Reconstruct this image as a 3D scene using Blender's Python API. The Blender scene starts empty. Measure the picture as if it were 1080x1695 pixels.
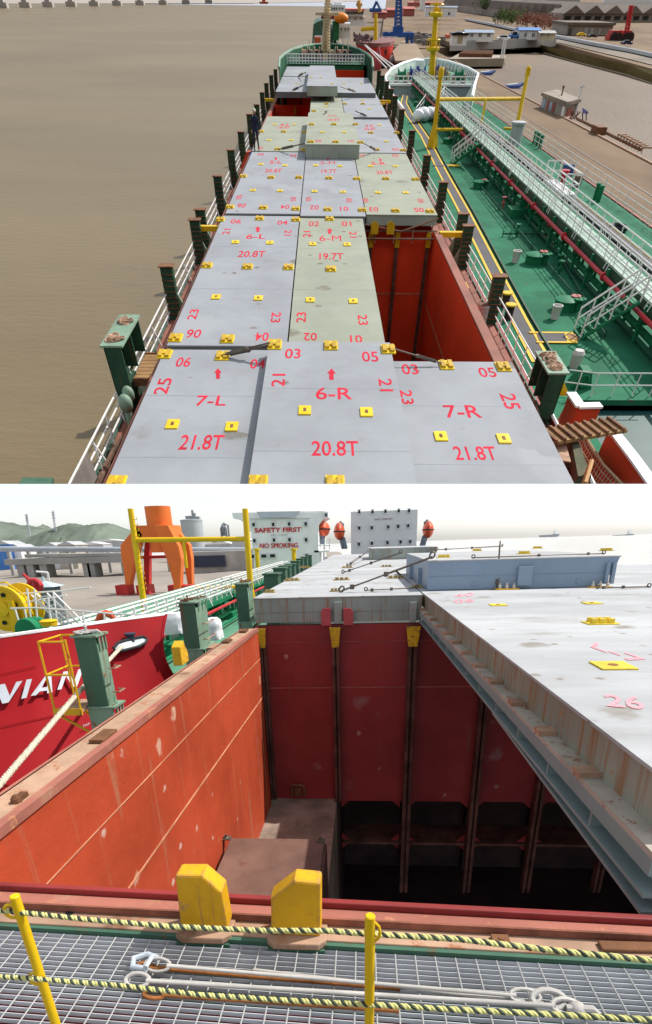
import bpy, bmesh, math, random
from mathutils import Vector as V, Matrix
random.seed(7)
R = math.radians
sc = bpy.context.scene
# ---------------------------------------------------------------- camera
PX, PY, FO = 540.0, 1241.0, 838.0           # calibration of the lens in a 1080 x 1695 frame
def ray(px, py): return V((px - PX, PY - py, -FO))
def basis(fw, vd):
    f = ray(*fw).normalized(); u = -ray(*vd).normalized(); u = (u - f * u.dot(f)).normalized()
    return Matrix((f.cross(u), f, u))
BL = basis((602, 892), (600, 3250))         # level harbour seen from the hatch coaming
BU = basis((533, -15), (533, 1800))         # the long ship that climbs away behind it
KL, KU = 1.5, 60.0
MF = {'L': Matrix.Scale(KL, 4), 'U': (BL @ BU.transposed()).to_4x4() @ Matrix.Scale(KU, 4)}
cd = bpy.data.cameras.new('camera'); cam = bpy.data.objects.new('camera', cd); sc.collection.objects.link(cam)
cam.matrix_world = BL.to_4x4()
cd.sensor_fit = 'HORIZONTAL'; cd.sensor_width = 36; cd.lens = 36 * FO / 1080; cd.shift_y = (PY - 847.5) / 1080
cd.clip_start = .05; cd.clip_end = 300000
sc.camera = cam
# ---------------------------------------------------------------- sky, sun, exposure
SUN = V((.66, .25, 1)).normalized()
w = bpy.data.worlds.new('World'); sc.world = w; w.use_nodes = True
nt = w.node_tree; bgn = nt.nodes['Background']
sky = nt.nodes.new('ShaderNodeTexSky'); sky.sky_type = 'NISHITA'; sky.sun_disc = False
sky.sun_elevation = math.asin(SUN.z); sky.sun_rotation = math.atan2(SUN.x, SUN.y)
sky.air_density = 1.0; sky.dust_density = 1.0; sky.ozone_density = 1.0
hs_ = nt.nodes.new('ShaderNodeHueSaturation'); hs_.inputs['Saturation'].default_value = .3      # hazy white coastal sky
nt.links.new(sky.outputs[0], hs_.inputs['Color']); nt.links.new(hs_.outputs[0], bgn.inputs[0]); bgn.inputs[1].default_value = .15
sl = bpy.data.lights.new('sun', 'SUN'); so = bpy.data.objects.new('sun', sl); sc.collection.objects.link(so)
sl.energy = 3.7; sl.angle = R(.6); sl.color = (1, .96, .9)
so.rotation_euler = (-SUN).to_track_quat('-Z', 'Y').to_euler()
vs = sc.view_settings; vs.view_transform = 'Standard'; vs.look = 'None'; vs.exposure = 0.45; vs.gamma = 1; vs.use_curve_mapping = False
sc.cycles.max_bounces = 6; sc.cycles.diffuse_bounces = 3; sc.cycles.glossy_bounces = 2; sc.cycles.use_denoising = True
# ---------------------------------------------------------------- pixels to places
def un(B, px, py, x=None, y=None, z=None):
    d = B @ ray(px, py)
    t = x / d.x if x is not None else y / d.y if y is not None else z / d.z
    return d * t
def L(px, py, **k): return un(BL, px, py, **k)
def U(px, py, **k): return un(BU, px, py, **k)
# ---------------------------------------------------------------- lettering cache (made before the scene fills up)
TX = {}
def text(s, bold=.012):
    if s in TX: return TX[s]
    cu = bpy.data.curves.new('t', 'FONT'); cu.body = s; cu.offset = bold; cu.resolution_u = 3
    o = bpy.data.objects.new('t', cu); sc.collection.objects.link(o)
    me = bpy.data.meshes.new_from_object(o.evaluated_get(bpy.context.evaluated_depsgraph_get()))
    vs_ = [v.co.copy() for v in me.vertices]; fs = [tuple(p.vertices) for p in me.polygons]
    bpy.data.objects.remove(o); bpy.data.curves.remove(cu); bpy.data.meshes.remove(me)
    x0 = min(v.x for v in vs_); x1 = max(v.x for v in vs_); y0 = min(v.y for v in vs_); y1 = max(v.y for v in vs_)
    TX[s] = ([((v.x - x0) / (x1 - x0), (v.y - y0) / (y1 - y0)) for v in vs_], fs, (x1 - x0) / (y1 - y0))
    return TX[s]
# ---------------------------------------------------------------- mesh builder
class MB:
    def __init__(s): s.v = []; s.f = []
    def add(s, vs, fs):
        n = len(s.v); s.v += [V(p) for p in vs]; s.f += [tuple(i + n for i in f) for f in fs]; return s
    def hexa(s, b, t):
        return s.add(list(b) + list(t), [(3,2,1,0),(4,5,6,7),(0,1,5,4),(1,2,6,5),(2,3,7,6),(3,0,4,7)])
    def box(s, x0, x1, y0, y1, z0, z1):
        return s.hexa([(x0,y0,z0),(x1,y0,z0),(x1,y1,z0),(x0,y1,z0)], [(x0,y0,z1),(x1,y0,z1),(x1,y1,z1),(x0,y1,z1)])
    def cbox(s, c, dx, dy, dz): return s.box(c[0]-dx/2, c[0]+dx/2, c[1]-dy/2, c[1]+dy/2, c[2], c[2]+dz)
    def slab(s, q, dz):                       # a quad (4 points) thickened by dz along z
        q = [V(p) for p in q]; return s.hexa([p + V((0,0,min(0,dz))) for p in q], [p + V((0,0,max(0,dz))) for p in q])
    def prism(s, poly, vec):
        p = [V(a) for a in poly]; n = len(p); vec = V(vec)
        return s.add(p + [a + vec for a in p], [tuple(range(n))[::-1], tuple(range(n, 2*n))] + [(i, (i+1) % n, n + (i+1) % n, n + i) for i in range(n)])
    def poly(s, pts): return s.add(pts, [tuple(range(len(pts)))])
    def tube(s, path, r, n=6, closed=False, cap=True):
        p = [V(a) for a in path]; m = len(p); rs = r if isinstance(r, (list, tuple)) else [r] * m
        base = len(s.v); up = None
        for i in range(m):
            a = p[(i-1) % m] if (closed or i) else p[i]; b = p[(i+1) % m] if (closed or i < m-1) else p[i]
            d = (b - a).normalized() if (b - a).length > 1e-9 else V((0,0,1))
            if up is None: up = d.orthogonal().normalized()
            up = up - d * up.dot(d); up = up.normalized() if up.length > 1e-6 else d.orthogonal().normalized()
            q = d.cross(up)
            for k in range(n):
                t = 2 * math.pi * k / n; s.v.append(p[i] + (up * math.cos(t) + q * math.sin(t)) * rs[i])
        for i in range(m if closed else m-1):
            for k in range(n):
                a0 = base + i*n; a1 = base + ((i+1) % m)*n
                s.f.append((a0+k, a0+(k+1) % n, a1+(k+1) % n, a1+k))
        if cap and not closed:
            s.f.append(tuple(base + k for k in range(n))[::-1]); s.f.append(tuple(base + (m-1)*n + k for k in range(n)))
        return s
    def lathe(s, c, prof, n=16, ax='z'):      # prof: (radius, height) pairs
        c = V(c); base = len(s.v)
        for r, h in prof:
            for k in range(n):
                t = 2 * math.pi * k / n; a, b = r*math.cos(t), r*math.sin(t)
                s.v.append(c + (V((a,b,h)) if ax == 'z' else V((h,a,b)) if ax == 'x' else V((a,h,b))))
        for i in range(len(prof)-1):
            for k in range(n): s.f.append((base+i*n+k, base+i*n+(k+1) % n, base+(i+1)*n+(k+1) % n, base+(i+1)*n+k))
        s.f.append(tuple(base+k for k in range(n))[::-1]); s.f.append(tuple(base+(len(prof)-1)*n+k for k in range(n)))
        return s
    def ell(s, c, rx, ry, rz, n=12, m=8, jit=0):
        c = V(c); base = len(s.v)
        for i in range(m+1):
            ph = math.pi * i / m
            for k in range(n):
                t = 2*math.pi*k/n; j = 1 + random.uniform(-jit, jit)
                s.v.append(c + V((rx*math.sin(ph)*math.cos(t)*j, ry*math.sin(ph)*math.sin(t)*j, rz*math.cos(ph)*j)))
        for i in range(m):
            for k in range(n): s.f.append((base+i*n+k, base+i*n+(k+1) % n, base+(i+1)*n+(k+1) % n, base+(i+1)*n+k))
        return s
    def write(s, txt, fn, u0=0, u1=1, v0=0, v1=1):
        p, f, a = text(txt); return s.add([fn(u0 + (u1-u0)*x, v0 + (v1-v0)*y) for x, y in p], f)
    def grid(s, rows):
        n = len(rows[0]); vs_ = [p for r in rows for p in r]
        return s.add(vs_, [(i*n+k, i*n+k+1, (i+1)*n+k+1, (i+1)*n+k) for i in range(len(rows)-1) for k in range(n-1)])
    def mesh(s, name, m, off, smooth=False, merge=True, clip=None):
        me = bpy.data.meshes.new(name); me.from_pydata([p - off for p in s.v], [], s.f)
        b = bmesh.new(); b.from_mesh(me)
        if clip:
            co, no = clip
            bmesh.ops.bisect_plane(b, geom=b.verts[:] + b.edges[:] + b.faces[:], plane_co=co - off, plane_no=no, clear_outer=True)
            ed = [e for e in b.edges if e.is_boundary and all(abs((v.co + off - co).dot(no)) < 1e-4 for v in e.verts)]
            if ed: bmesh.ops.holes_fill(b, edges=ed)
        bmesh.ops.recalc_face_normals(b, faces=b.faces[:])
        if smooth:
            for f in b.faces: f.smooth = True
        b.to_mesh(me); b.free()
        if smooth and hasattr(me, 'set_sharp_from_angle'): me.set_sharp_from_angle(angle=R(40))
        if m: me.materials.append(m)
        return me
# ---------------------------------------------------------------- things, parts, settings
LOC = {}; CH = {}
CLIPU = None
def _reg(o, loc, fr, parent=None):
    LOC[o.name] = (V(loc), fr); CH[o.name] = []
    if parent: CH[parent.name].append(o)
def thing(name, label, cat, loc, fr='L', group=None):
    o = bpy.data.objects.new(name, None); sc.collection.objects.link(o); o.empty_display_size = .2
    o.matrix_world = MF[fr] @ Matrix.Translation(V(loc)); o['label'] = label; o['category'] = cat
    if group: o['group'] = group
    _reg(o, loc, fr); return o
def part(mb, name, m, parent, smooth=False, bevel=0, label=None):
    off, fr = LOC[parent.name]
    o = bpy.data.objects.new(name, mb.mesh(name, m, off, smooth, clip=CLIPU if fr == 'U' else None)); sc.collection.objects.link(o)
    o.parent = parent; _reg(o, off, fr, parent)
    if bevel: _bev(o, bevel)
    if label: o['label'] = label
    return o
def _bev(o, wd):
    b = o.modifiers.new('bevel', 'BEVEL'); b.width = wd; b.segments = 2; b.limit_method = 'ANGLE'; b.angle_limit = R(50)
def single(mb, name, m, label, cat, fr='L', group=None, smooth=False, bevel=0, loc=None):
    c = V(loc) if loc is not None else sum(mb.v, V()) / max(1, len(mb.v))
    if loc is None: c.z = min(p.z for p in mb.v)
    o = bpy.data.objects.new(name, mb.mesh(name, m, c, smooth, clip=CLIPU if fr == 'U' else None)); sc.collection.objects.link(o)
    o.matrix_world = MF[fr] @ Matrix.Translation(c); o['label'] = label; o['category'] = cat
    if group: o['group'] = group
    if bevel: _bev(o, bevel)
    _reg(o, c, fr); return o
def struct(mb, name, m, fr='L', kind='structure', smooth=False):
    o = bpy.data.objects.new(name, mb.mesh(name, m, V(), smooth, clip=CLIPU if fr == 'U' else None)); sc.collection.objects.link(o)
    o.matrix_world = MF[fr]; o['kind'] = kind; _reg(o, (0,0,0), fr); return o
def dup(root, loc, label=None, rz=0, s=1, sz=None):
    def cp(o, par):
        c = o.copy(); sc.collection.objects.link(c); CH[c.name] = []; LOC[c.name] = LOC[o.name]
        if par: c.parent = par; CH[par.name].append(c)
        for k in CH[o.name]: cp(k, c)
        return c
    c = cp(root, None); fr = LOC[root.name][1]; LOC[c.name] = (V(loc), fr)
    c.matrix_world = MF[fr] @ Matrix.Translation(V(loc)) @ Matrix.Rotation(rz, 4, 'Z') @ Matrix.Diagonal((s, s, sz or s, 1))
    if label: c['label'] = label
    return c
# ---------------------------------------------------------------- procedural paint and rust
ORD = ['nearest','second','third','fourth','fifth','sixth','seventh','eighth','ninth','tenth','eleventh','twelfth','thirteenth','fourteenth']
MATS = {}
def mat(name, col, var=.18, rough=.55, metal=0, rust=0, rcol=(.16,.055,.02), streak=0, scale=2., bump=.15, spec=.25, dirt=0, dcol=(.12,.09,.06), stretch=(1,1,1), bd=.02, bs=6, spots=None, edge=0):
    if name in MATS: return MATS[name]
    m = bpy.data.materials.new(name); m.use_nodes = True; t = m.node_tree; N = t.nodes; K = t.links; MATS[name] = m
    p = N['Principled BSDF']; p.inputs['Roughness'].default_value = rough; p.inputs['Metallic'].default_value = metal
    p.inputs['Specular IOR Level'].default_value = spec
    tc = N.new('ShaderNodeTexCoord'); oi = N.new('ShaderNodeObjectInfo')
    ad = N.new('ShaderNodeVectorMath'); ad.operation = 'MULTIPLY_ADD'
    K.new(oi.outputs['Random'], ad.inputs[0]); ad.inputs[1].default_value = (17, 29, 11); K.new(tc.outputs['Object'], ad.inputs[2])
    mp = N.new('ShaderNodeMapping'); mp.inputs['Scale'].default_value = stretch; K.new(ad.outputs[0], mp.inputs[0])
    def noise(sc_, det=4, ro=.6, vec=None):
        n = N.new('ShaderNodeTexNoise'); n.inputs['Scale'].default_value = sc_; n.inputs['Detail'].default_value = det; n.inputs['Roughness'].default_value = ro
        K.new(vec or mp.outputs[0], n.inputs['Vector']); return n.outputs[0]
    def ramp(src, a, b):
        r = N.new('ShaderNodeMapRange'); r.inputs[1].default_value = a; r.inputs[2].default_value = b; r.interpolation_type = 'SMOOTHSTEP'; K.new(src, r.inputs[0]); return r.outputs[0]
    def mix(fac, a, b):
        x = N.new('ShaderNodeMix'); x.data_type = 'RGBA'
        K.new(fac, x.inputs[0])
        for i, q in ((6, a), (7, b)):
            if isinstance(q, tuple): x.inputs[i].default_value = (*q, 1)
            else: K.new(q, x.inputs[i])
        return x.outputs[2]
    lo = tuple(c * (1 - var) for c in col); hi = tuple(min(1, c * (1 + var)) for c in col)
    c = mix(ramp(noise(scale * .35, 6, .65), .3, .7), lo, hi)
    fine = noise(scale * 6, 5, .7)
    if dirt: c = mix(ramp(noise(scale * .8, 8, .7), .68 - dirt * .25, .86 - dirt * .1), c, dcol)
    if streak:
        ms = N.new('ShaderNodeMapping'); ms.inputs['Scale'].default_value = (5, 5, .25); K.new(ad.outputs[0], ms.inputs[0])
        a = ramp(noise(scale, 4, .6, ms.outputs[0]), .66 - streak * .26, .8 - streak * .2)
        ml = N.new('ShaderNodeMath'); ml.operation = 'MULTIPLY'; K.new(a, ml.inputs[0]); ml.inputs[1].default_value = .75
        c = mix(ml.outputs[0], c, rcol)
    if rust: c = mix(ramp(noise(scale * 1.7, 9, .72), .71 - rust * .34, .77 - rust * .3), c, mix(fine, rcol, tuple(q * 2.0 for q in rcol)))
    for sp in (spots or ()):                               # scattered chips, scuffs and spilt patches with ragged edges
        ssc, ssz, scl, sden = sp
        vo = N.new('ShaderNodeTexVoronoi'); vo.inputs['Scale'].default_value = ssc
        wv = N.new('ShaderNodeVectorMath'); wv.operation = 'MULTIPLY_ADD'; nv = N.new('ShaderNodeTexNoise'); nv.inputs['Scale'].default_value = ssc * 3; nv.inputs['Detail'].default_value = 5
        K.new(ad.outputs[0], nv.inputs['Vector']); K.new(nv.outputs['Color'], wv.inputs[0]); wv.inputs[1].default_value = (.55 / ssc,) * 3; K.new(ad.outputs[0], wv.inputs[2]); K.new(wv.outputs[0], vo.inputs['Vector'])
        sel = ramp(vo.outputs['Color'], 1 - sden - .02, 1 - sden); dst = ramp(vo.outputs['Distance'], ssz, ssz * .45)
        ml2 = N.new('ShaderNodeMath'); ml2.operation = 'MULTIPLY'; K.new(sel, ml2.inputs[0]); K.new(dst, ml2.inputs[1])
        ml3 = N.new('ShaderNodeMath'); ml3.operation = 'MULTIPLY'; K.new(ml2.outputs[0], ml3.inputs[0]); K.new(fine, ml3.inputs[1])
        ml4 = N.new('ShaderNodeMath'); ml4.operation = 'MULTIPLY'; ml4.use_clamp = True; K.new(ml3.outputs[0], ml4.inputs[0]); ml4.inputs[1].default_value = 1.6
        c = mix(ml4.outputs[0], c, scl)
    if edge:                                               # paint chipped off along the corners
        bv = N.new('ShaderNodeBevel'); bv.samples = 4; bv.inputs['Radius'].default_value = edge; ge = N.new('ShaderNodeNewGeometry')
        dt = N.new('ShaderNodeVectorMath'); dt.operation = 'DOT_PRODUCT'; K.new(bv.outputs[0], dt.inputs[0]); K.new(ge.outputs['Normal'], dt.inputs[1])
        sb = N.new('ShaderNodeMath'); sb.operation = 'MULTIPLY_ADD'; K.new(noise(scale * 2.5, 6, .7), sb.inputs[0]); sb.inputs[1].default_value = .5; K.new(dt.outputs['Value'], sb.inputs[2])
        c = mix(ramp(sb.outputs[0], 1.2, 1.1), c, rcol)
    K.new(c, p.inputs['Base Color'])
    bm_ = N.new('ShaderNodeBump'); bm_.inputs['Strength'].default_value = bump; bm_.inputs['Distance'].default_value = bd; K.new(fine if bs == 6 else noise(scale * bs, 5, .65), bm_.inputs['Height'])
    K.new(bm_.outputs[0], p.inputs['Normal'])
    return m
M_black = mat('dark_glass', (.015,.017,.02), rough=.15, bump=0)
M_green = mat('green_steel_paint', (.055,.13,.085), rust=.25, streak=.35, rough=.5, scale=3)
M_greenl = mat('weathered_sunlit_green_paint', (.19,.3,.215), rust=.35, streak=.45, rough=.55, scale=3)  # weathered green; its paler tone also paints sunlight onto the post sides
M_yel = mat('yellow_paint', (.66,.37,.008), rust=.35, rough=.45, scale=6, var=.1)
M_yel2 = mat('clean_yellow_paint', (.72,.46,.008), rough=.45, scale=3, var=.08)
M_white = mat('white_paint', (.86,.86,.85), rough=.5, var=.05, streak=.1, dirt=.1, dcol=(.5,.47,.42))
M_rail = mat('white_rail_paint', (.74,.74,.72), rough=.45, var=.06, rust=.12)
M_rust = mat('rusty_steel', (.17,.075,.035), rough=.8, var=.45, scale=6, bump=.4)
M_lash = mat('lashing_steel', (.13,.11,.09), rough=.55, metal=.5, rust=.35, scale=8)
# ================================================================ HARBOUR SEEN FROM THE HATCH COAMING (frame L)
ZC, ZT, ZG, ZD, ZTK, ZW = -1.45, -.95, -1.5, -2.35, -2.9, -5.0
def ext(a, b, t): return a + (b - a) * t
# ---- materials
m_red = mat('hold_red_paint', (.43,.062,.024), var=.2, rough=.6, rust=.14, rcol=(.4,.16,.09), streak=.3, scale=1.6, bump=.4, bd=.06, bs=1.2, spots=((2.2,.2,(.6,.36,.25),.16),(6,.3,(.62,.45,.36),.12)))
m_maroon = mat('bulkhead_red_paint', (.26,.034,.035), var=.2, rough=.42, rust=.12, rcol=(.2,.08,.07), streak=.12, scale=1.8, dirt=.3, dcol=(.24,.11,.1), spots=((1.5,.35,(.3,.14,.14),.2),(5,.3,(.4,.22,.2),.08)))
m_coam = mat('faded_coaming_primer', (.34,.125,.09), var=.2, rough=.75, rust=.4, rcol=(.3,.13,.07), scale=3, dirt=.5, dcol=(.42,.3,.18))
m_tan = mat('worn_tan_plate', (.38,.24,.16), var=.28, rough=.8, rust=.48, rcol=(.24,.11,.06), scale=4, dirt=.55, dcol=(.36,.16,.1), spots=((5,.4,(.16,.08,.05),.15),))
m_pill = mat('rusty_cell_guide', (.115,.05,.038), var=.5, rough=.8, rust=.5, rcol=(.055,.032,.027), scale=7, bump=.5)
m_weld = mat('pale_weld_bead', (.47,.22,.12), rough=.8, var=.35, scale=8)
m_capy = mat('chipped_yellow_paint', (.66,.4,.02), rust=.5, rcol=(.13,.06,.03), scale=9, rough=.5)
m_cov = mat('hatch_top_white_grey', (.4,.41,.42), var=.16, rough=.75, dirt=.75, dcol=(.27,.265,.25), scale=1.6, stretch=(.5,1.6,1), spots=((2.5,.4,(.24,.22,.19),.25),(8,.4,(.19,.15,.11),.15),(.7,.5,(.43,.44,.45),.3)), spec=.15)
m_covend = mat('hatch_end_grey_green', (.27,.31,.285), var=.15, rust=.3, rcol=(.26,.11,.03), streak=.5, scale=2.4, rough=.5)
m_covside = mat('hatch_side_rust_streaked', (.26,.275,.225), var=.2, rust=.3, rcol=(.26,.1,.02), streak=.78, scale=2.6, rough=.55)
m_gird = mat('hatch_girder_grey', (.23,.3,.3), var=.1, rough=.5, rust=.1, scale=2)
m_blue = mat('hatch_side_steel_blue', (.21,.28,.37), var=.08, rough=.45, scale=1.5, dirt=.08, dcol=(.3,.33,.36))
m_bluetop = m_cov
m_box = mat('brown_rusted_plate', (.16,.09,.068), var=.3, rough=.55, rust=.35, rcol=(.1,.045,.03), scale=2.5)
m_ledge = mat('dusty_ledge', (.28,.215,.17), var=.35, rough=.85, dirt=.5, dcol=(.15,.11,.09), scale=4)
m_hull = mat('ship_hull_red', (.25,.008,.011), var=.14, rough=.7, spec=.08, streak=.06, rcol=(.2,.02,.02), scale=.9, bump=.05)
m_grate = mat('galvanised_grating', (.62,.64,.67), var=.2, rough=.6, metal=0, scale=5, dirt=.15, dcol=(.2,.18,.16))
m_galv = mat('chalky_galvanised_rod', (.45,.43,.4), var=.2, rough=.6, rust=.22, rcol=(.36,.3,.25), scale=9)
m_deckg = mat('tanker_deck_green', (.1,.27,.17), var=.14, rough=.5, dirt=.25, dcol=(.25,.36,.27), scale=1.2)
m_pipeg = mat('pipe_green_paint', (.014,.17,.075), var=.2, rough=.55, spec=.12)
m_redp = mat('pipe_red_paint', (.5,.03,.04), var=.15, rough=.4)
m_orange = mat('crane_orange_paint', (.72,.17,.03), var=.1, rough=.5, streak=.1, scale=.8)
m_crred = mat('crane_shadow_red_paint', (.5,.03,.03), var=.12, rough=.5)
m_conc = mat('quay_concrete', (.36,.33,.3), var=.25, rough=.9, dirt=.4, dcol=(.18,.16,.14), scale=.5)
m_mud = mat('tidal_mud', (.27,.235,.2), var=.22, rough=.75, dirt=.4, dcol=(.17,.15,.11), scale=.12, bump=.3, spec=.5)
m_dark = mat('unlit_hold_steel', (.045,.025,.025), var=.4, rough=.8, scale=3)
m_text = mat('red_sign_lettering', (.55,.02,.03), var=.08, rough=.5)
m_greyt = mat('grey_lettering', (.28,.28,.3), var=.1, rough=.5)
m_silv = mat('silver_lettering', (.4,.42,.45), var=.08, rough=.5)
m_lboat = mat('lifeboat_orange', (.6,.09,.03), var=.15, rough=.4, streak=.2, rcol=(.4,.2,.15), scale=1)
m_rope = mat('mooring_rope_white', (.55,.49,.38), var=.15, rough=.9, scale=12)
m_bag = mat('white_bulk_bag', (.74,.75,.78), var=.08, rough=.85, scale=4)

# ---- water, mud, far land
x = MB(); x.add([(-900,-6,ZW),(-2.98,-6,ZW),(-2.98,70,ZW),(9.7,70,ZW),(9.7,-6,ZW),(900,-6,ZW),(900,800,ZW),(9.7,800,ZW),(-2.98,800,ZW),(-900,800,ZW)], [(0,1,2,8,9),(2,3,7,8),(4,5,6,7,3)])
m_wat = mat('harbour_water', (.62,.62,.6), var=.04, rough=.3, spec=.4, scale=.3, bump=.35)
struct(x, 'sea_water', m_wat)
x = MB(); g = []
for i in range(40):
    row = []
    for k in range(40):
        X = -9.5 - 150*(k/39)**2 - 2*math.sin(i*.5); Y = -3 + 235*(i/39)**1.6
        row.append(V((X, Y, ZW + .25 + .22*math.sin(X*.35+i*.4)*math.cos(Y*.21) + .5*(k/39) + random.uniform(-.06,.06))))
    g.append(row)
x.grid(g); struct(x, 'mud_flat', m_mud, smooth=True)
m_hillg = mat('wooded_hill', (.135,.165,.13), var=.35, rough=1, dirt=.6, dcol=(.19,.175,.165), scale=.05, bump=.6)
def hill(name, prof, Y, depth, label=None):
    x = MB(); top = [L(px, py, y=Y) for px, py in prof]
    xs = [];
    for a, b in zip(top, top[1:]):
        for q in range(6): xs.append(a.lerp(b, q/6))
    xs.append(top[-1]); rows = []
    for j in range(13):
        t = j/12; s = math.sin(math.pi*t)**.8 if 0 < t < 1 else 0
        rows.append([V((p.x, Y - depth*.5 + depth*t + random.uniform(-.02,.02)*depth, ZW + (p.z - ZW)*s*(1+random.uniform(-.05,.03)))) for p in xs])
    x.grid(rows); struct(x, name, m_hillg, smooth=True)
hill('hill', [(-120,862),(-40,858),(20,866),(60,872),(100,882),(150,905)], 560, 120)
hill('hill', [(40,902),(70,884),(100,873),(120,866),(142,871),(170,865),(190,869),(222,880),(262,893),(330,902),(420,898)], 430, 90)
hill('hill', [(-60,908),(40,900),(70,868),(82,873),(100,900)], 700, 80)
# ---- hold: side wall, bulkhead, floor
wa, wb = L(0,1371,z=ZC), L(425,1042,z=ZC)
wa = ext(wb, wa, 1.35); wb = ext(wa, wb, 1.01)
def dn(p, d): return V((p.x, p.y, p.z - d))
lf = V((-.03,0,0))
hold = thing('cargo_hold', 'open red cargo hold between the hatch covers with a sunlit orange side wall', 'cargo hold', (-.4,5,-8.2))
x = MB(); x.hexa([dn(wa,6.8)+V((-.3,0,0)), dn(wa,6.8), dn(wb,6.8), dn(wb,6.8)+V((-.3,0,0))], [wa+V((-.06,0,-.02)), wa+V((0,0,-.02)), wb+V((0,0,-.02)), wb+V((-.06,0,-.02))])
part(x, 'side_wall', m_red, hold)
for dz, r, tt in ((.55,.005,1),(1.28,.009,1)):
    x = MB(); x.tube([dn(wa,dz)+V((.004,0,0)), dn(wb,dz)+V((.004,0,0))], r, 5); part(x, 'weld_seam', m_weld, hold)
x = MB(); x.tube([dn(ext(wa,wb,.97),.1), dn(ext(wa,wb,.965),3.7)], .006, 5); part(x, 'weld_seam', m_weld, hold)
bk0, bk1 = L(428,1038,z=ZC), L(700,1030,z=ZC)
YB = (bk0.y + bk1.y)/2
def BP(px, py): return L(px, py, y=YB)
zb = BP(620,1326).z
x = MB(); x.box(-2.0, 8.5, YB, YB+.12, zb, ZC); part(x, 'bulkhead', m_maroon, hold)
x = MB(); z1 = BP(590,1138).z; x.box(-1.9, 8.4, YB-.012, YB, z1-.012, z1+.012); z2=BP(590,1062).z; x.box(-1.9,8.4,YB-.006,YB,z2-.004,z2+.004); part(x, 'plate_seam', mat('bulkhead_seam', (.36,.1,.09), var=.3, scale=6), hold)
pil = [((437,1038),(453,1318),.1,.11), ((558,1034),(559,1322),.13,.15), ((688,1030),(664,1470),.17,.17), ((815,1040),(769,1470),.16,.17), ((935,1040),(866,1470),.16,.17), ((1060,1040),(985,1470),.16,.17)]
for i, (a, b, wd, dp) in enumerate(pil):
    A, Bm = BP(*a), BP(*b); x = MB(); h = wd/2; zt = ZC - .03; zl = Bm.z
    xc = (A.x+Bm.x)/2 if i < 3 else (A.x*.2+Bm.x*.8)
    x.box(xc-h, xc-h*.25, YB-dp, YB-.002, zl, zt); x.box(xc+h*.25, xc+h, YB-dp, YB-.002, zl, zt); x.box(xc-h*.25, xc+h*.25, YB-dp*.45, YB-.002, zl, zt)
    p = part(x, 'cell_guide', m_pill, hold)
    if i < 3:
        x = MB(); x.prism([(xc-h*1.5,YB-dp-.03,zt),(xc+h*1.5,YB-dp-.03,zt),(xc+h*.95,YB-dp-.012,zt-.36),(xc-h*.95,YB-dp-.012,zt-.36)], (0,.06,0)); part(x, 'guide_cap', m_capy, p)
# web beam and bracketed openings below the bulkhead
zm = BP(620,1392).z
x = MB(); x.box(-.42, 8.5, YB-.05, YB+.7, zm-.06, zm); part(x, 'stringer', m_pill, hold)
for i in range(1, len(pil)):
    Bm = BP(*pil[i][1]); xc = BP(*pil[i][1]).x if i else 0
    for sg in (-1, 1):
        for zz, up in ((zb, -1), (zm, 1), (zm-.06, -1)):
            x = MB(); x.prism([(xc+sg*.08,YB+.03,zz),(xc+sg*.26,YB+.03,zz),(xc+sg*.08,YB+.03,zz+up*.17)], (0,.03,0)); part(x, 'bracket', m_maroon, hold)
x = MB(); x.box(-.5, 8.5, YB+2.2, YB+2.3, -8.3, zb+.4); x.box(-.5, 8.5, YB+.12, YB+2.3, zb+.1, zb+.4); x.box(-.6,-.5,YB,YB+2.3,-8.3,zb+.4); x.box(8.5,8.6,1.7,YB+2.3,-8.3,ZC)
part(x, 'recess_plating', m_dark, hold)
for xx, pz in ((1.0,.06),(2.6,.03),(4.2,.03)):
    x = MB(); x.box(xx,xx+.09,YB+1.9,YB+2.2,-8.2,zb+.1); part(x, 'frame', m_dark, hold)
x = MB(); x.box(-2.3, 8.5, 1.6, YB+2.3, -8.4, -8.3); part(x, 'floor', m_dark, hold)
# ledge, brown box
a, b, c, d = (L(p[0],p[1],z=BP(500,1322).z) for p in ((441,1322),(558,1322),(556,1420),(405,1420)))
x = MB(); zL = BP(500,1322).z; x.box(-1.95, a.lerp(b,1).x+.0, 4.2, YB, -8.3, zL); part(x, 'side_ledge', m_ledge, hold)
x = MB(); q = BP(494,1306); x.tube([q+V((-.13,-.03,-.15)), q+V((-.13,-.03,.05)), q+V((-.1,-.03,.1)), q+V((.1,-.03,.1)), q+V((.13,-.03,.05)), q+V((.13,-.03,-.15))], .03, 6); x.box(q.x-.07,q.x+.07,YB-.05,YB,q.z-.14,q.z+.04); part(x, 'drain_guard', M_rust, hold)
zx = -3.86
bx = thing('steel_box', 'brown rusted steel box against the orange side wall low in the hold', 'steel box', (-1.2,5.2,zL))
b0, b1, b2, b3 = L(370,1381,z=zx), L(538,1389,z=zx), L(533,1500,z=zx), L(318,1500,z=zx)
x = MB(); xr = b1.x; x.box(-1.87, xr, 3.2, b1.y, zL+.01, zx); part(x, 'body', m_box, bx, bevel=.015)
for px, py in ((376,1385),(531,1389)):
    q = L(px,py,z=zx); x = MB(); x.box(q.x-.05,q.x+.07,q.y-.1,q.y+.0,zx,zx+.012); x.lathe(q+V((0,-.05,0)),[(.035,.0),(.035,.02),(.02,.03),(.02,.06)],10); part(x, 'twistlock', M_lash, bx)
x = MB(); x.box(xr-.02, xr+.03, 3.3, b1.y-.05, zL+.01, zx-.05); part(x, 'edge_plate', m_pill, bx)
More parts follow.
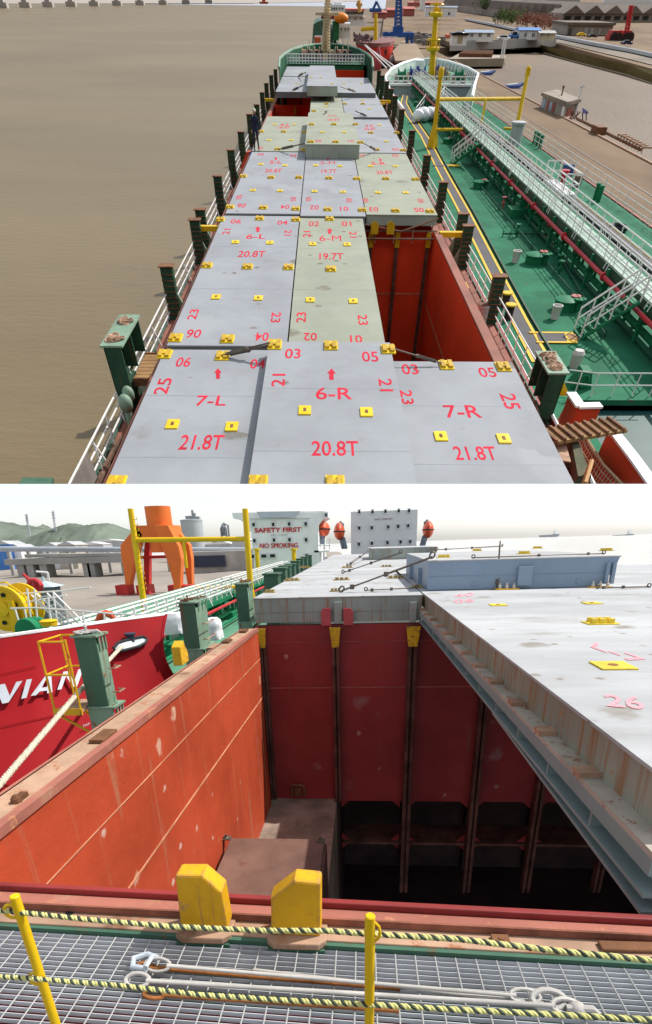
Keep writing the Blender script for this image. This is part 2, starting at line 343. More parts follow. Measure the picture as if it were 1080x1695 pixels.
# wall holes & marks: small drain holes
for px, py in ((324,1411),(372,1356)):
    q = L(px,py,x=wa.x+.08); x = MB(); x.lathe((q.x-.03,q.y,q.z),[(.03,0),(.03,.02)],10,ax='x'); part(x, 'drain_hole', M_black, hold)
# ---- side coaming top
x = MB(); o0 = V((-.28,0,0)); x.hexa([wa+o0+V((0,0,-.25)), wa+V((-.05,0,-.25)), wb+V((-.05,0,-.25)), wb+o0+V((0,0,-.25))], [wa+o0, wa+V((-.05,0,0)), wb+V((-.05,0,0)), wb+o0])
coam = thing('side_coaming', 'worn tan coaming running along the top of the orange hold wall', 'coaming', tuple(wa.lerp(wb,.5)))
part(x, 'top_plate', m_tan, coam)
x = MB(); x.hexa([wa+V((-.05,0,-.05)), wa+V((.015,0,-.05)), wb+V((.015,0,-.05)), wb+V((-.05,0,-.05))], [wa+V((-.05,0,.012)), wa+V((.015,0,.012)), wb+V((.015,0,.012)), wb+V((-.05,0,.012))]); part(x, 'edge_flange', m_coam, coam)
x = MB(); x.hexa([dn(wa,3)+o0*1.1, dn(wa,3)+o0*.9, dn(wb,3)+o0*.9, dn(wb,3)+o0*1.1], [wa+o0*1.1, wa+o0*.95, wb+o0*.95, wb+o0*1.1]); part(x, 'outer_plate', m_coam, coam)
for px, py in ((172,1222),(376,1063),(404,1046)):
    q = L(px,py,z=ZC); x = MB(); x.box(q.x-.06,q.x+.06,q.y-.13,q.y+.13,ZC,ZC+.035); part(x, 'pad_plate', M_rust, coam, bevel=.008)
q = L(28,1328,z=ZC); x = MB(); x.lathe(q,[(.035,0),(.03,.03),(.015,.05)],8); x.cbox(q+V((0,.05,0)),.05,.07,.03); single(x,'lashing_lug',M_rust,'small rusty lug on the tan coaming at the left edge','lug')
# ---- near end coaming
def line(p, q, z): 
    a, b = L(*p, z=z), L(*q, z=z); return ext(b, a, 1.25), ext(a, b, 1.35)
l1 = line((0,1459),(1046,1512),ZC+.03); l2 = line((0,1466),(1046,1521),ZC+.03); l3 = line((0,1497),(1046,1551),ZC); l4 = line((0,1528),(1046,1589),ZC-.03); l5 = line((0,1533),(1046,1596),ZC-.03)
def strip(la, lb, zt, zb_, ): 
    x = MB(); f = lambda p, z: V((p.x,p.y,z))
    return x.hexa([f(lb[0],zb_),f(lb[1],zb_),f(la[1],zb_),f(la[0],zb_)], [f(lb[0],zt),f(lb[1],zt),f(la[1],zt),f(la[0],zt)])
ec = thing('end_coaming', 'faded pink-red end coaming between the open hold and the grating walkway', 'coaming', tuple((l2[0]+l2[1])/2))
part(strip(l1,l2,ZC+.03,ZC-.9), 'edge_flange', mat('flange_dark_red', (.24,.03,.028), var=.2, rust=.2, rough=.55, scale=5), ec, bevel=.006)
part(strip(l2,l3,ZC,ZC-.4), 'top_plate', m_coam, ec, bevel=.006)
part(strip(l3,l4,ZC-.022,ZC-.4), 'tan_plate', m_tan, ec, bevel=.004)
x = strip(l4,l5,ZC-.03,ZG-.35); part(x, 'outer_plate', M_green, ec)
x = MB(); a0,a1 = l3; x.hexa([a0+V((0,-.004,-.018)),a1+V((0,-.004,-.018)),a1+V((0,.006,-.018)),a0+V((0,.006,-.018))],[a0+V((0,-.004,.014)),a1+V((0,-.004,.014)),a1+V((0,.006,.014)),a0+V((0,.006,.014))]); part(x,'rubbing_bar',mat('corroded_bar',(.22,.08,.05),var=.4,rough=.8,scale=9),ec)
q = L(830,1558,z=ZC-.02); x = MB(); x.box(q.x-.035,q.x+.03,q.y-.02,q.y+.022,ZC-.02,ZC-.006); x.lathe(q+V((0,0,.014)),[(.012,0),(.012,.004)],10); part(x,'deck_socket',M_rust,ec)
q = L(1018,1568,z=ZC-.02); x = MB(); x.box(q.x-.06,q.x+.2,q.y-.03,q.y+.02,ZC-.02,ZC-.004); part(x,'deck_socket',M_rust,ec,bevel=.01)
q = L(115,1512,z=ZC-.02); x = MB(); x.lathe(q,[(.018,0),(.018,.003)],10); part(x,'bolt_hole',M_black,ec)
# ---- yellow guide blocks
def block(pts, foot, label, nm):
    Yb = L(*foot, z=ZC-.03).y
    P = [L(px,py,y=Yb) for px,py in pts]; o = thing('guide_block', label, 'guide block', (sum(p.x for p in P)/len(P), Yb, ZC-.03), group='yellow guide blocks on the coaming')
    x = MB(); x.prism(P, (0,.085,0)); part(x,'block',mat('guide_block_yellow',(.58,.31,.008),rust=.36,rcol=(.26,.13,.07),scale=7,rough=.55,var=.2,streak=.32,dirt=.3,dcol=(.35,.17,.03),edge=.035),o,bevel=.01)
    zb_ = min(p.z for p in P); x0=min(p.x for p in P); x1=max(p.x for p in P)
    x = MB(); x.prism([(x0-.015,Yb-.02,0),(x0+.015,Yb-.045,0),(x1-.015,Yb-.045,0),(x1+.015,Yb-.02,0),(x1+.015,Yb+.1,0),(x0-.015,Yb+.1,0)],(0,0,.032))
    for v in x.v: v.z += zb_-.028
    part(x,'base_plate',m_tan,o,bevel=.006)
    x = MB(); x.box(x0-.01,x1+.01,Yb-.042,Yb-.01,zb_-.07,zb_-.03); part(x,'foot',M_green,o)
block([(289,1450),(299,1540),(378,1540),(367,1478),(334,1450)], (338,1546), 'yellow guide block with its slope falling to the right, left of the pair', 'a')
block([(448,1488),(449,1548),(531,1552),(531,1463),(487,1459)], (490,1556), 'yellow guide block with its slope falling to the left, right of the pair', 'b')
q0 = L(300,1098,z=ZC); x = MB(); x.prism([(q0.x-.05,q0.y-.15,ZC),(q0.x-.05,q0.y+.12,ZC),(q0.x-.05,q0.y+.12,ZC+.12),(q0.x-.05,q0.y,ZC+.3),(q0.x-.05,q0.y-.15,ZC+.24)],(.12,0,0))
single(x,'guide_block',m_capy,'small yellow bracket on the outer edge of the tan coaming before a green lashing post','guide block',bevel=.01)
# ---- grating walkway
gr = thing('walkway_grating', 'grey galvanised bar grating walkway along the bottom of the picture', 'grating', (0,1.2,ZG))
sl0 = (l5[1].y-l5[0].y)/(l5[1].x-l5[0].x); gx0, gx1 = -2.4, 2.3
def gy(X, k): return l5[0].y + sl0*(X-l5[0].x) - .004 - k*.0238
x = MB()
for k in range(37):
    a, b = gy(gx0,k), gy(gx1,k); x.hexa([(gx0,a-.0016,ZG-.02),(gx1,b-.0016,ZG-.02),(gx1,b,ZG-.02),(gx0,a,ZG-.02)],[(gx0,a-.0016,ZG),(gx1,b-.0016,ZG),(gx1,b,ZG),(gx0,a,ZG)])
part(x,'bearing_bars',m_grate,gr)
x = MB()
for k in range(61):
    X = gx0 + k*.0765; x.tube([(X,gy(X,0),ZG+.001),(X-.0,gy(X,36.5),ZG+.001)],.0027,5)
part(x,'cross_rods',mat('bright_cross_rod',(.36,.36,.35),var=.15,rough=.5),gr)
x = MB(); x.box(gx0,gx1,.2,gy(0,0)+.3,ZD-.02,ZD); struct(x,'cross_deck',mat('cross_deck_grey',(.03,.034,.036),var=.3,rough=.8))
x = MB(); x.box(-3.0,-2.2,-2,60,ZD-.06,ZD); x.box(-3.0,-2.95,-2,60,ZW-1,ZD-.06); struct(x,'ship_deck',M_green)
# ---- yellow posts and twisted ropes
m_ry = mat('rope_strand_yellow',(.62,.6,.24),var=.15,rough=.9,scale=14); m_rg = mat('rope_strand_dark_green',(.045,.06,.05),var=.3,rough=.9,scale=14)
yp = .98
posts = []
for px, py, lb in ((24,1484,'leaning yellow rail post at the left edge of the walkway'),(613,1517,'upright yellow rail post near the middle of the walkway')):
    q = L(px,py,y=yp if px > 300 else 1.12); rr = .0128 if px > 300 else .0138
    o = thing('rail_post',lb,'post',(q.x,q.y,ZG),group='yellow rail posts on the walkway'); x = MB(); x.lathe((q.x,q.y,ZG),[(rr,0),(rr,q.z-ZG),(rr*.8,q.z-ZG+.003)],18)
    part(x,'post',M_yel2,o,smooth=True); posts.append((q,o,rr))
def rope(path, r, pitch, label):
    tot = sum((b-a).length for a,b in zip(path,path[1:])); n = int(tot/pitch*9); pts=[]
    def at(t):
        s = t*tot
        for a,b in zip(path,path[1:]):
            l=(b-a).length
            if s<=l: return a.lerp(b,s/l), (b-a).normalized()
            s-=l
        return path[-1].copy(), (path[-1]-path[-2]).normalized()
    o = thing('barrier_rope',label,'rope',tuple(path[0]),group='twisted barrier ropes along the walkway')
    for k,m in ((0,m_ry),(1,m_ry),(2,m_rg)):
        pp=[]
        for i in range(n+1):
            c,d = at(i/n); u = d.orthogonal().normalized() if False else d.cross(V((0,0,1))).normalized(); v = u.cross(d)
            ang = -2*math.pi*(i/n*tot/pitch) + k*2.094; pp.append(c+(u*math.cos(ang)+v*math.sin(ang))*r*.55)
        x=MB(); x.tube(pp,r*.56,6); part(x,'rope_strand',m,o,smooth=True)
def rpt(px,py,Y): return L(px,py,y=Y)
def sag(pts, Y0, Y1):
    n=len(pts); return [rpt(px,py,Y0+(Y1-Y0)*i/(n-1)) for i,(px,py) in enumerate(pts)]
rope(sag([(-60,1502),(16,1509),(140,1522),(280,1534),(440,1541),(540,1541),(604,1546),(760,1555),(900,1572),(1046,1587),(1110,1594),(1400,1630)],1.14,.9),.0073,.031,'upper of the two green and yellow twisted ropes, tied through both yellow posts')
rope(sag([(-60,1612),(0,1617),(62,1621),(200,1632),(330,1647),(450,1655),(560,1661),(606,1663),(760,1672),(1110,1690),(1400,1708)],1.15,.9),.0073,.031,'lower of the two green and yellow twisted ropes, lying above the grey lashing rods')
q,o,rr = posts[0]
for py in (1509,1621):
    c = L(20 if py<1600 else 60,py,y=1.12); x=MB(); x.tube([c+V((.024*math.cos(t*.628),.0,.024*math.sin(t*.628))) for t in range(10)],.005,6,closed=True); part(x,'ring',M_yel2,o,smooth=True)
q,o,rr = posts[1]; c=L(612,1543,y=yp); x=MB(); x.tube([c+V((.018*math.cos(t*.628)+.008,0,.03*math.sin(t*.628))) for t in range(10)],.004,6,closed=True); part(x,'ring',M_yel2,o,smooth=True)
# ---- lashing rods lying on the grating
def eye(c, d, u, a, b, r, n=14): return [c + d*(a*math.cos(2*math.pi*i/n)) + u*(b*math.sin(2*math.pi*i/n)) for i in range(n)]
def rod(p, q, r, m, label, eyea=(.045,.026), dz=.015, eyes=(1,1)):
    A = L(*p,z=ZG+dz); Bq = L(*q,z=ZG+dz); d=(Bq-A).normalized(); u=V((-d.y,d.x,0)); o=thing('lashing_rod',label,'lashing rod',tuple(A),group='lashing rods lying on the grating')
    x=MB(); x.tube([A+d*eyea[0]*1.8,A+d*eyea[0]*2.2,Bq-d*.09,Bq-d*.08],[r*1.3,r,r,r*1.3],10); part(x,'shaft',m,o,smooth=True)
    for e,c in ((eyes[0],A+d*eyea[0]),(eyes[1],Bq-d*eyea[0])):
        if e: x=MB(); x.tube(eye(c,d,(u*.85+V((0,0,.5))).normalized(),eyea[0],eyea[1],r),r*.95,9,closed=True); part(x,'eye',m,o,smooth=True)
    return A,d,u,o
A,d,u,o = rod((240,1596),(895,1652),.0072,m_galv,'upper pale grey lashing rod with a shackle beside the yellow blocks',(.05,.024),.035)
x=MB(); c=A-d*.01; x.tube([c+u*.03+d*.05,c+u*.045,c+u*.02-d*.045,c-u*.02-d*.03,c-u*.025+d*.03],.013,9); x.tube([c+u*.03+d*.03+V((0,0,.015)),c-u*.03+d*.03+V((0,0,.015))],.009,8); part(x,'shackle',mat('shackle_blue_grey',(.5,.56,.62),var=.2,rough=.5,scale=8),o,smooth=True)
x=MB(); a0=L(420,1606,z=ZG+.012); a1=L(900,1662,z=ZG+.012); x.tube([a0,a1],.0068,10); single(x,'lashing_rod',m_galv,'second pale grey rod just below the shackled rod on the grating','lashing rod',group='lashing rods lying on the grating',smooth=True)
rod((208,1622),(960,1668),.0085,m_galv,'lowest thick pale grey lashing rod crossing behind the lower rope',(.045,.024),.03)
rod((228,1600),(700,1640),.009,mat('orange_rust_rod',(.32,.12,.035),var=.5,rough=.85,scale=10,bump=.5),'rusty brown lashing rod lying between the pale grey rods',(.03,.014),.01,eyes=(1,0))
rod((238,1645),(700,1676),.0085,mat('orange_rust_rod',(.26,.1,.035)),'rusty brown lashing rod with a narrow eye under the lower rope',(.04,.014),.012,eyes=(1,0))
c=L(893,1655,z=ZG+.03); x=MB(); x.tube(eye(c+V((.03,0,.0)),V((1,0,0)),V((0,.8,.5)).normalized(),.055,.03,0),.012,9,closed=True); x.lathe(c+V((.115,-.03,-.02)),[(.02,0),(.03,.015),(.025,.03),(.012,.04)],10); x.tube([c+V((.08,-.03,0)),c+V((.16,-.04,.01)),c+V((.18,-.045,-.01))],.012,8)
single(x,'turnbuckle_end',m_galv,'pale forged shackle end lying at the right end of the grey rods','shackle',smooth=True)
# ---- hatch covers of this ship
YF = YB
c0, c1 = L(425,987,z=ZT), L(702,982,z=ZT)
def cover_socket(x, c, s=.16, kind=0):
    x.cbox(c, s*2.2, s*1.5, .012)
    if kind == 0:
        for a in (-.6,0,.6):
            for b in (-.3,.3): x.cbox((c[0]+a*s, c[1]+b*s*1.2, c[2]+.01), s*.42, s*.3, .05)
    return x
hc = thing('hatch_cover','white-topped hatch cover with grey-green rusty end over the far bulkhead','hatch cover',(-.4,12.5,ZC))
xl, xr_ = c0.x, L(698,982,z=ZT).x
yfar = L(470,949,z=ZT).y
x=MB(); x.box(xl,xr_,YF+.005,yfar,ZT-.02,ZT); part(x,'top_plate',m_cov,hc,bevel=.005)
x=MB(); x.box(xl+.01,xr_-.01,YF+.02,yfar-.02,ZC+.05,ZT-.02); part(x,'end_plate',m_covend,hc)
zz=L(560,1012,y=YF).z; x=MB(); x.box(xl+.01,xr_-.01,YF+.012,YF+.02,zz-.006,zz+.006); part(x,'plate_seam',mat('cover_seam',(.26,.28,.25)),hc)
for px,wd in ((560,.14),(684,.12)):
    c=L(px,1010,y=YF); x=MB(); x.box(c.x-wd/2,c.x+wd/2,YF-.05,YF+.018,ZC+.02,L(px,996,y=YF).z); part(x,'guide_pocket',m_covend,hc,bevel=.006)
for px,sg in ((540,-1),(577,1)):
    c=L(px,1018,y=YF-.05); x=MB(); h=.09; zt=L(px,1006,y=YF).z; x.prism([(c.x-h,YF-.09,ZC),(c.x+h,YF-.09,ZC),(c.x+h,YF-.09,zt-(.06 if sg>0 else 0)),(c.x+h-.05,YF-.09,zt),(c.x-h+.05,YF-.09,zt),(c.x-h,YF-.09,zt-(.06 if sg<0 else 0))],(0,.06,0))
    single(x,'guide_lug',mat('guide_lug_red',(.4,.07,.08),var=.15,rust=.2,scale=5),'red guide lug left of the grey pocket on the bulkhead top' if sg<0 else 'red guide lug right of the grey pocket on the bulkhead top','guide lug')
y2=yfar+.08; y3=L(600,917,z=ZT).y
hc2=thing('hatch_cover','second white hatch cover farther along, before the grey deckhouse','hatch cover',(-.4,20,ZC))
x=MB(); x.box(xl,xr_+1.2,y2,y3,ZT-.03,ZT-.002); part(x,'top_plate',m_cov,hc2)
x=MB(); x.box(xl+.02,xr_+1.18,y2+.02,y3,ZC,ZT-.03); part(x,'end_plate',m_covend,hc2)
# right cover with its rusty side
e0=L(705,985,z=ZT); e1=L(1046,1245,z=ZT); 
def eX(Y): return e0.x+(e1.x-e0.x)*(Y-e0.y)/(e1.y-e0.y)
yn=1.93; yfr=yfar
rc=thing('hatch_cover','big white hatch cover on the right with rust-streaked side and girder below','hatch cover',(3,6,ZC))
qn,qf=eX(yn),eX(yfr)
x=MB(); x.hexa([(qn,yn,ZT-.02),(9.5,yn,ZT-.02),(9.5,yfr,ZT-.02),(qf,yfr,ZT-.02)],[(qn,yn,ZT),(9.5,yn,ZT),(9.5,yfr,ZT),(qf,yfr,ZT)]); part(x,'top_plate',m_cov,rc)
zs=-1.2; 
x=MB(); x.hexa([(qn+.012,yn+.01,zs),(9.4,yn+.01,zs),(9.4,yfr,zs),(qf+.012,yfr,zs)],[(qn+.012,yn+.01,ZT-.02),(9.4,yn+.01,ZT-.02),(9.4,yfr,ZT-.02),(qf+.012,yfr,ZT-.02)]); part(x,'side_plate',m_covside,rc)
def rail(x, off0, off1, za, zb_, ya=1.8, yb=YF-.02):
    return x.hexa([(eX(ya)+off0,ya,za),(eX(ya)+off1,ya,za),(eX(yb)+off1,yb,za),(eX(yb)+off0,yb,za)],[(eX(ya)+off0,ya,zb_),(eX(ya)+off1,ya,zb_),(eX(yb)+off1,yb,zb_),(eX(yb)+off0,yb,zb_)])
x=rail(MB(),-.09,.3,zs-.03,zs); part(x,'bearing_ledge',mat('ledge_scaled_rust',(.4,.36,.3),rust=.5,rcol=(.2,.1,.06),scale=6,rough=.8),rc)
x=rail(MB(),-.09,-.075,zs-.11,zs-.03); part(x,'ledge_lip',m_gird,rc)
x=rail(MB(),.0,.02,zs-.2,zs-.03); part(x,'girder_web',m_gird,rc)
x=rail(MB(),-.09,.05,zs-.22,zs-.2); part(x,'girder_flange',m_gird,rc)
ys=[2.35+i*.62 for i in range(12)]
for Y in ys:
    x=MB(); X=eX(Y); x.box(X-.08,X,Y-.008,Y+.008,zs-.2,zs-.03); part(x,'stiffener',m_gird,rc)
    x=MB(); Y2=Y+.2; X=eX(Y2); x.box(X-.1,X+.012,Y2-.05,Y2+.05,zs,zs+.03); part(x,'ledge_cleat',m_tan,rc)
x=MB(); a,b=1.8,4.3; x.hexa([(eX(a),a,zs-.29),(eX(a)+.03,a,zs-.29),(eX(b)+.03,b,zs-.225),(eX(b),b,zs-.225)],[(eX(a),a,zs-.22),(eX(a)+.03,a,zs-.22),(eX(b)+.03,b,zs-.22),(eX(b),b,zs-.22)]); x.hexa([(eX(a)-.08,a,zs-.31),(eX(a)+.1,a,zs-.31),(eX(b)+.1,b,zs-.245),(eX(b)-.08,b,zs-.245)],[(eX(a)-.08,a,zs-.29),(eX(a)+.1,a,zs-.29),(eX(b)+.1,b,zs-.225),(eX(b)-.08,b,zs-.225)]); part(x,'haunch_plate',m_gird,rc)
# yellow fittings on the right cover
for px,py,k,s in ((994,1032,0,.15),(1015,1103,1,.17),(825,1002,1,.15),(980,999,1,.15)):
    c=L(px,py,z=ZT); x=MB()
    if k==0: cover_socket(x,c,s)
    else: x.cbox(c,s*1.5,s*1.5,.012)
    o=part(x,'container_socket',mat('socket_yellow',(.66,.5,.05),var=.15,rust=.3,scale=8),rc)
    if k: y_=MB(); y_.lathe(c+V((0,0,.012)),[(s*.22,0),(s*.22,.003)],12); part(y_,'socket_hole',M_rust,o)
m_mark=mat('worn_pink_marking',(.74,.3,.34),var=.12,rough=.6,scale=8)
def mk(fn): return lambda u,v: fn(u,v)
def flatmap(o_, ux, vy, z): o_=V(o_); ux=V(ux); vy=V(vy); return lambda u,v: V((0,0,z-o_.z))+o_+ux*u+vy*v
for s,pp in (('L-7',((985,1064),(1070,1092),(978,1072))),('26',((1000,1150),(1060,1155),(1005,1170))),('40',((752,984),(784,981),(752,990))),('06',((752,993),(784,991),(752,999)))):
    a,b,c=(L(*q,z=ZT) for q in pp); x=MB(); x.write(s, lambda u,v: V((0,0,.004))+c+(b-a)*u+(a-c)*v); part(x,'painted_marking',m_mark,rc)
# stacked steel-blue cover
sa=L(708,978,z=ZT); hb=L(712,928,y=sa.y).z; sx1=L(1030,916,y=sa.y).x; sb=L(667,916,z=hb); ya,yb=sa.y,sb.y; sx0=sa.x
st=thing('hatch_cover','steel-blue hatch cover stacked on top of the white covers','hatch cover',(3,12,ZT))
x=MB(); x.prism([(sx0,ya,ZT+.012),(sx1-.28,ya,ZT+.012),(sx1-.2,ya,ZT+.2),(sx1-.1,ya,ZT+.22),(sx1-.02,ya,hb-.02),(sx0,ya,hb-.02)],(0,yb-ya,0)); part(x,'side_plate',m_blue,st)
x=MB(); x.box(sx0,sx1,ya-.008,yb,hb-.02,hb); part(x,'top_plate',m_cov,st)
zz=(ZT+hb)/2-.02; x=MB(); x.box(sx0+.01,sx1-.2,ya-.006,ya,zz,zz+.012); part(x,'plate_seam',mat('blue_seam',(.18,.25,.35)),st)
for px in (868,):
    c=L(px,956,y=ya); x=MB(); x.box(c.x-.13,c.x+.13,ya-.07,ya+.01,ZT+.06,ZT+.4); part(x,'guide_pocket',m_blue,st,bevel=.006)
for px in (1003,1013):
    c=L(px,953,y=ya); x=MB(); x.box(c.x-.03,c.x+.03,ya-.07,ya+.01,ZT+.06,ZT+.42); part(x,'guide_pocket',m_blue,st)
for px,py in ((786,967),(958,962)):
    c=L(px,py,y=ya); x=MB(); x.lathe(c+V((0,-.015,0)),[(.045,0),(.045,.02)],10,ax='y'); part(x,'drain_cap',m_blue,st)
for Y in (ya+1.2,ya+3.3):
    x=MB(); x.prism([(sx0-.08,Y-.1,ZT+.01),(sx0-.08,Y+.1,ZT+.01),(sx0-.08,Y+.1,ZT+.3),(sx0-.08,Y,ZT+.36),(sx0-.08,Y-.1,ZT+.3)],(.08,0,0)); part(x,'guide_lug',m_blue,st)
for px,py in ((735,923),(790,912),(890,908),(868,917),(1004,912)):
    c=L(px,py,z=hb); x=cover_socket(MB(),c,.13); part(x,'container_socket',mat('socket_yellow',()),st)
hs=thing('hatch_cover','grey-green hatch cover stacked far off below the deckhouse windows','hatch cover',(0,24,ZT))
fa=L(612,927,z=ZT); hz=L(612,909,y=fa.y).z; fx=L(724,905,y=fa.y).x
x=MB(); x.box(fa.x,fx,fa.y,fa.y+4,ZT+.01,hz); part(x,'side_plate',m_covend,hs)
x=MB(); x.box(fa.x-.02,fx+.02,fa.y-.01,fa.y+4,hz,hz+.03); part(x,'top_plate',m_cov,hs)
# sockets on the far white covers
for i,(px,py) in enumerate(((447,981),(556,979),(566,960),(484,961),(655,957),(690,973),(575,940),(505,940),(640,938))):
    c=L(px,py,z=ZT); x=cover_socket(MB(),c,.11 if i in (0,1,5) else .2); part(x,'container_socket',mat('socket_brass',(.36,.27,.1),var=.3,rust=.4,scale=8),hc if c.y<yfar else hc2)
# ---- lashing bars with turnbuckles
def lashing(a, b, label, r=.022, k=1):
    d=(b-a); l=d.length; d.normalize(); side=d.cross(V((0,0,1))).normalized()
    o=thing('lashing_bar',label,'lashing bar',tuple(a),group='lashing bars and turnbuckles on the hatch covers')
    x=MB(); x.tube([a+d*l*.5,b],r*.95,6); part(x,'rod',M_lash,o)
    x=MB()
    for s in (-1,1): x.tube([a+d*l*.12+side*r*1.6*s,a+d*l*.5+side*r*1.6*s],r*.6,5)
    x.tube([a,a+d*l*.2],r*.8,6); x.lathe(a+d*l*.5-V((0,0,r*2)),[(r*2,0),(r*2,r*4)],8); x.lathe(a+d*l*.12-V((0,0,r*2)),[(r*2,0),(r*2,r*4)],8); part(x,'turnbuckle',M_lash,o)
    u=V((0,0,1)); n=10
    for c in (a,b): x=MB(); x.tube([c+d*(r*2.3*math.cos(i*.628))+u*(r*2.3*math.sin(i*.628)+r*1.5) for i in range(n)],r*.8,5,closed=True); part(x,'eye',M_lash,o)
lashing(L(566,978,z=ZT+.03),L(716,922,y=ya-.01),'black lashing bar from the near white cover up to the blue stacked cover')
lashing(L(568,948,z=ZT+.03),L(664,915,y=yb),'black lashing bar up to the far top corner of the blue stacked cover',.02)
lashing(L(575,937,z=ZT+.03),L(613,910,y=fa.y),'thin black lashing bar up to the grey-green stacked cover',.025)
lashing(L(606,977,z=ZT+.03),L(690,973,z=ZT+.03),'dark lashing bar lying flat across the near white cover',.014)
lashing(L(823,972,y=ya-.02),L(828,903,y=ya+.1),'upright lashing bar standing against the face of the blue stacked cover',.016)
lashing(L(1000,916,z=hb+.02),L(784,923,z=hb+.02),'dark lashing bar lying along the top edge of the blue stacked cover',.014)
lashing(L(724,910,z=hb+.03),L(832,904,z=hb+.03),'rusty lashing bar lying across the top of the blue stacked cover',.018)
lashing(L(990,973,z=ZT+.02),L(1075,971,z=ZT+.02),'dark lashing bar on the white cover at the right edge, below the blue cover',.014)
for px,py,lb in ((833,974,'yellow twistlock base with bolts at the foot of the upright lashing bar'),(985,971,'yellow twistlock base with bolts at the right end of the blue cover')):
    c=L(px,py,z=ZT); c.y=ya-.12; x=MB(); x.cbox(c,.42,.14,.02)
    o=thing('twistlock_base',lb,'twistlock base',tuple(c)); part(x,'plate',M_yel,o)
    for s in (-.13,0,.13):
        y_=MB(); y_.lathe(c+V((s,0,.02)),[(.03,0),(.03,.05),(.014,.07),(.014,.1)],8); part(y_,'bolt',m_galv,o)
# ---- green lashing posts on this ship's side
def lpost(fl, fr, base, dY, label, ztop=None, plat=False):
    Yp=fl[2]; A=L(fl[0],fl[1],y=Yp); B_=L(fr[0],fr[1],y=Yp); zt=A.z; w_=B_.x-A.x; zb_=ZD
    o=thing('lashing_post',label,'lashing post',((A.x+B_.x)/2,Yp,zb_),group='green lashing posts beside the hold')
    zmid=zt-(zt-zb_)*.48; x0,x1=A.x,B_.x
    x=MB(); x.box(x0,x1,Yp,Yp+.018,zmid,zt); x.box(x0+.02,x1-.02,Yp+dY*.45,Yp+dY*.5,zb_,zt); x.box(x0,x0+.016,Yp+.018,Yp+dY,zmid,zt)
    part(x,'upper_column',M_green,o)
    x=MB(); x.box(x1-.02,x1,Yp+.018,Yp+dY,zmid,zt-.1); part(x,'side_plate',M_greenl,o)  # sunlit right face of the post, put into a paler green
    x=MB(); x.box(x0,x1+.05,Yp-.02,Yp+.0,zb_,zmid-.02); x.box(x1+.034,x1+.05,Yp,Yp+dY*1.1,zb_,zmid-.1); x.box(x0,x0+.016,Yp,Yp+dY*1.1,zb_,zmid-.02); part(x,'lower_column',M_greenl,o)
    for zc_ in (zt,zmid):
        k=.0 if zc_==zt else .05
        x=MB(); x.box(x0-.02,x1+.03+k,Yp-.03,Yp+dY+.03,zc_-.02,zc_); part(x,'cap_plate',M_greenl,o)
        for s in (.25,.6,.92):
            x=MB(); x.box(x1-.0+k,x1+.016+k,Yp+dY*s-.012,Yp+dY*s+.012,zc_-.16,zc_-.02); part(x,'gusset',M_greenl,o)
    x=MB()
    for i in range(9):
        c=V((x0+random.uniform(.02,w_-.02),Yp+random.uniform(.02,dY-.02),zt)); x.tube([c+V((.045*math.cos(t*.785),.035*math.sin(t*.785),.012+.02*random.random())) for t in range(8)],.011,5,closed=True)
    x.tube([V((x0+w_*.5,Yp+.05,zt)),V((x0+w_*.5,Yp+.06,zt+.07)),V((x0+w_*.45,Yp+.08,zt+.09))],.014,6)
    part(x,'chain_pile',m_galv if plat else M_rust,o)
    for i in range(5):
        zz=zb_+.2+i*(zt-zb_-.3)/5; x=MB(); X=x1+.05; x.tube([(X,Yp+.05,zz),(X+.07,Yp+.05,zz),(X+.07,Yp+dY*.9,zz),(X,Yp+dY*.9,zz)],.009,5); part(x,'rung',m_tan,o)
    return o,x0,x1,zt,zmid,Yp
o,x0,x1,zt,zmid,Yp=lpost((121,1052,4.9),(156,1051),None,.2,'nearest green lashing post with a small yellow railed platform',plat=True)
ox=x0-.3
x=MB(); x.box(ox,x0,Yp-.12,Yp+.28,zmid-.02,zmid); part(x,'platform',m_tan,o)
x=MB(); r_=.011
x.tube([(ox,Yp-.12,zmid),(ox,Yp-.12,zt-.04)],r_,6); x.tube([(ox,Yp+.28,zmid),(ox,Yp+.28,zt-.04)],r_,6); x.tube([(x0-.02,Yp-.12,zmid),(x0-.02,Yp-.12,zt-.02)],r_,6)
for zz in (zt-.04,(zt+zmid)/2): x.tube([(x0,Yp+.28,zz),(ox,Yp+.28,zz),(ox,Yp-.12,zz),(x0-.02,Yp-.12,zz)],r_,6)
x.tube([(ox,Yp-.12,zmid-.03),(x0,Yp-.02,zmid-.3)],.014,6); x.tube([(ox,Yp+.28,zmid-.03),(x0,Yp+.2,zmid-.3)],.014,6); x.box(ox-.01,x0,Yp-.14,Yp-.12,zmid-.05,zmid+.02)
part(x,'yellow_railing',M_yel,o)
o,x0,x1,zt,zmid,Yp=lpost((296,997,8.0),(322,997),None,.62,'wide green lashing post with brown plank beside white bulk bags')
x=MB(); x.box(x1+.05,x1+.5,Yp+.1,Yp+.5,zmid-.05,zmid-.01); part(x,'cross_plank',m_tan,o)
lpost((389,966,10.6),(409,966),None,.5,'slim green lashing post in front of the yellow gantry foot')
for i,(px,py,Y) in enumerate(((448,952,15),(462,942,18),(471,938,21),(480,935,24),(488,930,27),(496,926,31),(503,923,35),(511,920,39))):
    A=L(px,py,y=Y); x=MB(); x.box(A.x-.2,A.x+.2,Y,Y+.6,ZD,A.z); x.box(A.x-.24,A.x+.24,Y-.04,Y+.64,A.z,A.z+.04)
    single(x,'lashing_post',M_green,ORD[i]+' small green lashing post in the row running away beside the white covers','lashing post',group='far green lashing posts')
# ================================================================ TANKER ALONGSIDE, QUAY AND FAR SHORE (frame L)
def Zt(px,py): return L(px,py,z=ZTK)
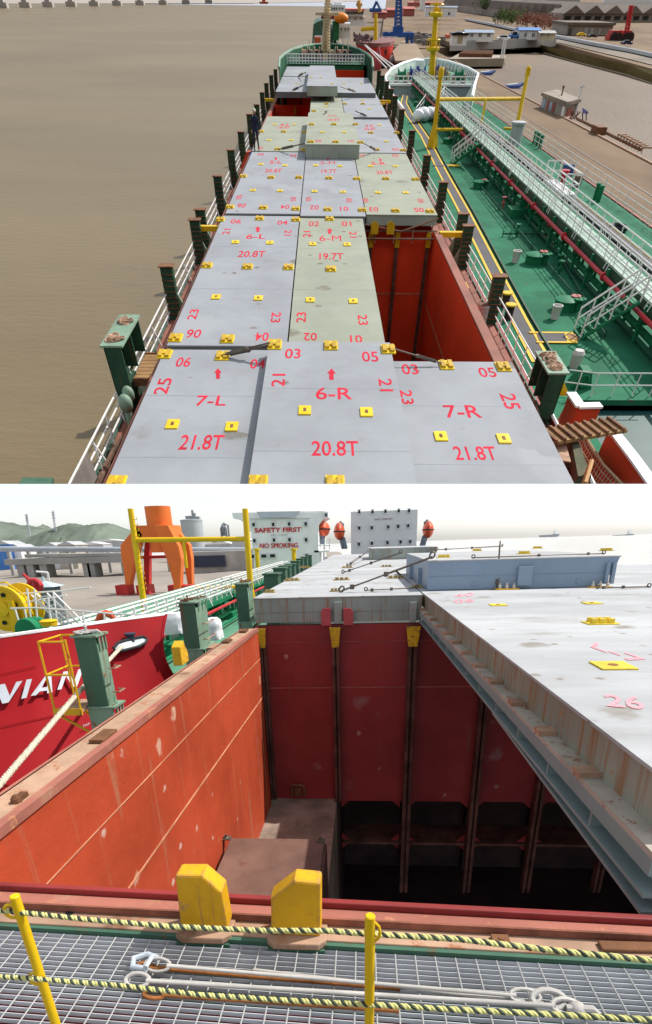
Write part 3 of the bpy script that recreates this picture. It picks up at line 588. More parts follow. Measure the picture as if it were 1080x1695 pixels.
# ---- tanker: red bow bulwark, green deck
tk = thing('tanker', 'red-hulled tanker lying alongside with green deck and white lettering on its bow', 'ship', (-5,9,ZW))
T = [L(275,1017,x=-3.35), L(210,1026,x=-3.72), L(140,1036,x=-4.15), L(70,1046,x=-4.6), L(0,1056,x=-5.1), L(-60,1065,x=-5.7), L(-150,1080,x=-6.8)]
Bt = [L(292,1127,x=-3.12), L(240,1185,x=-3.3), L(150,1250,x=-3.55), L(60,1325,x=-3.7), L(0,1385,x=-3.8), L(-60,1440,x=-3.95), L(-200,1560,x=-4.4)]
def surf(u, v):
    t = min(max(u,0),.9999)*(len(T)-1); i = int(t); f = t-i; a = T[i].lerp(T[i+1],f); b = Bt[i].lerp(Bt[i+1],f); p = a.lerp(b,v)
    p.x -= .28*v*(1-v)*(.3+u); return p
rows=[[surf(u/36,v/14) for u in range(37)] for v in range(15)]
for r in rows:                                                     # the bulwark's curved back edge
    pass
edge=[(275,1018),(271,1035),(268,1060),(270,1082),(275,1098),(283,1113),(292,1127)]
for k,r in enumerate(rows):
    t=k/14*6; i=min(int(t),5); f=t-i; px=edge[i][0]+(edge[i+1][0]-edge[i][0])*f; py=edge[i][1]+(edge[i+1][1]-edge[i][1])*f
    e=L(px,py,x=-3.35+.23*k/14); d=e-r[0]
    for q in range(7): r[q]=r[q]+d*(1-q/7)
x=MB(); x.grid(rows); x.grid([[p+V((-.05,0,0)) for p in r] for r in rows]); part(x,'bow_plating',m_hull,tk,smooth=True)
x=MB(); x.tube([p+V((-.02,0,.01)) for p in rows[0]],.03,6); part(x,'bulwark_cap',M_white,tk,smooth=True)
x=MB(); x.tube([r[0] for r in rows],.025,6); part(x,'bulwark_edge',m_hull,tk,smooth=True)
# fairlead opening
fc=[]; 
def hullpt(px,py,off=.0):
    best=None
    for i in range(60):
        for j in range(40):
            u,v=i/80,j/50; p=surf(u,v); d=BL.transposed()@p; q=(PX-FO*d.x/d.z,PY+FO*d.y/d.z); e=(q[0]-px)**2+(q[1]-py)**2
            if best is None or e<best[0]: best=(e,u,v)
    st=.02
    for it in range(8):
        for du in (-st,0,st):
            for dv in (-st,0,st):
                u,v=best[1]+du,best[2]+dv
                if u<0 or v<0: continue
                p=surf(u,v); d=BL.transposed()@p; q=(PX-FO*d.x/d.z,PY+FO*d.y/d.z); e=(q[0]-px)**2+(q[1]-py)**2
                if e<best[0]: best=(e,u,v)
        st*=.6
    p=surf(best[1],best[2]); q=L(px,py,y=p.y); return p*(1-off*.55)
ring=[hullpt(px,py,.035) for px,py in ((188,1073),(196,1064),(215,1058),(236,1054),(243,1057),(241,1064),(230,1070),(208,1076),(192,1079))]
x=MB(); x.poly(ring); part(x,'fairlead_opening',mat('fairlead_pale_inside',(.42,.47,.48),var=.5,scale=5,rough=.6),tk)
x=MB(); x.tube(ring,.024,7,closed=True); part(x,'fairlead_rim',mat('rim_black',(.03,.03,.035),rough=.5),tk,smooth=True)
c=sum(ring,V())/len(ring); x=MB(); x.lathe(c+V((-.03,.08,-.05)),[(.06,0),(.06,.16),(.09,.18),(.09,.2)],10); part(x,'bollard',mat('blue_black_bollard',(.04,.05,.08)),tk)
# name lettering follows the plating: pixel quad -> hull
def letter(txt, quad, m):
    x=MB(); a,b,c,d=quad; cs=[hullpt(*q,.03) for q in quad]      # bl, br, tr, tl
    x.write(txt, lambda u,v: cs[0]*(1-u)*(1-v)+cs[1]*u*(1-v)+cs[2]*u*v+cs[3]*(1-u)*v); part(x,'bow_lettering',m,tk)
letter('V',((2,1164),(9,1163),(37,1127),(-8,1134)),m_silv)
x=MB()
for ch,q in (('V',((-6,1167),(14,1163),(36,1127),(-9,1137))),('I',((36,1156),(44,1155),(53,1124),(44,1125))),('A',((51,1152),(87,1146),(84,1117),(76,1119))),('N',((95,1142),(128,1136),(139,1106),(105,1112)))):
    cs=[hullpt(*p,.03) for p in q]
    if ch=='N': f=lambda u,v,cs=cs: cs[0]*(1-u)*(1-v)+cs[1]*u*(1-v)+cs[2]*u*v+cs[3]*(1-u)*v
    else: f=lambda u,v,cs=cs: cs[0]*(1-u)*(1-v)+cs[1]*u*(1-v)+cs[2]*u*v+cs[3]*(1-u)*v
    if ch=='V':
        x2=[(0,1),(.22,1),(.5,.28),(.78,1),(1,1),(.62,0),(.38,0)]; x.poly([L(*p,y=cs[0].y) if False else hullpt(*p,.03) for p in ((-9,1135),(8,1132),(16,1152),(27,1129),(37,1127),(14,1163),(4,1165))])
    elif ch=='A':
        x.poly([hullpt(*p,.03) for p in ((51,1152),(60,1151),(67,1143),(78,1120),(75,1119))]); x.poly([hullpt(*p,.03) for p in ((75,1119),(85,1117),(87,1146),(78,1148),(78,1120))]); x.poly([hullpt(*p,.03) for p in ((66,1139),(79,1137),(79,1143),(64,1145))])
    elif ch=='I': x.poly([hullpt(*p,.03) for p in ((35,1157),(44,1155),(53,1124),(44,1125))])
    else:
        x.poly([hullpt(*p,.03) for p in ((95,1142),(102,1141),(112,1111),(105,1112))]); x.poly([hullpt(*p,.03) for p in ((105,1112),(114,1111),(123,1131),(121,1138))]); x.poly([hullpt(*p,.03) for p in ((119,1138),(128,1136),(138,1107),(130,1108))])
for o in [o for o in CH[tk.name] if o.name.startswith('bow_lettering')]: CH[tk.name].remove(o); bpy.data.objects.remove(o)
part(x,'bow_lettering',m_silv,tk)
letter('FWP',((138,1204),(149,1200),(149,1196),(138,1200)),m_greyt)
for (a,b) in (((0,1117),(60,1103)),((0,1204),(120,1178))):
    n=[hullpt(a[0]+(b[0]-a[0])*i/6,a[1]+(b[1]-a[1])*i/6,.008) for i in range(7)]; x=MB(); x.tube(n,.006,4); part(x,'hull_seam',m_hull,tk)
# deck and catwalk
x=MB(); x.box(-13,-3.12,YB-1.2,46,ZTK-.1,ZTK); part(x,'main_deck',m_deckg,tk)
x=MB(); x.box(-3.2,-3.1,8.6,46,ZTK,ZTK+.14); x.box(-3.2,-3.1,8,46,ZW,ZTK-.1); part(x,'sheer_strake',mat('bright_green_strake',(.02,.3,.07),var=.1,rough=.4),tk)
x=MB(); x.box(-12,-5.2,5.5,9.2,ZTK+.9,ZTK+.96); part(x,'forecastle_deck',m_deckg,tk)
Xc=-5.75; wlk=.42; zcw=L(430,962,x=Xc).z; zcw=-2.08; zr=zcw+.66
cw=thing('catwalk','green pipe bridge with white railings running the length of the tanker','catwalk',(Xc,22,ZTK))
y0,y1=8.2,41
x=MB(); x.box(Xc-wlk,Xc,y0,y1,zcw-.16,zcw); part(x,'deck_beam',m_pipeg,cw)
for side,xx in ((0,Xc-.02),(1,Xc-wlk+.02)):
    x=MB()
    for zz in (zr,zr-.22,zr-.44): x.tube([(xx,y0,zz),(xx,y1,zz)],.028,5)
    n=44
    for i in range(n): Y=y0+(y1-y0)*i/(n-1); x.tube([(xx,Y,zcw),(xx,Y,zr)],.03,5)
    for i in range(2,n,4): Y=y0+(y1-y0)*i/(n-1); x.tube([(xx,Y,zr-.1),(xx+(.25 if not side else -.25),Y,zcw-.05)],.016,5)
    part(x,'railing',M_rail,cw)
for i in range(17):
    Y=y0+.6+i*2; x=MB(); x.box(Xc-.1,Xc,Y,Y+.12,ZTK,zcw-.16); x.box(Xc-wlk,Xc-wlk+.1,Y,Y+.12,ZTK,zcw-.16); x.prism([(Xc+.05,Y+.05,zcw-.16),(Xc-.35,Y+.05,zcw-.16),(Xc-.05,Y+.05,zcw-.5)],(0,.04,0)); part(x,'support_frame',m_pipeg,cw)
for i,(xx,zz,m,r) in enumerate(((Xc+.55,zcw-.1,m_redp,.05),(Xc-.2,zcw-.45,m_redp,.04),(Xc-.5,zcw-.4,m_pipeg,.09),(Xc+.25,zcw-.55,m_pipeg,.08),(Xc+.75,ZTK+.2,m_pipeg,.05),(Xc-.9,zcw-.3,m_redp,.04))):
    x=MB(); x.tube([(xx,y0+.5,zz),(xx,y1-1,zz)],r,8); part(x,'pipe',m,cw,smooth=True)
# stair from the forecastle to the catwalk with white handrails
x=MB()
for p,q in (((60,1032),(150,1003)),((150,1003),(330,1024)),((330,1024),(226,1008)),((100,1010),(170,1005))): pass
def wl(pts,Y): return [L(px,py,y=Y) for px,py in pts]
fr=thing('forecastle_railing','white handrails and steep ladder on the tanker bow beside the yellow winch','railing',tuple(L(120,1050,y=8.3)))
x=MB(); r_=.016
x.tube(wl([(18,1007),(60,1006),(120,1010),(190,1016),(246,1018)],8.4),r_,5)
x.tube(wl([(0,985),(45,982),(100,978),(150,972)],9.0),r_,5); x.tube(wl([(30,1000),(70,992),(110,985)],8.8),r_,5)
for px,py,qx,qy in ((25,1008,34,1037),(40,1006,47,1036),(80,1007,88,1035),(136,1011,140,1034),(172,1014,174,1030),(190,1016,193,1026),(45,975,52,1030),(57,975,63,1034),(88,980,95,1030),(80,988,84,1036)):
    x.tube(wl([(px,py),(qx,qy)],8.5),r_,5)
part(x,'railing',M_rail,fr)
x=MB()
for a,b in (((52,985),(112,1036)),((60,983),(122,1036)),((78,982),(132,1034)),((88,980),(140,1032)),((55,992),(105,1035))): x.tube(wl([a,b],8.7),r_,5)
for t in range(7): x.tube(wl([(56+8*t,990+7*t),(80+8*t,986+7*t)],8.7),.012,4)
part(x,'ladder',M_rail,fr)
# yellow winch drum, green drum
wd=thing('winch_drum','big yellow winch drum on the tanker bow at the left edge','winch',tuple(L(14,1040,y=8.6)))
c=L(8,1008,y=8.6); rr=(L(43,1008,y=8.6)-c).length
x=MB(); x.lathe(c,[(rr*.95,-.06),(rr,-.04),(rr,.03),(rr*.9,.04),(rr*.88,.01),(rr*.3,.01),(rr*.3,.08),(.05,.09)],28,ax='y')
for v in x.v: v.y=2*c.y-v.y
part(x,'flange',M_yel2,wd)
for i in range(6):
    t=i*1.047+.3; y_=MB(); y_.lathe(c+V((rr*.62*math.cos(t),-.03,rr*.62*math.sin(t))),[(rr*.1,-.01),(rr*.1,.015)],10,ax='y'); part(y_,'lightening_hole',M_black,wd)
x=MB(); x.lathe(c+V((0,.05,0)),[(rr*.55,0),(rr*.55,.5)],20,ax='y'); x.lathe(c+V((0,.5,0)),[(rr*1.02,0),(rr*1.02,.05)],28,ax='y'); part(x,'barrel',M_yel2,wd)
x=MB(); q=L(20,1030,y=8.5); x.prism([q+V((-.06,0,-.45)),q+V((.12,0,-.45)),q+V((.1,0,.35)),q+V((.0,0,.35))],(0,.06,0)); x.tube([c+V((-rr*1.05,-.02,0)),c+V((-rr*.5,-.02,rr*1.08)),c+V((rr*.4,-.02,rr*1.15)),c+V((rr*1.1,-.02,rr*.6)),c+V((rr*1.3,-.02,-.1))],.015,5); part(x,'support_bracket',M_yel2,wd)
c=L(44,1044,y=8.2); rr=.19; x=MB(); x.lathe(c,[(rr,-.02),(rr*1.05,.0),(rr,.35)],24,ax='y'); x.cbox(c+V((0,.17,-.5)),.3,.3,.4); single(x,'winch_drum',m_pipeg,'green round winch housing just behind the red bulwark','winch')
c=L(177,1030,y=8.6); x=MB(); x.tube([c+V((-.16,0,-.1)),c+V((-.15,0,.02)),c+V((-.08,0,.12)),c+V((.02,0,.15)),c+V((.1,0,.12)),c+V((.17,0,.02)),c+V((.17,0,-.1))],.06,8); single(x,'pipe_bend',m_lboat,'orange pipe bend behind the red bulwark top','pipe',smooth=True)
c=L(82,1036,y=8.1); x=MB(); x.lathe(c,[(.12,0),(.13,.06),(.14,.08),(.1,.1)],16); single(x,'mushroom_vent',M_yel2,'small round yellow vent head behind the white bulwark cap','vent')
# red foam monitor and blue-roofed hut behind
mo=thing('fire_monitor','red fire monitor with a long nozzle above the tanker bow','fire monitor',tuple(L(60,985,y=11)))
c=L(58,969,y=11); x=MB(); x.tube([c+V((0,0,-.5)),c,c+V((.03,0,.05))],.07,8); x.tube([c+V((.13*math.cos(t*.628),0,.1*math.sin(t*.628))) for t in range(10)],.06,6,closed=True); part(x,'body',m_redp,mo,smooth=True)
x=MB(); x.tube([c,L(38,950,y=11)],[.05,.03],7); part(x,'nozzle',m_redp,mo)
hb_=thing('quay_hut','small dark hut with a pale blue pointed roof beyond the tanker bow','hut',tuple(L(72,1000,y=14)))
c0_=L(60,972,y=14); c1_=L(86,972,y=14); x=MB(); x.box(c0_.x,c1_.x,14,14.4,ZTK-.5,c0_.z); part(x,'wall',mat('hut_grey',(.12,.13,.14)),hb_)
x=MB(); ap=L(72,961,y=14.2); q=[V((c0_.x-.1,13.9,c0_.z)),V((c1_.x+.1,13.9,c0_.z)),V((c1_.x+.1,14.5,c0_.z)),V((c0_.x-.1,14.5,c0_.z))]; x.add(q+[ap],[(0,1,4),(1,2,4),(2,3,4),(3,0,4),(3,2,1,0)]); x.lathe(ap,[(.04,-.05),(.04,.1)],6); part(x,'roof',mat('hut_roof_blue',(.42,.52,.56),var=.1,rough=.6),hb_)
x=MB(); a=L(84,990,y=40); b=L(79,948,y=40); x.tube([a,b],.09,5); x.tube([b,b+V((-.9,0,.1))],.08,5); single(x,'lamp_post',M_rail,'leaning white lamp post on the mud behind the tanker railings','lamp post')
# mooring rope
a=hullpt(202,1070,.06); b=L(130,1146,x=-2.95); c=L(0,1298,x=-2.62); d=L(-120,1440,x=-2.5)
pts=[]; 
for p,q in ((a,b),(b,c),(c,d)):
    for i in range(8): pts.append(p.lerp(q,i/8))
pts.append(d); ln=sum((q-p).length for p,q in zip(pts,pts[1:]))
mr=thing('mooring_rope','thick white mooring rope from the bow fairlead down to the left edge','rope',tuple(a)); n=int(ln/.02)
def rat(t):
    s=t*ln
    for p,q in zip(pts,pts[1:]):
        l_=(q-p).length
        if s<=l_: return p.lerp(q,s/l_),(q-p).normalized()
        s-=l_
    return pts[-1],(pts[-1]-pts[-2]).normalized()
for k in range(3):
    pp=[]
    for i in range(n+1):
        c_,d_=rat(i/n); u=d_.cross(V((0,0,1))).normalized(); v=u.cross(d_); ang=i/n*ln/.1*6.283+k*2.094; pp.append(c_+(u*math.cos(ang)+v*math.sin(ang))*.0135)
    x=MB(); x.tube(pp,.015,6); part(x,'rope_strand',m_rope,mr,smooth=True)
# deck items: bulk bags, green drum, paint cans, valves
def bag(px,py,Y,w_,h,lb):
    c=L(px,py,y=Y); x=MB(); rows=[]
    for i in range(9):
        t=i/8; row=[]
        for k in range(17):
            a=6.283*k/16; sx=abs(math.cos(a))**.5*math.copysign(1,math.cos(a)); sy=abs(math.sin(a))**.5*math.copysign(1,math.sin(a))
            rad=w_/2*(1-.25*max(0,t-.75)*4*t)*(1+.05*math.sin(t*6+k)+random.uniform(-.04,.04)); row.append(c+V((sx*rad,sy*rad,t*h+random.uniform(-.02,.02))))
        row[-1]=row[0].copy(); rows.append(row)
    x.grid(rows); x.poly(rows[-1][:-1]); single(x,'bulk_bag',m_bag,lb,'bulk bag',group='white bulk bags on the green deck',smooth=True)
bag(291,1047,11,.5,.42,'left bulging white bulk bag on the green deck, half behind the wide post'); bag(352,1057,12,.48,.46,'right white bulk bag on the green deck, below the brown plank')
c=Zt(281,1085); x=MB(); x.lathe(c,[(.28,0),(.28,.3),(.3,.31),(.3,.34),(.25,.38),(.05,.4)],18); single(x,'deck_drum',m_pipeg,'low green round tank lid on the deck at the end of the red bulwark','tank lid',smooth=True)
c=Zt(296,1072); x=MB(); x.lathe(c,[(.07,0),(.07,.2),(.075,.21)],12); single(x,'paint_can',mat('can_blue_white',(.45,.55,.62)),'small pale paint can on the green deck','can')
vt=thing('tank_hatch','green boxy tank hatch with valves behind the brown plank','tank hatch',tuple(Zt(372,1024)))
c=Zt(372,1024); x=MB(); x.cbox(c,.9,.7,.28); part(x,'trunk',m_pipeg,vt,bevel=.02)
for dx in (-.25,.2): x=MB(); x.lathe(c+V((dx,0,.28)),[(.12,0),(.12,.15),(.05,.17),(.05,.3),(.16,.31),(.16,.34)],12); part(x,'valve',m_pipeg,vt)
for i,(px,py) in enumerate(((330,985),(345,1000),(362,990),(380,1000),(300,1000),(355,975),(385,985),(318,1005))):
    c=Zt(px,py+22); x=MB(); h=.6+.2*(i%3); x.tube([c,c+V((0,0,h))],.06,7); x.tube([c+V((-.2,0,h*.6)),c+V((.25,0,h*.6))],.05,6); x.lathe(c+V((0,0,h)),[(.15,0),(.15,.03)],10)
    single(x,'deck_valve',m_pipeg,ORD[i]+' green pipe stand with a handwheel in the pipework below the catwalk','valve',group='green deck valves below the catwalk')
c=Zt(352,1010); x=MB(); x.tube([L(342,1009,y=c.y),L(362,1009,y=c.y)],.08,8); x.tube([c+V((-.2,0,.1)),c+V((-.2,0,-.2))],.04,6); x.tube([c+V((.2,0,.1)),c+V((.2,0,-.2))],.04,6); single(x,'deck_pipe',M_yel2,'short yellow pipe lying between the green posts on the deck','pipe')
# gantry
Yg=Zt(415,1013).y
gy_=thing('hose_gantry','yellow goalpost gantry standing over the tanker catwalk','gantry',tuple(L(325,1013,y=Yg)))
for bx_,tx,bp in ((418,406,1013),(238,216,1000)):
    b_=L(bx_,bp,y=Yg); b_.z=ZTK; t_=L(tx,842,y=Yg); t_.x=b_.x+(t_.x-b_.x)*.55 if False else t_.x; x=MB(); x.tube([b_,V((t_.x,Yg,t_.z))],[.14,.12],12); part(x,'post',M_yel2,gy_,smooth=True)
    if bx_==418: x=MB(); x.lathe(b_,[(.32,0),(.3,.05),(.16,.9)],4); part(x,'foot',M_yel2,gy_)
    else:
        for i in range(14): x=MB(); p=b_.lerp(V((t_.x,Yg,t_.z)),.25+i*.05); x.tube([p+V((.1,-.1,0)),p+V((.26,-.1,0)),p+V((.26,-.1,.09))],.018,4); part(x,'rung',M_yel2,gy_)
a=L(219,894,y=Yg); b=L(410,892,y=Yg); x=MB(); x.tube([a,b],.1,10); part(x,'crossbar',M_yel2,gy_,smooth=True)
a=L(304,894,y=Yg); x=MB(); x.tube([a,L(309,940,y=Yg)],.07,8); part(x,'drop_pipe',M_yel2,gy_)
a=L(322,973,y=Yg); b=L(412,972,y=Yg); x=MB(); x.tube([a,b],.09,8); part(x,'lower_bar',M_yel2,gy_)
# ---- deckhouses
def house(name,label,q,Y,depth,zbot,m): 
    a=L(*q[0],y=Y); b=L(*q[1],y=Y); o=thing(name,label,'deckhouse',((a.x+b.x)/2,Y,zbot)); x=MB(); x.box(a.x,b.x,Y,Y+depth,zbot,a.z); part(x,'wall',m,o); return o,a,b
Y1=44
o,a,b=house('deckhouse','white tanker deckhouse with red SAFETY FIRST and NO SMOKING lettering',((414,852),(526,849)),Y1,9,ZTK,M_white)
def HP(px,py,d=0): return L(px,py,y=Y1-d)
x=MB(); x.prism([HP(414,880,.0)+V((0,.05,0)),HP(408,868)+V((0,.05,0)),HP(398,861)+V((0,.05,0)),HP(386,858)+V((0,.05,0)),HP(384,849)+V((0,.05,0)),HP(530,846)+V((0,.05,0)),HP(541,846)+V((0,.05,0)),HP(541,855)+V((0,.05,0)),HP(532,861)+V((0,.05,0)),HP(526,870)+V((0,.05,0)),HP(526,880)+V((0,.05,0))],(0,5,0)); part(x,'bridge_wing',M_white,o)
x=MB(); x.prism([HP(425,847,.5),HP(497,846,.5),HP(488,856,.5),HP(430,857,.5)],(0,.4,0)); part(x,'bridge_front',mat('bridge_front_grey',(.5,.53,.6),var=.05),o)
x=MB(); x.prism([HP(414,858,.12),HP(513,857,.12),HP(513,858.3,.12),HP(414,859.5,.12)],(0,.1,0)); part(x,'ledge',mat('ledge_grey',(.6,.6,.62)),o)
for px,py,w_,h in ((420,868.5,4,6),(452.5,868,4,6),(479,867.5,4,6),(506.5,867,4,6),(421.5,895,4,6),(454,894,4,6),(479.5,893.5,4,6),(507,893.5,4,6),(419,921,4,6),(437,920.5,8,5.5),(451.5,920,8,5.5),(508,920,4,6),(540,852.5,3.5,5.5)):
    p,q=HP(px-w_/2,py+h/2,.1),HP(px+w_/2,py-h/2,.1); x=MB(); x.box(p.x,q.x,Y1-.1,Y1+.02,p.z,q.z); wn=part(x,'window',M_black,o)
    x=MB(); k=.09
    for z_ in (p.z-k,q.z): x.box(p.x-k,q.x+k,Y1-.13,Y1+.0,z_,z_+k)
    for x_ in (p.x-k,q.x): x.box(x_,x_+k,Y1-.13,Y1+.0,p.z,q.z)
    part(x,'frame',mat('window_frame_grey',(.66,.67,.68)),wn)
def sign(o,s,bl,br,tl,Y,m,nm='lettering'):
    A=L(*bl,y=Y);B_=L(*br,y=Y);C_=L(*tl,y=Y); x=MB(); x.write(s,lambda u,v:A+(B_-A)*u+(C_-A)*v); y_=MB(); y_.v=x.v+[p+V((0,.06,0)) for p in x.v]; y_.f=x.f; part(y_,nm,m,o)
text('SAFETY FIRST',.03); text('NO SMOKING',0.); text('IMO 1110101',0.); text('IMO 9340703',0.)
sign(o,'SAFETY FIRST',(421.5,882),(499,880.5),(421.5,874),Y1-.07,m_text); [sign(o,'NO SMOKING',(430+k,907.5),(493+k,906.5),(430+k,899.5),Y1-.07-.07*i,m_text) for i,k in enumerate((0,.55))]; sign(o,'IMO 1110101',(449,888),(476,887),(449,884.5),Y1-.07,m_greyt)
for px in (426,487):
    p,q=L(px-3,930,y=Y1-2),L(px+3,911,y=Y1-2); x=MB(); x.lathe(((p.x+q.x)/2,Y1-2,ZTK),[(.17,0),(.17,q.z-ZTK),(.28,q.z-ZTK+.02),(.28,q.z-ZTK+.15)],10); single(x,'vent_post',M_yel2,'yellow vent post before the white deckhouse, %s' % ('left one by the catwalk rails' if px<450 else 'right one below the word SMOKING'),'vent post')
p=L(533,925,y=Y1+1); x=MB(); a_=L(522,911,y=Y1+1); b_=L(547,911,y=Y1+1); x.box(a_.x,b_.x,Y1,Y1+3,a_.z-.15,a_.z); part(x,'boat_deck',M_white,o)
x=MB(); 
for px in (530,538,546): c=L(px,911,y=Y1); x.tube([c,c+V((0,0,.9))],.04,4)
x.tube([L(524,903,y=Y1),L(547,903,y=Y1)],.04,4); part(x,'deck_rail',M_rail,o)
Y2=50
o2,a,b=house('deckhouse','pale grey deckhouse of the cargo ship with rows of small dark windows',((581,847),(692,845)),Y2,9,ZD,mat('rust_stained_white_paint',(.66,.68,.7),var=.06,rust=.1,streak=.25,rcol=(.42,.36,.27),scale=.5))
for px,py in ((595,847),(617,847),(638.5,846.5),(660.5,845.5),(677.5,845.5),(595,874),(616,873.5),(643,872),(659.5,871),(676,870),(594.5,900.5),(616,899),(642,898),(663.5,897),(679.5,896.5)):
    p,q=L(px-1.8,py+3,y=Y2),L(px+1.8,py-2.6,y=Y2); x=MB(); x.box(p.x,q.x,Y2-.08,Y2+.02,p.z,q.z); wn=part(x,'window',M_black,o2)
    x=MB(); k=.07; x.box(p.x-k,q.x+k,Y2-.11,Y2,q.z,q.z+k); x.box(p.x-k,q.x+k,Y2-.11,Y2,p.z-k,p.z); part(x,'frame',mat('window_frame_grey',()),wn)
text('IMO 9340703',.01); sign(o2,'IMO 9340703',(621,861.5),(650,860),(621,858.5),Y2-.05,mat('faded_maroon_lettering',(.2,.1,.13)))
def lifeboat(px,py,Y,w_,h,lb,dav):
    c=L(px,py,y=Y); rw=abs(L(px+w_/2,py,y=Y).x-c.x); rh=abs(L(px,py-h/2,y=Y).z-c.z); o=thing('lifeboat',lb,'lifeboat',tuple(c-V((0,0,rh))),group='orange lifeboats in davits')
    x=MB(); x.ell(c,rw,rw*2.4,rh,16,12); part(x,'hull',m_lboat,o,smooth=True)
    x=MB(); x.ell(c+V((0,0,rh*.45)),rw*.75,rw*1.9,rh*.62,14,10); part(x,'canopy',mat('lifeboat_faded',(.55,.16,.1),var=.3,scale=2),o,smooth=True)
    x=MB(); x.tube([c+V((rw*1.01*math.cos(t*.524),-rw*.0,0))+V((0,rw*2.4*math.sin(t*.524),0)) for t in range(12)],.06,5,closed=True); part(x,'rubbing_strake',m_dark,o)
    x=MB()
    for k in range(4):
        b0_=c+V((dav*rw*(.2+.5*k),rw*.5-k*.2,-rh*.7)); x.tube([b0_,b0_+V((dav*rw*.9,.2,-rh*1.3))],.12,6)
    x.tube([c+V((dav*rw*1.2,0,-rh*1.7)),c+V((dav*rw*1.3,0,rh*.9)),c+V((dav*rw*.2,0,rh*1.15))],.11,6); part(x,'davit',mat('davit_blue_grey',(.14,.18,.24),var=.2),o); return o
lifeboat(536.5,876,46,20,25,'orange lifeboat hanging at the right side of the SAFETY FIRST deckhouse',-.15)
lifeboat(562,880,50,18,29,'orange lifeboat left of the grey deckhouse, with blue-grey davits',.5)
lifeboat(709,877,51,18,28,'orange lifeboat right of the grey deckhouse, standing against the white sky',-.5)
# ---- orange quay crane
Yc=52
cr=thing('quay_crane','orange portal crane pedestal with four bent legs behind the catwalk','crane',tuple(L(262,990,y=Yc)))
def CP(px,py,d=0): return L(px,py,y=Yc+d)
c=CP(251,870); rt=abs(CP(272,870).x-c.x); x=MB(); x.lathe((c.x,Yc+2.2,CP(251,915).z),[(rt,0),(rt,CP(251,836).z-CP(251,915).z)],24); part(x,'column',m_orange,cr,smooth=True)
x=MB(); x.prism([CP(226,870,1),CP(285,869,1),CP(290,894,1),CP(224,894,1)],(0,2.5,0)); part(x,'portal_head',m_orange,cr)
def leg(pts,d,th,m): x=MB(); x.prism([CP(px,py,d) for px,py in pts],(0,th,0)); part(x,'leg',m,cr,bevel=.05)
leg([(226,870),(199,903),(201,925),(205,945),(208,975),(208,1000),(216,1000),(216,965),(222,935),(232,900),(236,885)],1,.9,m_orange)
leg([(256,869),(278,869),(296,905),(300,925),(298,975),(298,1000),(288,1000),(287,965),(276,925),(262,893)],-.2,1,m_orange)
leg([(279,869),(287,870),(313,902),(317,925),(318,975),(318,1000),(313,1000),(312,975),(303,925),(296,912),(285,885)],2.6,.9,m_orange)
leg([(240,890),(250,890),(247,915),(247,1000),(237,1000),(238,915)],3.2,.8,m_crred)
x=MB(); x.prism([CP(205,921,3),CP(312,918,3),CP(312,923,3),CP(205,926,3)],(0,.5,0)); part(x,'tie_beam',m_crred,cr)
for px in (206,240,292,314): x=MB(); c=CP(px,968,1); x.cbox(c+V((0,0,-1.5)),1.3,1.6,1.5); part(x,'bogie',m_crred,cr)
# ---- silo, small tower, pier, pipes, sheds, masts
Ys=150; c=L(322,905,y=Ys); rt=abs(L(339,890,y=Ys).x-c.x)*.93; zt=L(321,863,y=Ys).z
si=thing('cement_silo','tall grey cement silo with machinery on its roof','silo',tuple(c)); x=MB(); x.lathe((c.x,Ys,ZTK),[(rt,0),(rt,zt-ZTK),(rt*1.02,zt-ZTK),(rt*1.02,zt-ZTK+.4),(rt*.9,zt-ZTK+.5)],28); part(x,'drum',mat('silo_grey',(.36,.39,.4),var=.08,rough=.8,scale=.2),si,smooth=True)
x=MB()
for px,py,w_,h in ((313,862,8,8),(322,861,6,12),(328,862,7,7),(319,850,3,6)): 
    q=L(px,py,y=Ys); e=abs(L(px+w_/2,py,y=Ys).x-q.x); hh=L(px,py-h,y=Ys).z-q.z; x.box(q.x-e,q.x+e,Ys-e,Ys+e,q.z,q.z+hh)
part(x,'roof_machinery',mat('silo_machinery',(.25,.27,.28),var=.2),si)
c=L(372,895,y=170); x=MB(); hh=L(372,873,y=170).z; e=abs(L(377,895,y=170).x-c.x)
x.lathe((c.x,170,hh-2.4),[(.3,0),(e*.8,1.2),(e*.8,2.6),(.4,3.4)],12)
for sx in (-1,1):
    for sy in (-1,1): x.tube([(c.x+sx*e*.8,170+sy*e*.8,ZTK),(c.x+sx*e*.7,170+sy*e*.7,hh)],.22,5)
x.tube([(c.x+e*1.6,170,ZTK),(c.x+e*1.6,170,hh+.5),(c.x,170,hh+1.2)],.35,6); single(x,'hopper_tower',mat('tower_grey',(.2,.22,.24),var=.15),'thin grey hopper tower on legs right of the cement silo','tower')
pr=thing('pier','long concrete pier carrying pipes across the mud at the left','pier',tuple(L(110,950,y=85)))
def beam(name,q0,q1,Y,h0,dep,m,par):
    a,b=L(*q0,y=Y),L(*q1,y=Y); x=MB(); h=h0; x.hexa([(a.x,Y,a.z-h),(b.x,Y,b.z-h),(b.x,Y+dep,b.z-h),(a.x,Y+dep,a.z-h)],[(a.x,Y,a.z),(b.x,Y,b.z),(b.x,Y+dep,b.z),(a.x,Y+dep,a.z)]); return part(x,name,m,par)
m_pier=mat('pier_concrete',(.32,.31,.29),var=.2,rough=.9,dirt=.4,dcol=(.16,.15,.13),scale=.3)
beam('deck',(6,926),(216,921),85,.9,6,m_pier,pr)
beam('side_wall',(40,918),(216,915),86,.5,5,m_pier,pr)
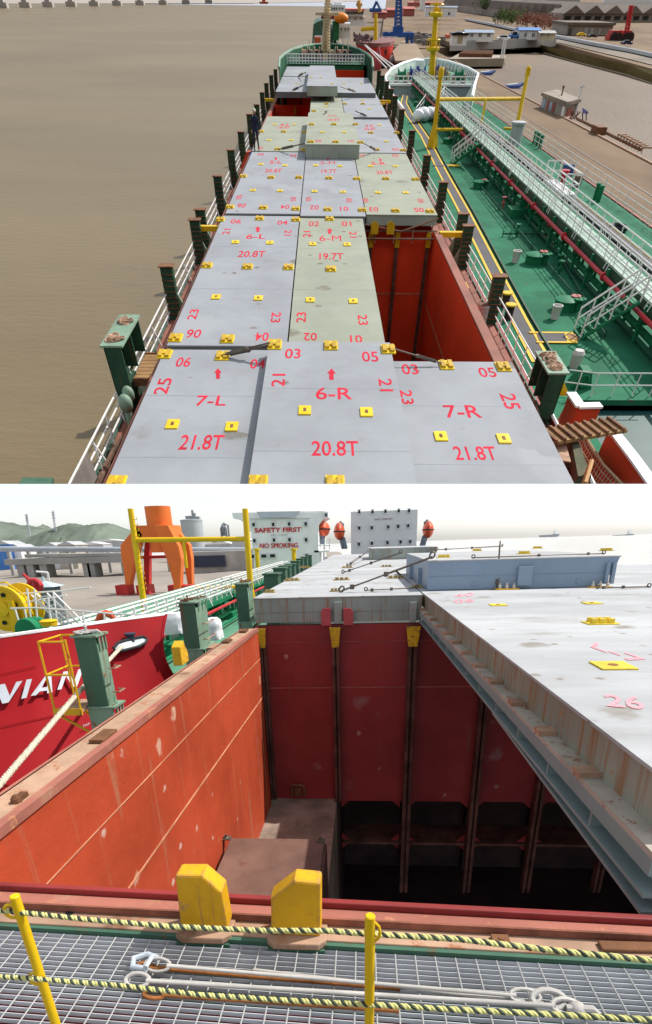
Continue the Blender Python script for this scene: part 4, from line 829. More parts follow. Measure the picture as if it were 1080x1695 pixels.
for px in (30,46,68,140,148,205): c=L(px,924,y=85.5); x=MB(); x.box(c.x-.6,c.x+.6,85.4,88,ZW-.5,c.z-.7); part(x,'pile',m_pier,pr)
pl=thing('pipeline','long pale steel pipeline running level above the pier','pipeline',tuple(L(100,925,y=95)))
for py,rr,m in ((908.5,.32,mat('pipeline_blue_grey',(.42,.46,.5),var=.1,rough=.4)),(912,.2,mat('pipeline_blue_grey',()))):
    a,b=L(-40,py-1,y=95),L(420,py+1,y=95); x=MB(); x.tube([a,b],rr,8); part(x,'pipe',m,pl,smooth=True)
for i in range(14):
    c=L(-20+i*33,912,y=95.3); x=MB(); x.box(c.x-.25,c.x+.25,95.1,95.7,ZW,c.z-.1); part(x,'trestle',m_pier,pl)
qy=thing('quay','grey concrete quay edge with dark fenders behind the orange crane','quay',tuple(L(360,925,y=90)))
a=L(310,914,y=90); b=L(430,912,y=90); x=MB(); x.box(a.x,b.x,90,96,ZW,a.z); part(x,'quay_wall',m_conc,qy)
a=L(320,931,y=89.5); b=L(372,919,y=89.5); x=MB(); x.box(a.x,b.x,89.3,89.9,a.z-.8,b.z); part(x,'dark_hull_side',mat('dark_blue_hull',(.03,.035,.06)),qy)
m_sh=[mat('shed_grey',(.42,.43,.44),var=.1),mat('shed_white',(.7,.7,.7),var=.06),mat('shed_blue',(.06,.19,.5),var=.1),mat('shed_tan',(.4,.36,.3),var=.15)]
for i,(x0_,x1_,y0_,y1_,Y,k,lb) in enumerate(((-10,14,897,912,120,2,'blue shed at the left edge beyond the pipeline'),(15,32,903,912,121,1,'small white shed beside the blue shed'),(70,92,900,912,122,1,'white sloped shed beyond the middle of the pipeline'),(96,122,898,911,118,3,'pale tan shed with a bright roof near the hills'),(122,170,898,906,160,0,'long low grey shed below the wooded hill'),(140,205,893,901,190,0,'long grey warehouse at the foot of the hill'),(340,385,897,912,140,0,'grey industrial block right of the silo foot'),(352,378,893,899,160,3,'low reddish store beside the hopper tower'),(385,412,890,908,130,0,'dark grey plant building behind the right gantry post'))):
    a,b=L(x0_,y1_,y=Y),L(x1_,y0_,y=Y); o=thing('shed',lb,'shed',((a.x+b.x)/2,Y,ZW)); x=MB(); x.box(a.x,b.x,Y,Y+6,ZW,b.z-.5); part(x,'wall',m_sh[k],o); x=MB(); x.prism([(a.x-.2,Y-.2,b.z-.5),(b.x+.2,Y-.2,b.z-.5),((a.x*.4+b.x*.6),Y-.2,b.z+.3)],(0,6.4,0)); part(x,'roof',m_sh[0 if k else 1],o)
for px,py,bs,Y,lb in ((44,853,882,430,'thin lattice radio mast at far left above the hills'),(88,848,880,410,'taller lattice radio mast above the wooded hills')):
    a,b=L(px+4,bs,y=Y),L(px,py,y=Y); x=MB(); e=.9
    for sx,sy in ((-1,-1),(1,-1),(0,1)): x.tube([a+V((sx*e,sy*e,-6)),b+V((sx*.3,sy*.3,0))],.3,4)
    for i in range(7): c=a.lerp(b,i/6); x.tube([c+V((-e,0,0)),c+V((e,0,1.5))],.22,4)
    for t in (.7,.85,1): c=a.lerp(b,t); x.lathe(c-V((0,0,.4)),[(1.3,0),(1.3,.8)],8)
    single(x,'radio_mast',mat('mast_pale_grey',(.4,.42,.45)),lb,'radio mast')
for px,py,lb in ((911,884,'faint cargo ship far off on the pale water, left of two'),(1034,882,'faint cargo ship far off on the pale water at the right edge')):
    c=L(px,889,y=700); x=MB(); x.prism([c+V((-11,0,0)),c+V((9,0,0)),c+V((12,0,3.2)),c+V((-12,0,2.4))],(0,6,0)); o=thing('far_ship',lb,'ship',tuple(c),group='far ships on the horizon'); part(x,'hull',mat('far_hull_grey',(.3,.31,.34)),o); x=MB(); x.box(c.x+5,c.x+9,701,705,c.z+3,c.z+8); part(x,'deckhouse',M_white,o)
# ================================================================ THE LONG SHIP FROM ITS BRIDGE (frame U)
CLIPU = (V((0,0,0)), BU @ V((0,-838,-440)).normalized())          # the model ends here, short of the harbour scene
ZK, ZDK, ZWU, ZQ, ZTD = -11.0, -13.0, -17.5, -15.5, -14.2
m_ucov=[mat('cover_blue_grey',(.29,.305,.325),var=.1,rough=.75,dirt=.35,dcol=(.25,.255,.26),scale=.7,bump=.3,bd=3,bs=.9,spec=.12,spots=((.55,.4,(.17,.155,.13),.16),(1.6,.4,(.14,.1,.075),.1),(.22,.45,(.33,.345,.36),.3))), mat('cover_green_grey',(.3,.32,.255),var=.1,rough=.75,dirt=.35,dcol=(.26,.265,.22),scale=.7,bump=.3,bd=3,bs=.9,spec=.12,spots=((.55,.4,(.18,.16,.12),.18),(1.6,.4,(.15,.1,.07),.12),(.22,.45,(.33,.35,.29),.3)))]
m_uedge=mat('cover_edge_grey',(.17,.18,.185),var=.15,rust=.2,streak=.2,scale=1)
m_uedgeg=mat('cover_edge_green_grey',(.33,.37,.31),var=.12,rust=.12,streak=.15,scale=1)
m_num=mat('red_number_paint',(.56,.03,.055),var=.2,rough=.8,spec=.05,scale=3,rust=.22,rcol=(.3,.17,.19))
m_pad=mat('pad_yellow_paint',(.75,.52,.01),var=.12,rust=.12,scale=3,rough=.5)
m_ured=mat('far_hold_red',(.8,.06,.018),var=.16,rough=.6,rust=.08,scale=.4,streak=.1,spec=.1)
m_primer=mat('deck_primer_pink',(.25,.095,.065),var=.25,rough=.75,rust=.25,scale=.8,dirt=.4,dcol=(.2,.1,.07))
m_uwat=mat('muddy_river_water',(.185,.138,.072),var=.12,rough=.42,spec=.2,scale=.05,bump=.4,bd=16,bs=22,stretch=(.5,1,1))
m_utan=mat('plank_brown',(.3,.17,.07),var=.35,rough=.8,scale=2)
m_ud=mat('tanker_green_deck_paint',(.022,.15,.078),var=.25,rough=.8,spec=.08,dirt=.5,dcol=(.045,.15,.09),scale=.5,spots=((.7,.4,(.1,.15,.11),.14),(2,.35,(.09,.07,.05),.08),(.25,.45,(.015,.11,.055),.3)))
m_qy=mat('brown_quay_concrete',(.215,.155,.105),var=.22,rough=.95,spec=.05,dirt=.5,dcol=(.15,.105,.07),scale=.12,stretch=(1,.35,1))
m_mud2=mat('brown_mud_bank',(.165,.118,.08),var=.2,rough=.7,spec=.15,dirt=.5,dcol=(.21,.17,.13),scale=.035,bump=.4,bd=20,bs=30,stretch=(1,.4,1))
m_olive=mat('weedy_bank',(.18,.14,.05),var=.3,rough=.9,scale=.05)
m_seam=[mat('seam_blue_grey',(.24,.255,.275),var=.1),mat('seam_green_grey',(.25,.27,.215),var=.1)]
def PT(s, x, cx, cy, w, h, z, rot=0, y0=-15.):
    """letters painted flat on a cover: centre, width and height as seen, then laid in the plane"""
    def f(u,v):
        if rot==90: u,v = 1-v, u
        elif rot==-90: u,v = v, 1-u
        elif rot==180: u,v = 1-u, 1-v
        py=cy-(v-.5)*h; px=533+(cx-533+(u-.5)*w)*(py-y0)/(cy-y0); return U(px,py,z=z)
    return x.write(s,f)
def arrow(x,cx,cy,w,h,z):
    P=lambda px,py: U(px,py,z=z); x.poly([P(cx-w/2,cy-h*.05),P(cx,cy-h/2),P(cx+w/2,cy-h*.05),P(cx+w*.25,cy-h*.05),P(cx+w*.25,cy+h/2),P(cx-w*.25,cy+h/2),P(cx-w*.25,cy-h*.05)])
def cover(label, z, xr, yr, col, texts=(), arrows=(), pads=(), socks=(), th=.62, name='hatch_cover', edge=None):
    x0,x1=xr; y0,y1=yr; o=thing(name,label,'hatch cover',((x0+x1)/2,(y0+y1)/2,z-th),'U')
    x=MB(); x.box(x0,x1,y0,y1,z-.06,z); part(x,'top_plate',m_ucov[col],o)
    x=MB(); x.box(x0+.03,x1-.03,y0+.03,y1-.03,z-th,z-.06); part(x,'side_plate',edge or (m_uedgeg if col else m_uedge),o)
    if texts or arrows:
        for t in texts: x=MB(); PT(t[0],x,t[1],t[2],t[3],t[4],z+.004,t[5] if len(t)>5 else 0); part(x,'painted_number',m_num,o)
        for a in arrows: x=MB(); arrow(x,*a,z+.004); part(x,'painted_arrow',m_num,o)
    if y1-y0>8 and y0<95:
        for t in (.33,.67):
            x=MB(); yy=y0+(y1-y0)*t; x.box(x0+.02,x1-.02,yy-.03,yy+.03,z,z+.003); part(x,'weld_seam',m_seam[col],o)
    for px,py in pads:
        k=(py+15)/700; c=U(px,py,z=z); x=MB(); s=.25; x.box(c.x-s,c.x+s,c.y-s*1.5,c.y+s*1.5,z,z+.05); p=part(x,'lifting_pad',m_pad,o)
        x=MB(); x.box(c.x-.06,c.x+.06,c.y-.14,c.y+.14,z+.05,z+.06); part(x,'pad_hole',M_rust,p)
    for px,py in socks:
        c=U(px,py,z=z); x=MB(); x.box(c.x-.33,c.x+.33,c.y-.5,c.y+.5,z,z+.05)
        p=part(x,'container_socket',m_pad,o); x=MB()
        for a in (-.22,.22):
            x.box(c.x+a*.8-.1,c.x+a*.8+.1,c.y-.4,c.y+.36,z+.05,z+.13)
        x.box(c.x-.28,c.x+.28,c.y-.1,c.y+.1,z+.05,z+.11)
        part(x,'socket_lugs',mat('lug_brass',(.5,.32,.02),rust=.4,scale=4),p)
    return o
XL,XR=-7.85,9.3
# ---- river, hull
x=MB(); x.prism([(-900,14,ZWU),(-10.8,14,ZWU),(-10.8,200,ZWU),(12.4,200,ZWU),(12.4,1900,ZWU),(-900,1900,ZWU)],(0,0,-.5)); struct(x,'river_water',m_uwat,'U')
sh=thing('cargo_ship','long grey-decked cargo ship seen from its bridge, with red holds and green sides','ship',(.7,100,ZWU),'U')
HB=[59.0,140.5,186.]                     # bulkheads at the ends of the holds
x=MB(); x.box(-10.75,-8.25,14,200,ZDK-.15,ZDK); x.box(9.55,12.2,14,200,ZDK-.15,ZDK); part(x,'side_deck',m_primer,sh)
for x0,x1 in ((-8.5,-8.25),(9.3,9.55)):
    x=MB(); x.box(x0,x1,14,186,-24,ZK-.06); part(x,'hold_side',m_ured,sh)
x=MB(); x.box(-8.75,-8.2,14,186,ZK-.1,ZK-.001); x.box(9.28,9.85,14,186,ZK-.1,ZK-.001); part(x,'coaming_top',m_primer,sh)
x=MB(); x.box(-10.85,-10.75,14,200,ZWU-1,ZDK+.1); x.box(12.2,12.3,14,200,ZWU-1,ZDK+.1); part(x,'hull_side',M_green,sh)
for i,Yb in enumerate(HB):
    x=MB(); x.box(-8.25,9.3,Yb,Yb+.25,-24,(ZK,ZK+.1,-9.6)[i]); part(x,'bulkhead',m_ured,sh)
    for px in ((-4.6,-.2,4.1,6.3,8.9) if i==0 else (-4.6,-.3,4,7.)):
        x=MB(); x.box(px-.13,px+.13,Yb-.35,Yb-.001,-24,ZK); p=part(x,'cell_guide',m_pill,sh); x=MB(); x.box(px-.2,px+.2,Yb-.42,Yb,ZK-.9,ZK+.02); part(x,'guide_cap',M_yel,p)
    x=MB(); x.box(-8.25,9.3,Yb-.02,Yb,ZK-4.0,ZK-3.93); part(x,'plate_seam',m_weld,sh)
x=MB(); x.box(9.28,9.3,14,186,ZK-4.6,ZK-4.5); part(x,'plate_seam',m_weld,sh)
x=MB(); x.box(-8.25,9.3,14,186,-24.2,-24); part(x,'hold_floor',m_dark,sh)
# cross deck between hatches with pipes and hanging wires
x=MB(); x.box(-8.7,9.8,59.26,61.2,ZK-1.5,ZK-1.3); x.box(-8.7,9.8,140.8,143,ZK-1.5,ZK-1.3); part(x,'cross_deck',m_uedge,sh)
x=MB()
for k in range(3): x.tube([(-8.4,58.3+.25*k,ZK+.4*k-.3),(9.5,58.3+.25*k,ZK+.4*k-.3)],.06,5)
for k in range(12): X=-8+k*1.55; x.tube([(X,58.4,ZK-.6),(X,58.4,ZK+.7)],.05,5)
x.tube([(-8.2,58.2,ZK+.9),(-5,58.2,ZK+.3),(-1,58.2,ZK+.9),(3,58.2,ZK+.6),(6.5,58.2,ZK+.15),(9.4,58.2,ZK+.9)],.06,5); part(x,'cross_rail',m_tan,sh)
for X in (4.3,5.6): x=MB(); x.prism([(X-.3,58.0,ZK),(X+.3,58.0,ZK),(X+.3,58.0,ZK+.6),(X,58.0,ZK+.75),(X-.3,58.0,ZK+.6)],(0,.5,0)); part(x,'guide_lug',M_yel,sh)
def yz(py,z): return U(533,py,z=z).y
for t_ in ('6-M','5-M','4-M'): text(t_,0.0)
# ---- covers, nearest first
def gx(px,py,z): return U(px,py,z=z).x
cover('blue-grey hatch cover marked 7-L and 21.8T at the lower left',-10,(-7.85,-1.4),(15,yz(580,-10)),0,
  (('06',304,599,24,16),('04',427,602,25,16),('25',270,639,23,27,90),('7-L',350,663,50,17),('21.8T',334,732,72,25)),((361,618,13,18),),((286,703),(384,707)),((273,587),(369,590),(192,801),(427,801)))
cover('blue-grey hatch cover marked 7-R and 21.8T at the lower right',-10,(2.3,9.3),(15,yz(597,-10)),0,
  (('03',679,611,27,17),('05',807,616,28,16),('23',674,657,20,24,-90),('25',845,664,26,26,-90),('7-R',766,681,60,21),('21.8T',787,750,70,23)),(),((730,723),(834,727)),((739,605),(833,608)))
cover('hatch cover marked 6-R and 20.8T stacked on top between 7-L and 7-R',-9.5,(-2.55,3.32),(14.5,yz(566,-9.5)),0,
  (('03',485,585,26,16),('05',613,590,27,17),('21',461,629,22,21,90),('21',639,637,22,21,-90),('6-R',553,651,60,20),('20.8T',555,742,78,25)),((549,619,15,19),),((505,680),(607,683)),((455,572),(548,573),(643,579),(427,801),(555,801)),th=.47)
cover('blue-grey hatch cover marked 6-L and 20.8T, left of the greenish 6-M',-10,(-7.85,-1.78),(yz(573,-10),yz(358,-10)),0,
  (('06',391,366,17,7),('04',468,368,17,7),('21',375,383,12,9,90),('21',477,385,12,9,-90),('6-L',424,391,32,8),('20.8T',417,420,45,10),('23',320,520,15,17,90),('23',457,525,16,17,-90),('06',321,552,24,14,180),('04',434,557,22,14,180)),((427,379,10,9),),((390,401),(447,402),(358,492),(428,494)),((343,440),(410,442),(478,443),(291,560),(377,562),(455,570),(365,364),(430,362),(490,364)))
cover('greenish hatch cover marked 6-M and 19.7T beside the open red hold',-10,(-1.7,3.25),(yz(570,-10),yz(361,-10)),1,
  (('02',520,370,17,8),('01',574,370,16,8),('21',508,387,12,10,90),('21',585,388,12,10,-90),('6-M',547,394,36,9),('19.7T',549,424,40,11),('23',499,525,16,17,90),('23',601,529,16,17,-90),('02',514,557,22,13,180),('01',590,561,20,13,180)),((546,382,10,9),),((518,404),(575,405),(514,497),(585,499)),((548,446),(546,363)))
Z5=-9.9
cover('blue-grey hatch cover with 20.8T in the third row, on the left',Z5,(-7.7,-1.78),(yz(354,Z5),yz(252,Z5)),0,
  (('06',432,255,11,4),('04',486,257,11,4),('5-L',457,268,20,5),('20.8T',453,282,28,6),('05',396,326,9,7,90),('05',486,329,9,7,-90),('06',400,340,14,7,180),('04',472,342,14,7,180)),((457,262,6,5),),((432,272),(472,274),(419,315),(464,316)),((403,292),(449,294),(495,294),(381,343),(436,344),(490,346)))
cover('blue-grey hatch cover with 19.7T in the third row, in the middle',Z5,(-1.7,3.5),(yz(357,Z5),yz(252,Z5)),0,
  (('02',524,257,11,4),('01',562,257,11,4),('5-M',543,269,24,5),('19.7T',545,283,25,6),('05',511,329,9,7,90),('05',578,331,9,7,-90),('02',521,343,14,7,180),('01',570,345,14,7,180)),((543,263,6,5),),((523,274),(563,275),(521,317),(568,318)),((545,295),(543,347)))
cover('greenish hatch cover with 20.8T in the third row, on the right',Z5,(3.58,9.3),(yz(354,Z5),yz(253,Z5)),1,
  (('03',598,257,11,4),('05',655,257,11,4),('5-R',627,270,24,5),('20.8T',637,285,28,6),('05',605,331,9,7,90),('05',697,332,9,7,-90),('03',619,346,15,7,180),('05',694,347,16,7,180)),((630,264,6,5),),((614,275),(655,275),(626,319),(672,319)),((591,296),(639,296),(688,297),(600,348),(655,349),(712,350)))
cover('greenish hatch cover in the fourth row on the left, under the standing worker',Z5,(-7.75,-1.78),(yz(250.5,Z5),yz(193,Z5)),1,
  (('4-L',472,206,16,4),('19.9T',470,211,20,4),('06',431,245,9,4,180)),(),((455,206),(487,206),(446,232),(482,232)),((433,218),(470,218),(505,219),(460,247),(503,248)))
cover('light hatch cover in the fourth row on the right',Z5,(3.9,9.4),(yz(251.5,Z5),yz(193.5,Z5)),0,
  (('4-R',612,208,15,4),('20.8T',613,213,20,4),('05',655,247,12,4,180)),(),((628,207),(640,234)),((614,220),(657,220),(624,248),(668,249)))
zs=-8.9
cover('greenish hatch cover stacked in the middle of the fourth row with its end showing',zs,(-1.75,4.),(yz(238.5,zs),yz(186,zs)),1,
  (('4-M',550,191,14,3),('19.9T',553,198,20,4),('02',527,233,10,4,180),('01',581,233,10,4,180)),(),((534,219),(570,219)),((516,206),(553,206),(589,206),(515,235),(556,235),(597,236)),th=.98)
Z3=-9.7
cover('light hatch cover beyond the stacked one, right of the open left hold',Z3,(-1.72,3.2),(yz(192,Z3),yz(155,Z3)),1,(),(),((541,166),(540,176)),((541,172),(520,184)))
cover('light hatch cover along the right edge beyond the stacked one',Z3,(3.28,9.3),(yz(192.5,Z3),yz(154.5,Z3)),0,(),(),((600,166),(612,180)),((571,172),(601,172),(634,172)))
Z2=-9.2
cover('pale hatch cover near the bow on the left with a lashing bar across',Z2,(-7.6,-1.4),(yz(152,Z2),yz(127,Z2)),0,(),(),((491,138),),())
cover('pale hatch cover at the far left corner next to the green forecastle',Z2,(-7.6,1.7),(yz(126,Z2),yz(108,Z2)),0,(),(),((500,119),),())
cover('pale hatch cover near the bow on the right below the small open hold',Z2,(2.6,8.9),(yz(152.5,Z2),yz(127.5,Z2)),0,(),(),((598,138),(570,138)),())
cover('pale hatch cover stacked near the bow with a grey-green end facing aft',-8.2,(-2.35,2.5),(yz(142,-8.2),yz(108,-8.2)),0,(),(),((531,128),(515,128),(550,138)),(),th=.98,edge=m_uedgeg)
# ---- lashing bars on this ship
def ulash(a,b,label,r=.07):
    o=thing('lashing_bar',label,'lashing bar',tuple(a),'U',group='lashing bars on the long ship'); d=b-a
    x=MB(); x.tube([a,b],r*.7,5); part(x,'rod',M_lash,o)
    x=MB(); x.tube([a+d*.15,a+d*.5],r*1.5,6); x.lathe(a+d*.5-V((0,0,r)),[(r*2,0),(r*2,r*2)],6); part(x,'turnbuckle',M_lash,o)
ulash(U(369,588,z=-9.9),U(452,570,z=-9.4),'crossed black lashing bar from cover 7-L up to the corner of 6-R'); ulash(U(372,585,z=-9.9),U(447,567,z=-9.3),'second black lashing bar beside the one from 7-L to 6-R',.05)
ulash(U(735,602,z=-9.9),U(648,576,z=-9.4),'black lashing bar from cover 7-R up to 6-R',.05)
ulash(U(461,247,z=Z5+.1),U(509,236,z=zs),'thin lashing bar left of the greenish stacked cover'); ulash(U(624,248,z=Z5+.1),U(603,237,z=zs),'thin lashing bar right of the greenish stacked cover')
ulash(U(542,183,z=zs+.1),U(536,188,z=zs+.1),'short dark bar lying on the greenish cover top'); ulash(U(608,192,z=Z3+.1),U(588,183,z=Z3+.3),'dark lashing bar on the light cover at the right of the fourth row')
ulash(U(484,149,z=Z2+.1),U(502,141,z=-8.2),'small lashing bar left of the pale stack near the bow',.09); ulash(U(590,151,z=Z2+.1),U(564,143,z=-8.2),'small lashing bar right of the pale stack near the bow',.09); ulash(U(494,125,z=Z2+.1),U(507,119,z=-8.2),'far lashing bar on the bow cover',.09)
ulash(U(400,352,z=-10.2),U(480,357,z=-10.2),'black bar lying in the gap before the third row of covers')
m_ug=mat('dark_post_green',(.028,.075,.045),var=.25,rough=.6,spec=.12,rust=.3,streak=.3,scale=1.5)
# ---- stanchions down both sides
def stanchion(X,side):
    o=thing('lashing_post','green lashing post','lashing post',(X,30,ZDK),'U',group='green lashing posts along the ship, '+('port side' if side<0 else 'starboard side'))
    x=MB(); x.box(X-.4,X+.4,30-.3,30+.3,ZDK,ZDK+4); part(x,'column',m_ug,o,bevel=.03)
    x=MB(); x.box(X-.5,X+.5,29.6,30.4,ZDK+4,ZDK+4.08); part(x,'cap_plate',M_rust,o)
    x=MB(); x.prism([(X-side*.4,29.9,ZDK),(X-side*1.2,29.9,ZDK),(X-side*.4,29.9,ZDK+2)],(0,.2,0)); part(x,'bracket',M_greenl,o)
    for i in range(8):
        x=MB(); x.box(X-.4,X+.4,29.6,29.65,ZDK+.5+i*.42,ZDK+.56+i*.42); part(x,'rung',M_rust,o)
    return o
words={-1:'over the brown river',1:'beside the tanker'}
ordn=['nearest single','second','third','fourth','fifth','sixth','seventh','eighth','ninth','tenth','eleventh','twelfth','thirteenth']
for side,X,tops in ((-1,-10.35,((275,438),(322,362),(331,345),(360,290),(382,247),(399,217),(413,188),(425,172),(434,152),(441,137),(449,124),(456,114))),(1,11.9,((828,455),(777,372),(768,352),(735,300),(708,256),(683,215),(666,180),(655,158),(648,146),(641,134),(634,124),(628,116)))):
    pr_=stanchion(X,side); first=True
    for i,(px,py) in enumerate(tops):
        q=U(px,py,x=X); lb='%s green lashing post %s, counting away from the bridge'%(ordn[i],words[side]); sz=(q.z-ZDK)/4.08
        if first: pr_.matrix_world=MF['U']@Matrix.Translation((X,q.y,ZDK))@Matrix.Diagonal((1,1,sz,1)); pr_['label']=lb; first=False
        else: dup(pr_,(X,q.y,ZDK),lb,rz=random.uniform(-.06,.06),sz=sz)
# big double posts near the bridge with planked platforms
def bigpost(X,side,y0,y1,zt,label):
    o=thing('lashing_bridge',label,'lashing bridge',(X,(y0+y1)/2,ZDK),'U',group='wide lashing bridges near the bridge'); zm=zt-1.5
    so_=X+side*.42; x=MB(); x.box(min(so_,so_-side*.08),max(so_,so_-side*.08),y0,y1,zm-.6,zt); x.box(X-.42,X+.42,y0,y0+.1,zm-.6,zt); x.box(X-.42,X+.42,y1-.1,y1,zm,zt); x.box(X-.42,X+.42,(y0+y1)/2,(y0+y1)/2+.1,zm,zt); part(x,'upper_box',m_ug,o); x=MB(); x.box(min(so_,so_-side*.3),max(so_,so_-side*.3),y0+.02,y1-1.0,ZDK,zm-.6); part(x,'lower_box',m_ug,o)
    x=MB(); x.box(X-.55,X+.55,y0-.05,y1+.05,zt,zt+.08); part(x,'cap_plate',M_greenl,o)
    for yy in (y0+.8,y1-.9):
        x=MB()
        for i in range(9): a=random.uniform(0,6.28); c=V((X+random.uniform(-.3,.3),yy+random.uniform(-.4,.4),zt+.12)); x.tube([c+V((.2*math.cos(t*.785),.2*math.sin(t*.785),.05*math.sin(t+a))) for t in range(8)],.05,5,closed=True)
        part(x,'chain_pile',m_tan,o)
    xi=X-side*2.6; a,b=sorted((X-side*.5,xi)); x=MB()
    for k in range(7): yk=y0+.6+k*(y1-y0-1)/7; x.box(a,b,yk,yk+(y1-y0-1)/7-.05,zm-.1,zm)
    part(x,'plank_platform',m_utan,o); x=MB(); x.box(a,b,y0+.4,y0+.55,zm-.3,zm+.05); x.box(a,b,y1-.5,y1-.35,zm-.3,zm+.05); part(x,'platform_edge',M_rust,o)
    x=MB(); x.box(a+.3,b-.2,y0+.3,y0+.5,ZDK,zm-.3); part(x,'web_plate',M_greenl,o)
q=U(185,575,x=-10.3); q2=U(222,552,x=-10.3); bigpost(-10.3,-1,q.y,q2.y,q.z,'wide green lashing bridge with brown planks at the left, beside cover 7-L')
q=U(925,620,x=12.); q2=U(905,577,x=12.); bigpost(12.,1,q.y,q2.y,q.z,'wide green lashing bridge with brown planks at the right, beside cover 7-R')
for lb,px0,px1,py,X0,X1 in (('yellow beam from the hatch to the left posts',331,362,376,-10.2,-8.4),('yellow beam from the hatch to the right posts',731,767,386,9.7,11.8),('far yellow beam at the left by the open hold',437,455,164,-10.2,-8.4),('far yellow beam at the right by the pale covers',629,645,167,9.7,11.8)):
    q=U((px0+px1)/2,py,x=(X0+X1)/2); x=MB(); x.box(X0,X1,q.y-.25,q.y+.25,q.z-.2,q.z+.1); single(x,'yellow_beam',M_yel2,lb,'beam','U')
# ---- rails on both edges of the hull
def urail(X,y0,y1,name,label,zb,h=1.5,n=None,m=None,lean=0):
    o=thing(name,label,'railing',(X,(y0+y1)/2,zb),'U'); x=MB(); n=n or int((y1-y0)/2.2)
    for k in (1,.66,.33): x.tube([(X+lean*k,y0,zb+h*k),(X+lean*k,y1,zb+h*k)],.042,5)
    for i in range(n+1): Y=y0+(y1-y0)*i/n; x.tube([(X,Y,zb),(X+lean,Y,zb+h)],.04,5)
    for i in range(0,n+1,3): Y=y0+(y1-y0)*i/n; x.tube([(X,Y,zb+h*.9),(X+(-.5 if X<0 else .5)*(-1),Y,zb)],.04,4)
    part(x,'rails',m or M_rail,o); return o
urail(-10.65,17.5,30,'side_railing','white deck railing at the lower left edge over the brown water',ZDK,1.4)
urail(-10.65,33,190,'side_railing','long white deck railing between the left posts',ZDK,1.4)
urail(12.1,34,190,'side_railing','long white deck railing on the side next to the tanker',ZDK,1.5)
x=MB(); x.box(-10.66,-10.6,19.6,24.,ZDK+.1,ZDK+1.35); single(x,'canvas_screen',mat('grey_canvas',(.2,.18,.16),var=.25,rough=.9),'grey canvas screen tied to the railing at the lower left','screen','U')
x=MB(); 
for k in range(4): x.tube([(-10.9,17.+k*.5,ZDK-.5+k*.1),(-10.9,17.2+k*.5,ZDK+1.2)],.06,5)
x.tube([(-10.9,16.8,ZDK+.2),(-10.9,19.,ZDK+.9)],.06,5); x.tube([(-10.9,16.8,ZDK+.9),(-10.9,19.6,ZDK+1.3)],.06,5); single(x,'gangway_ladder',M_yel,'small yellow ladder frame on the railing end at the lower left','ladder','U')
c=U(65,797,z=-12.5); x=MB(); x.box(c.x-.7,c.x+.6,c.y-2,c.y+.1,-13.5,-12.5); x.box(c.x-.75,c.x+.65,c.y-2,c.y+.15,-12.5,-12.4); single(x,'lashing_bridge',M_green,'green post top just peeping in at the bottom left','lashing post','U')
# deck clutter: lashing gear heaps, green boxes
random.seed(3)
gear=MB(); 
for i in range(120):
    X=random.uniform(-10.2,-8.6); Y=random.uniform(17,26); a=random.uniform(-.6,.6)+1.57; l=random.uniform(.6,2); z=ZDK+.1+random.random()*.7
    gear.tube([(X,Y,z),(X+math.cos(a)*l*.4,Y+math.sin(a)*l,z+random.uniform(-.2,.3))],random.choice((.05,.08,.11)),5)
o=single(gear,'lashing_gear_heap',mat('heap_rust',(.13,.075,.05),var=.5,rough=.8,scale=6),'long heap of rusty lashing bars and turnbuckles on the deck at the lower left','heap','U'); o['kind']='stuff'
gear=MB()
for i in range(34):
    X=random.uniform(10.,11.3); Y=random.uniform(26,30); a=random.uniform(.6,2.6); l=random.uniform(.6,1.6); z=ZDK+.6+random.random()*.5
    gear.tube([(X,Y,z),(X+math.cos(a)*l*.5,Y+math.sin(a)*l,z+.15)],.05,5)
o=single(gear,'lashing_gear_heap',mat('heap_rust',()),'tangle of thin rods at the corner of cover 7-R','heap','U'); o['kind']='stuff'
for i in range(14):
    Y=33+i*8.5; x=MB(); x.box(-9.8,-9.2,Y,Y+1.8,ZDK,ZDK+.7); x.lathe((-9.5,Y+2.6,ZDK),[(.25,0),(.25,.6),(.35,.65),(.3,.8)],8)
    single(x,'deck_fitting',M_green,ORD[i]+' dark green deck fitting in the row along the left gangway','deck fitting','U',group='deck fittings along the left gangway')
for px,py,lb in ((210,640,'green round valve by the left lashing bridge'),): 
    c=U(px-2,py+28,x=-9.6); x=MB(); x.ell(c,.35,.35,.4,10,8); x.ell(c+V((0,.8,.1)),.3,.3,.35,10,8); x.lathe(c-V((0,0,1)),[(.2,0),(.2,1)],8); single(x,'valve',M_greenl,lb,'valve','U',smooth=True)
c=U(800,512,z=-12.2); x=MB(); x.lathe((c.x,c.y,-13),[(.42,0),(.44,.5),(.42,.52),(.44,1.0),(.4,1.05)],16); o=thing('oil_drum','rusty white and brown oil drum on the deck beside the open hold','drum',(c.x,c.y,-13),'U'); part(x,'body',mat('drum_grey',(.4,.36,.34),rust=.5,scale=3),o,smooth=True); x=MB(); x.lathe((c.x,c.y,-11.95),[(.4,0),(.38,.03)],16); part(x,'lid',M_rust,o)
c=U(771,470,z=-12.2); x=MB(); x.box(c.x-.15,c.x+.15,c.y-.8,c.y+.6,-13,-12.2); single(x,'yellow_bracket',M_yel2,'small yellow bracket on the deck beside the hold wall','bracket','U',bevel=.05)
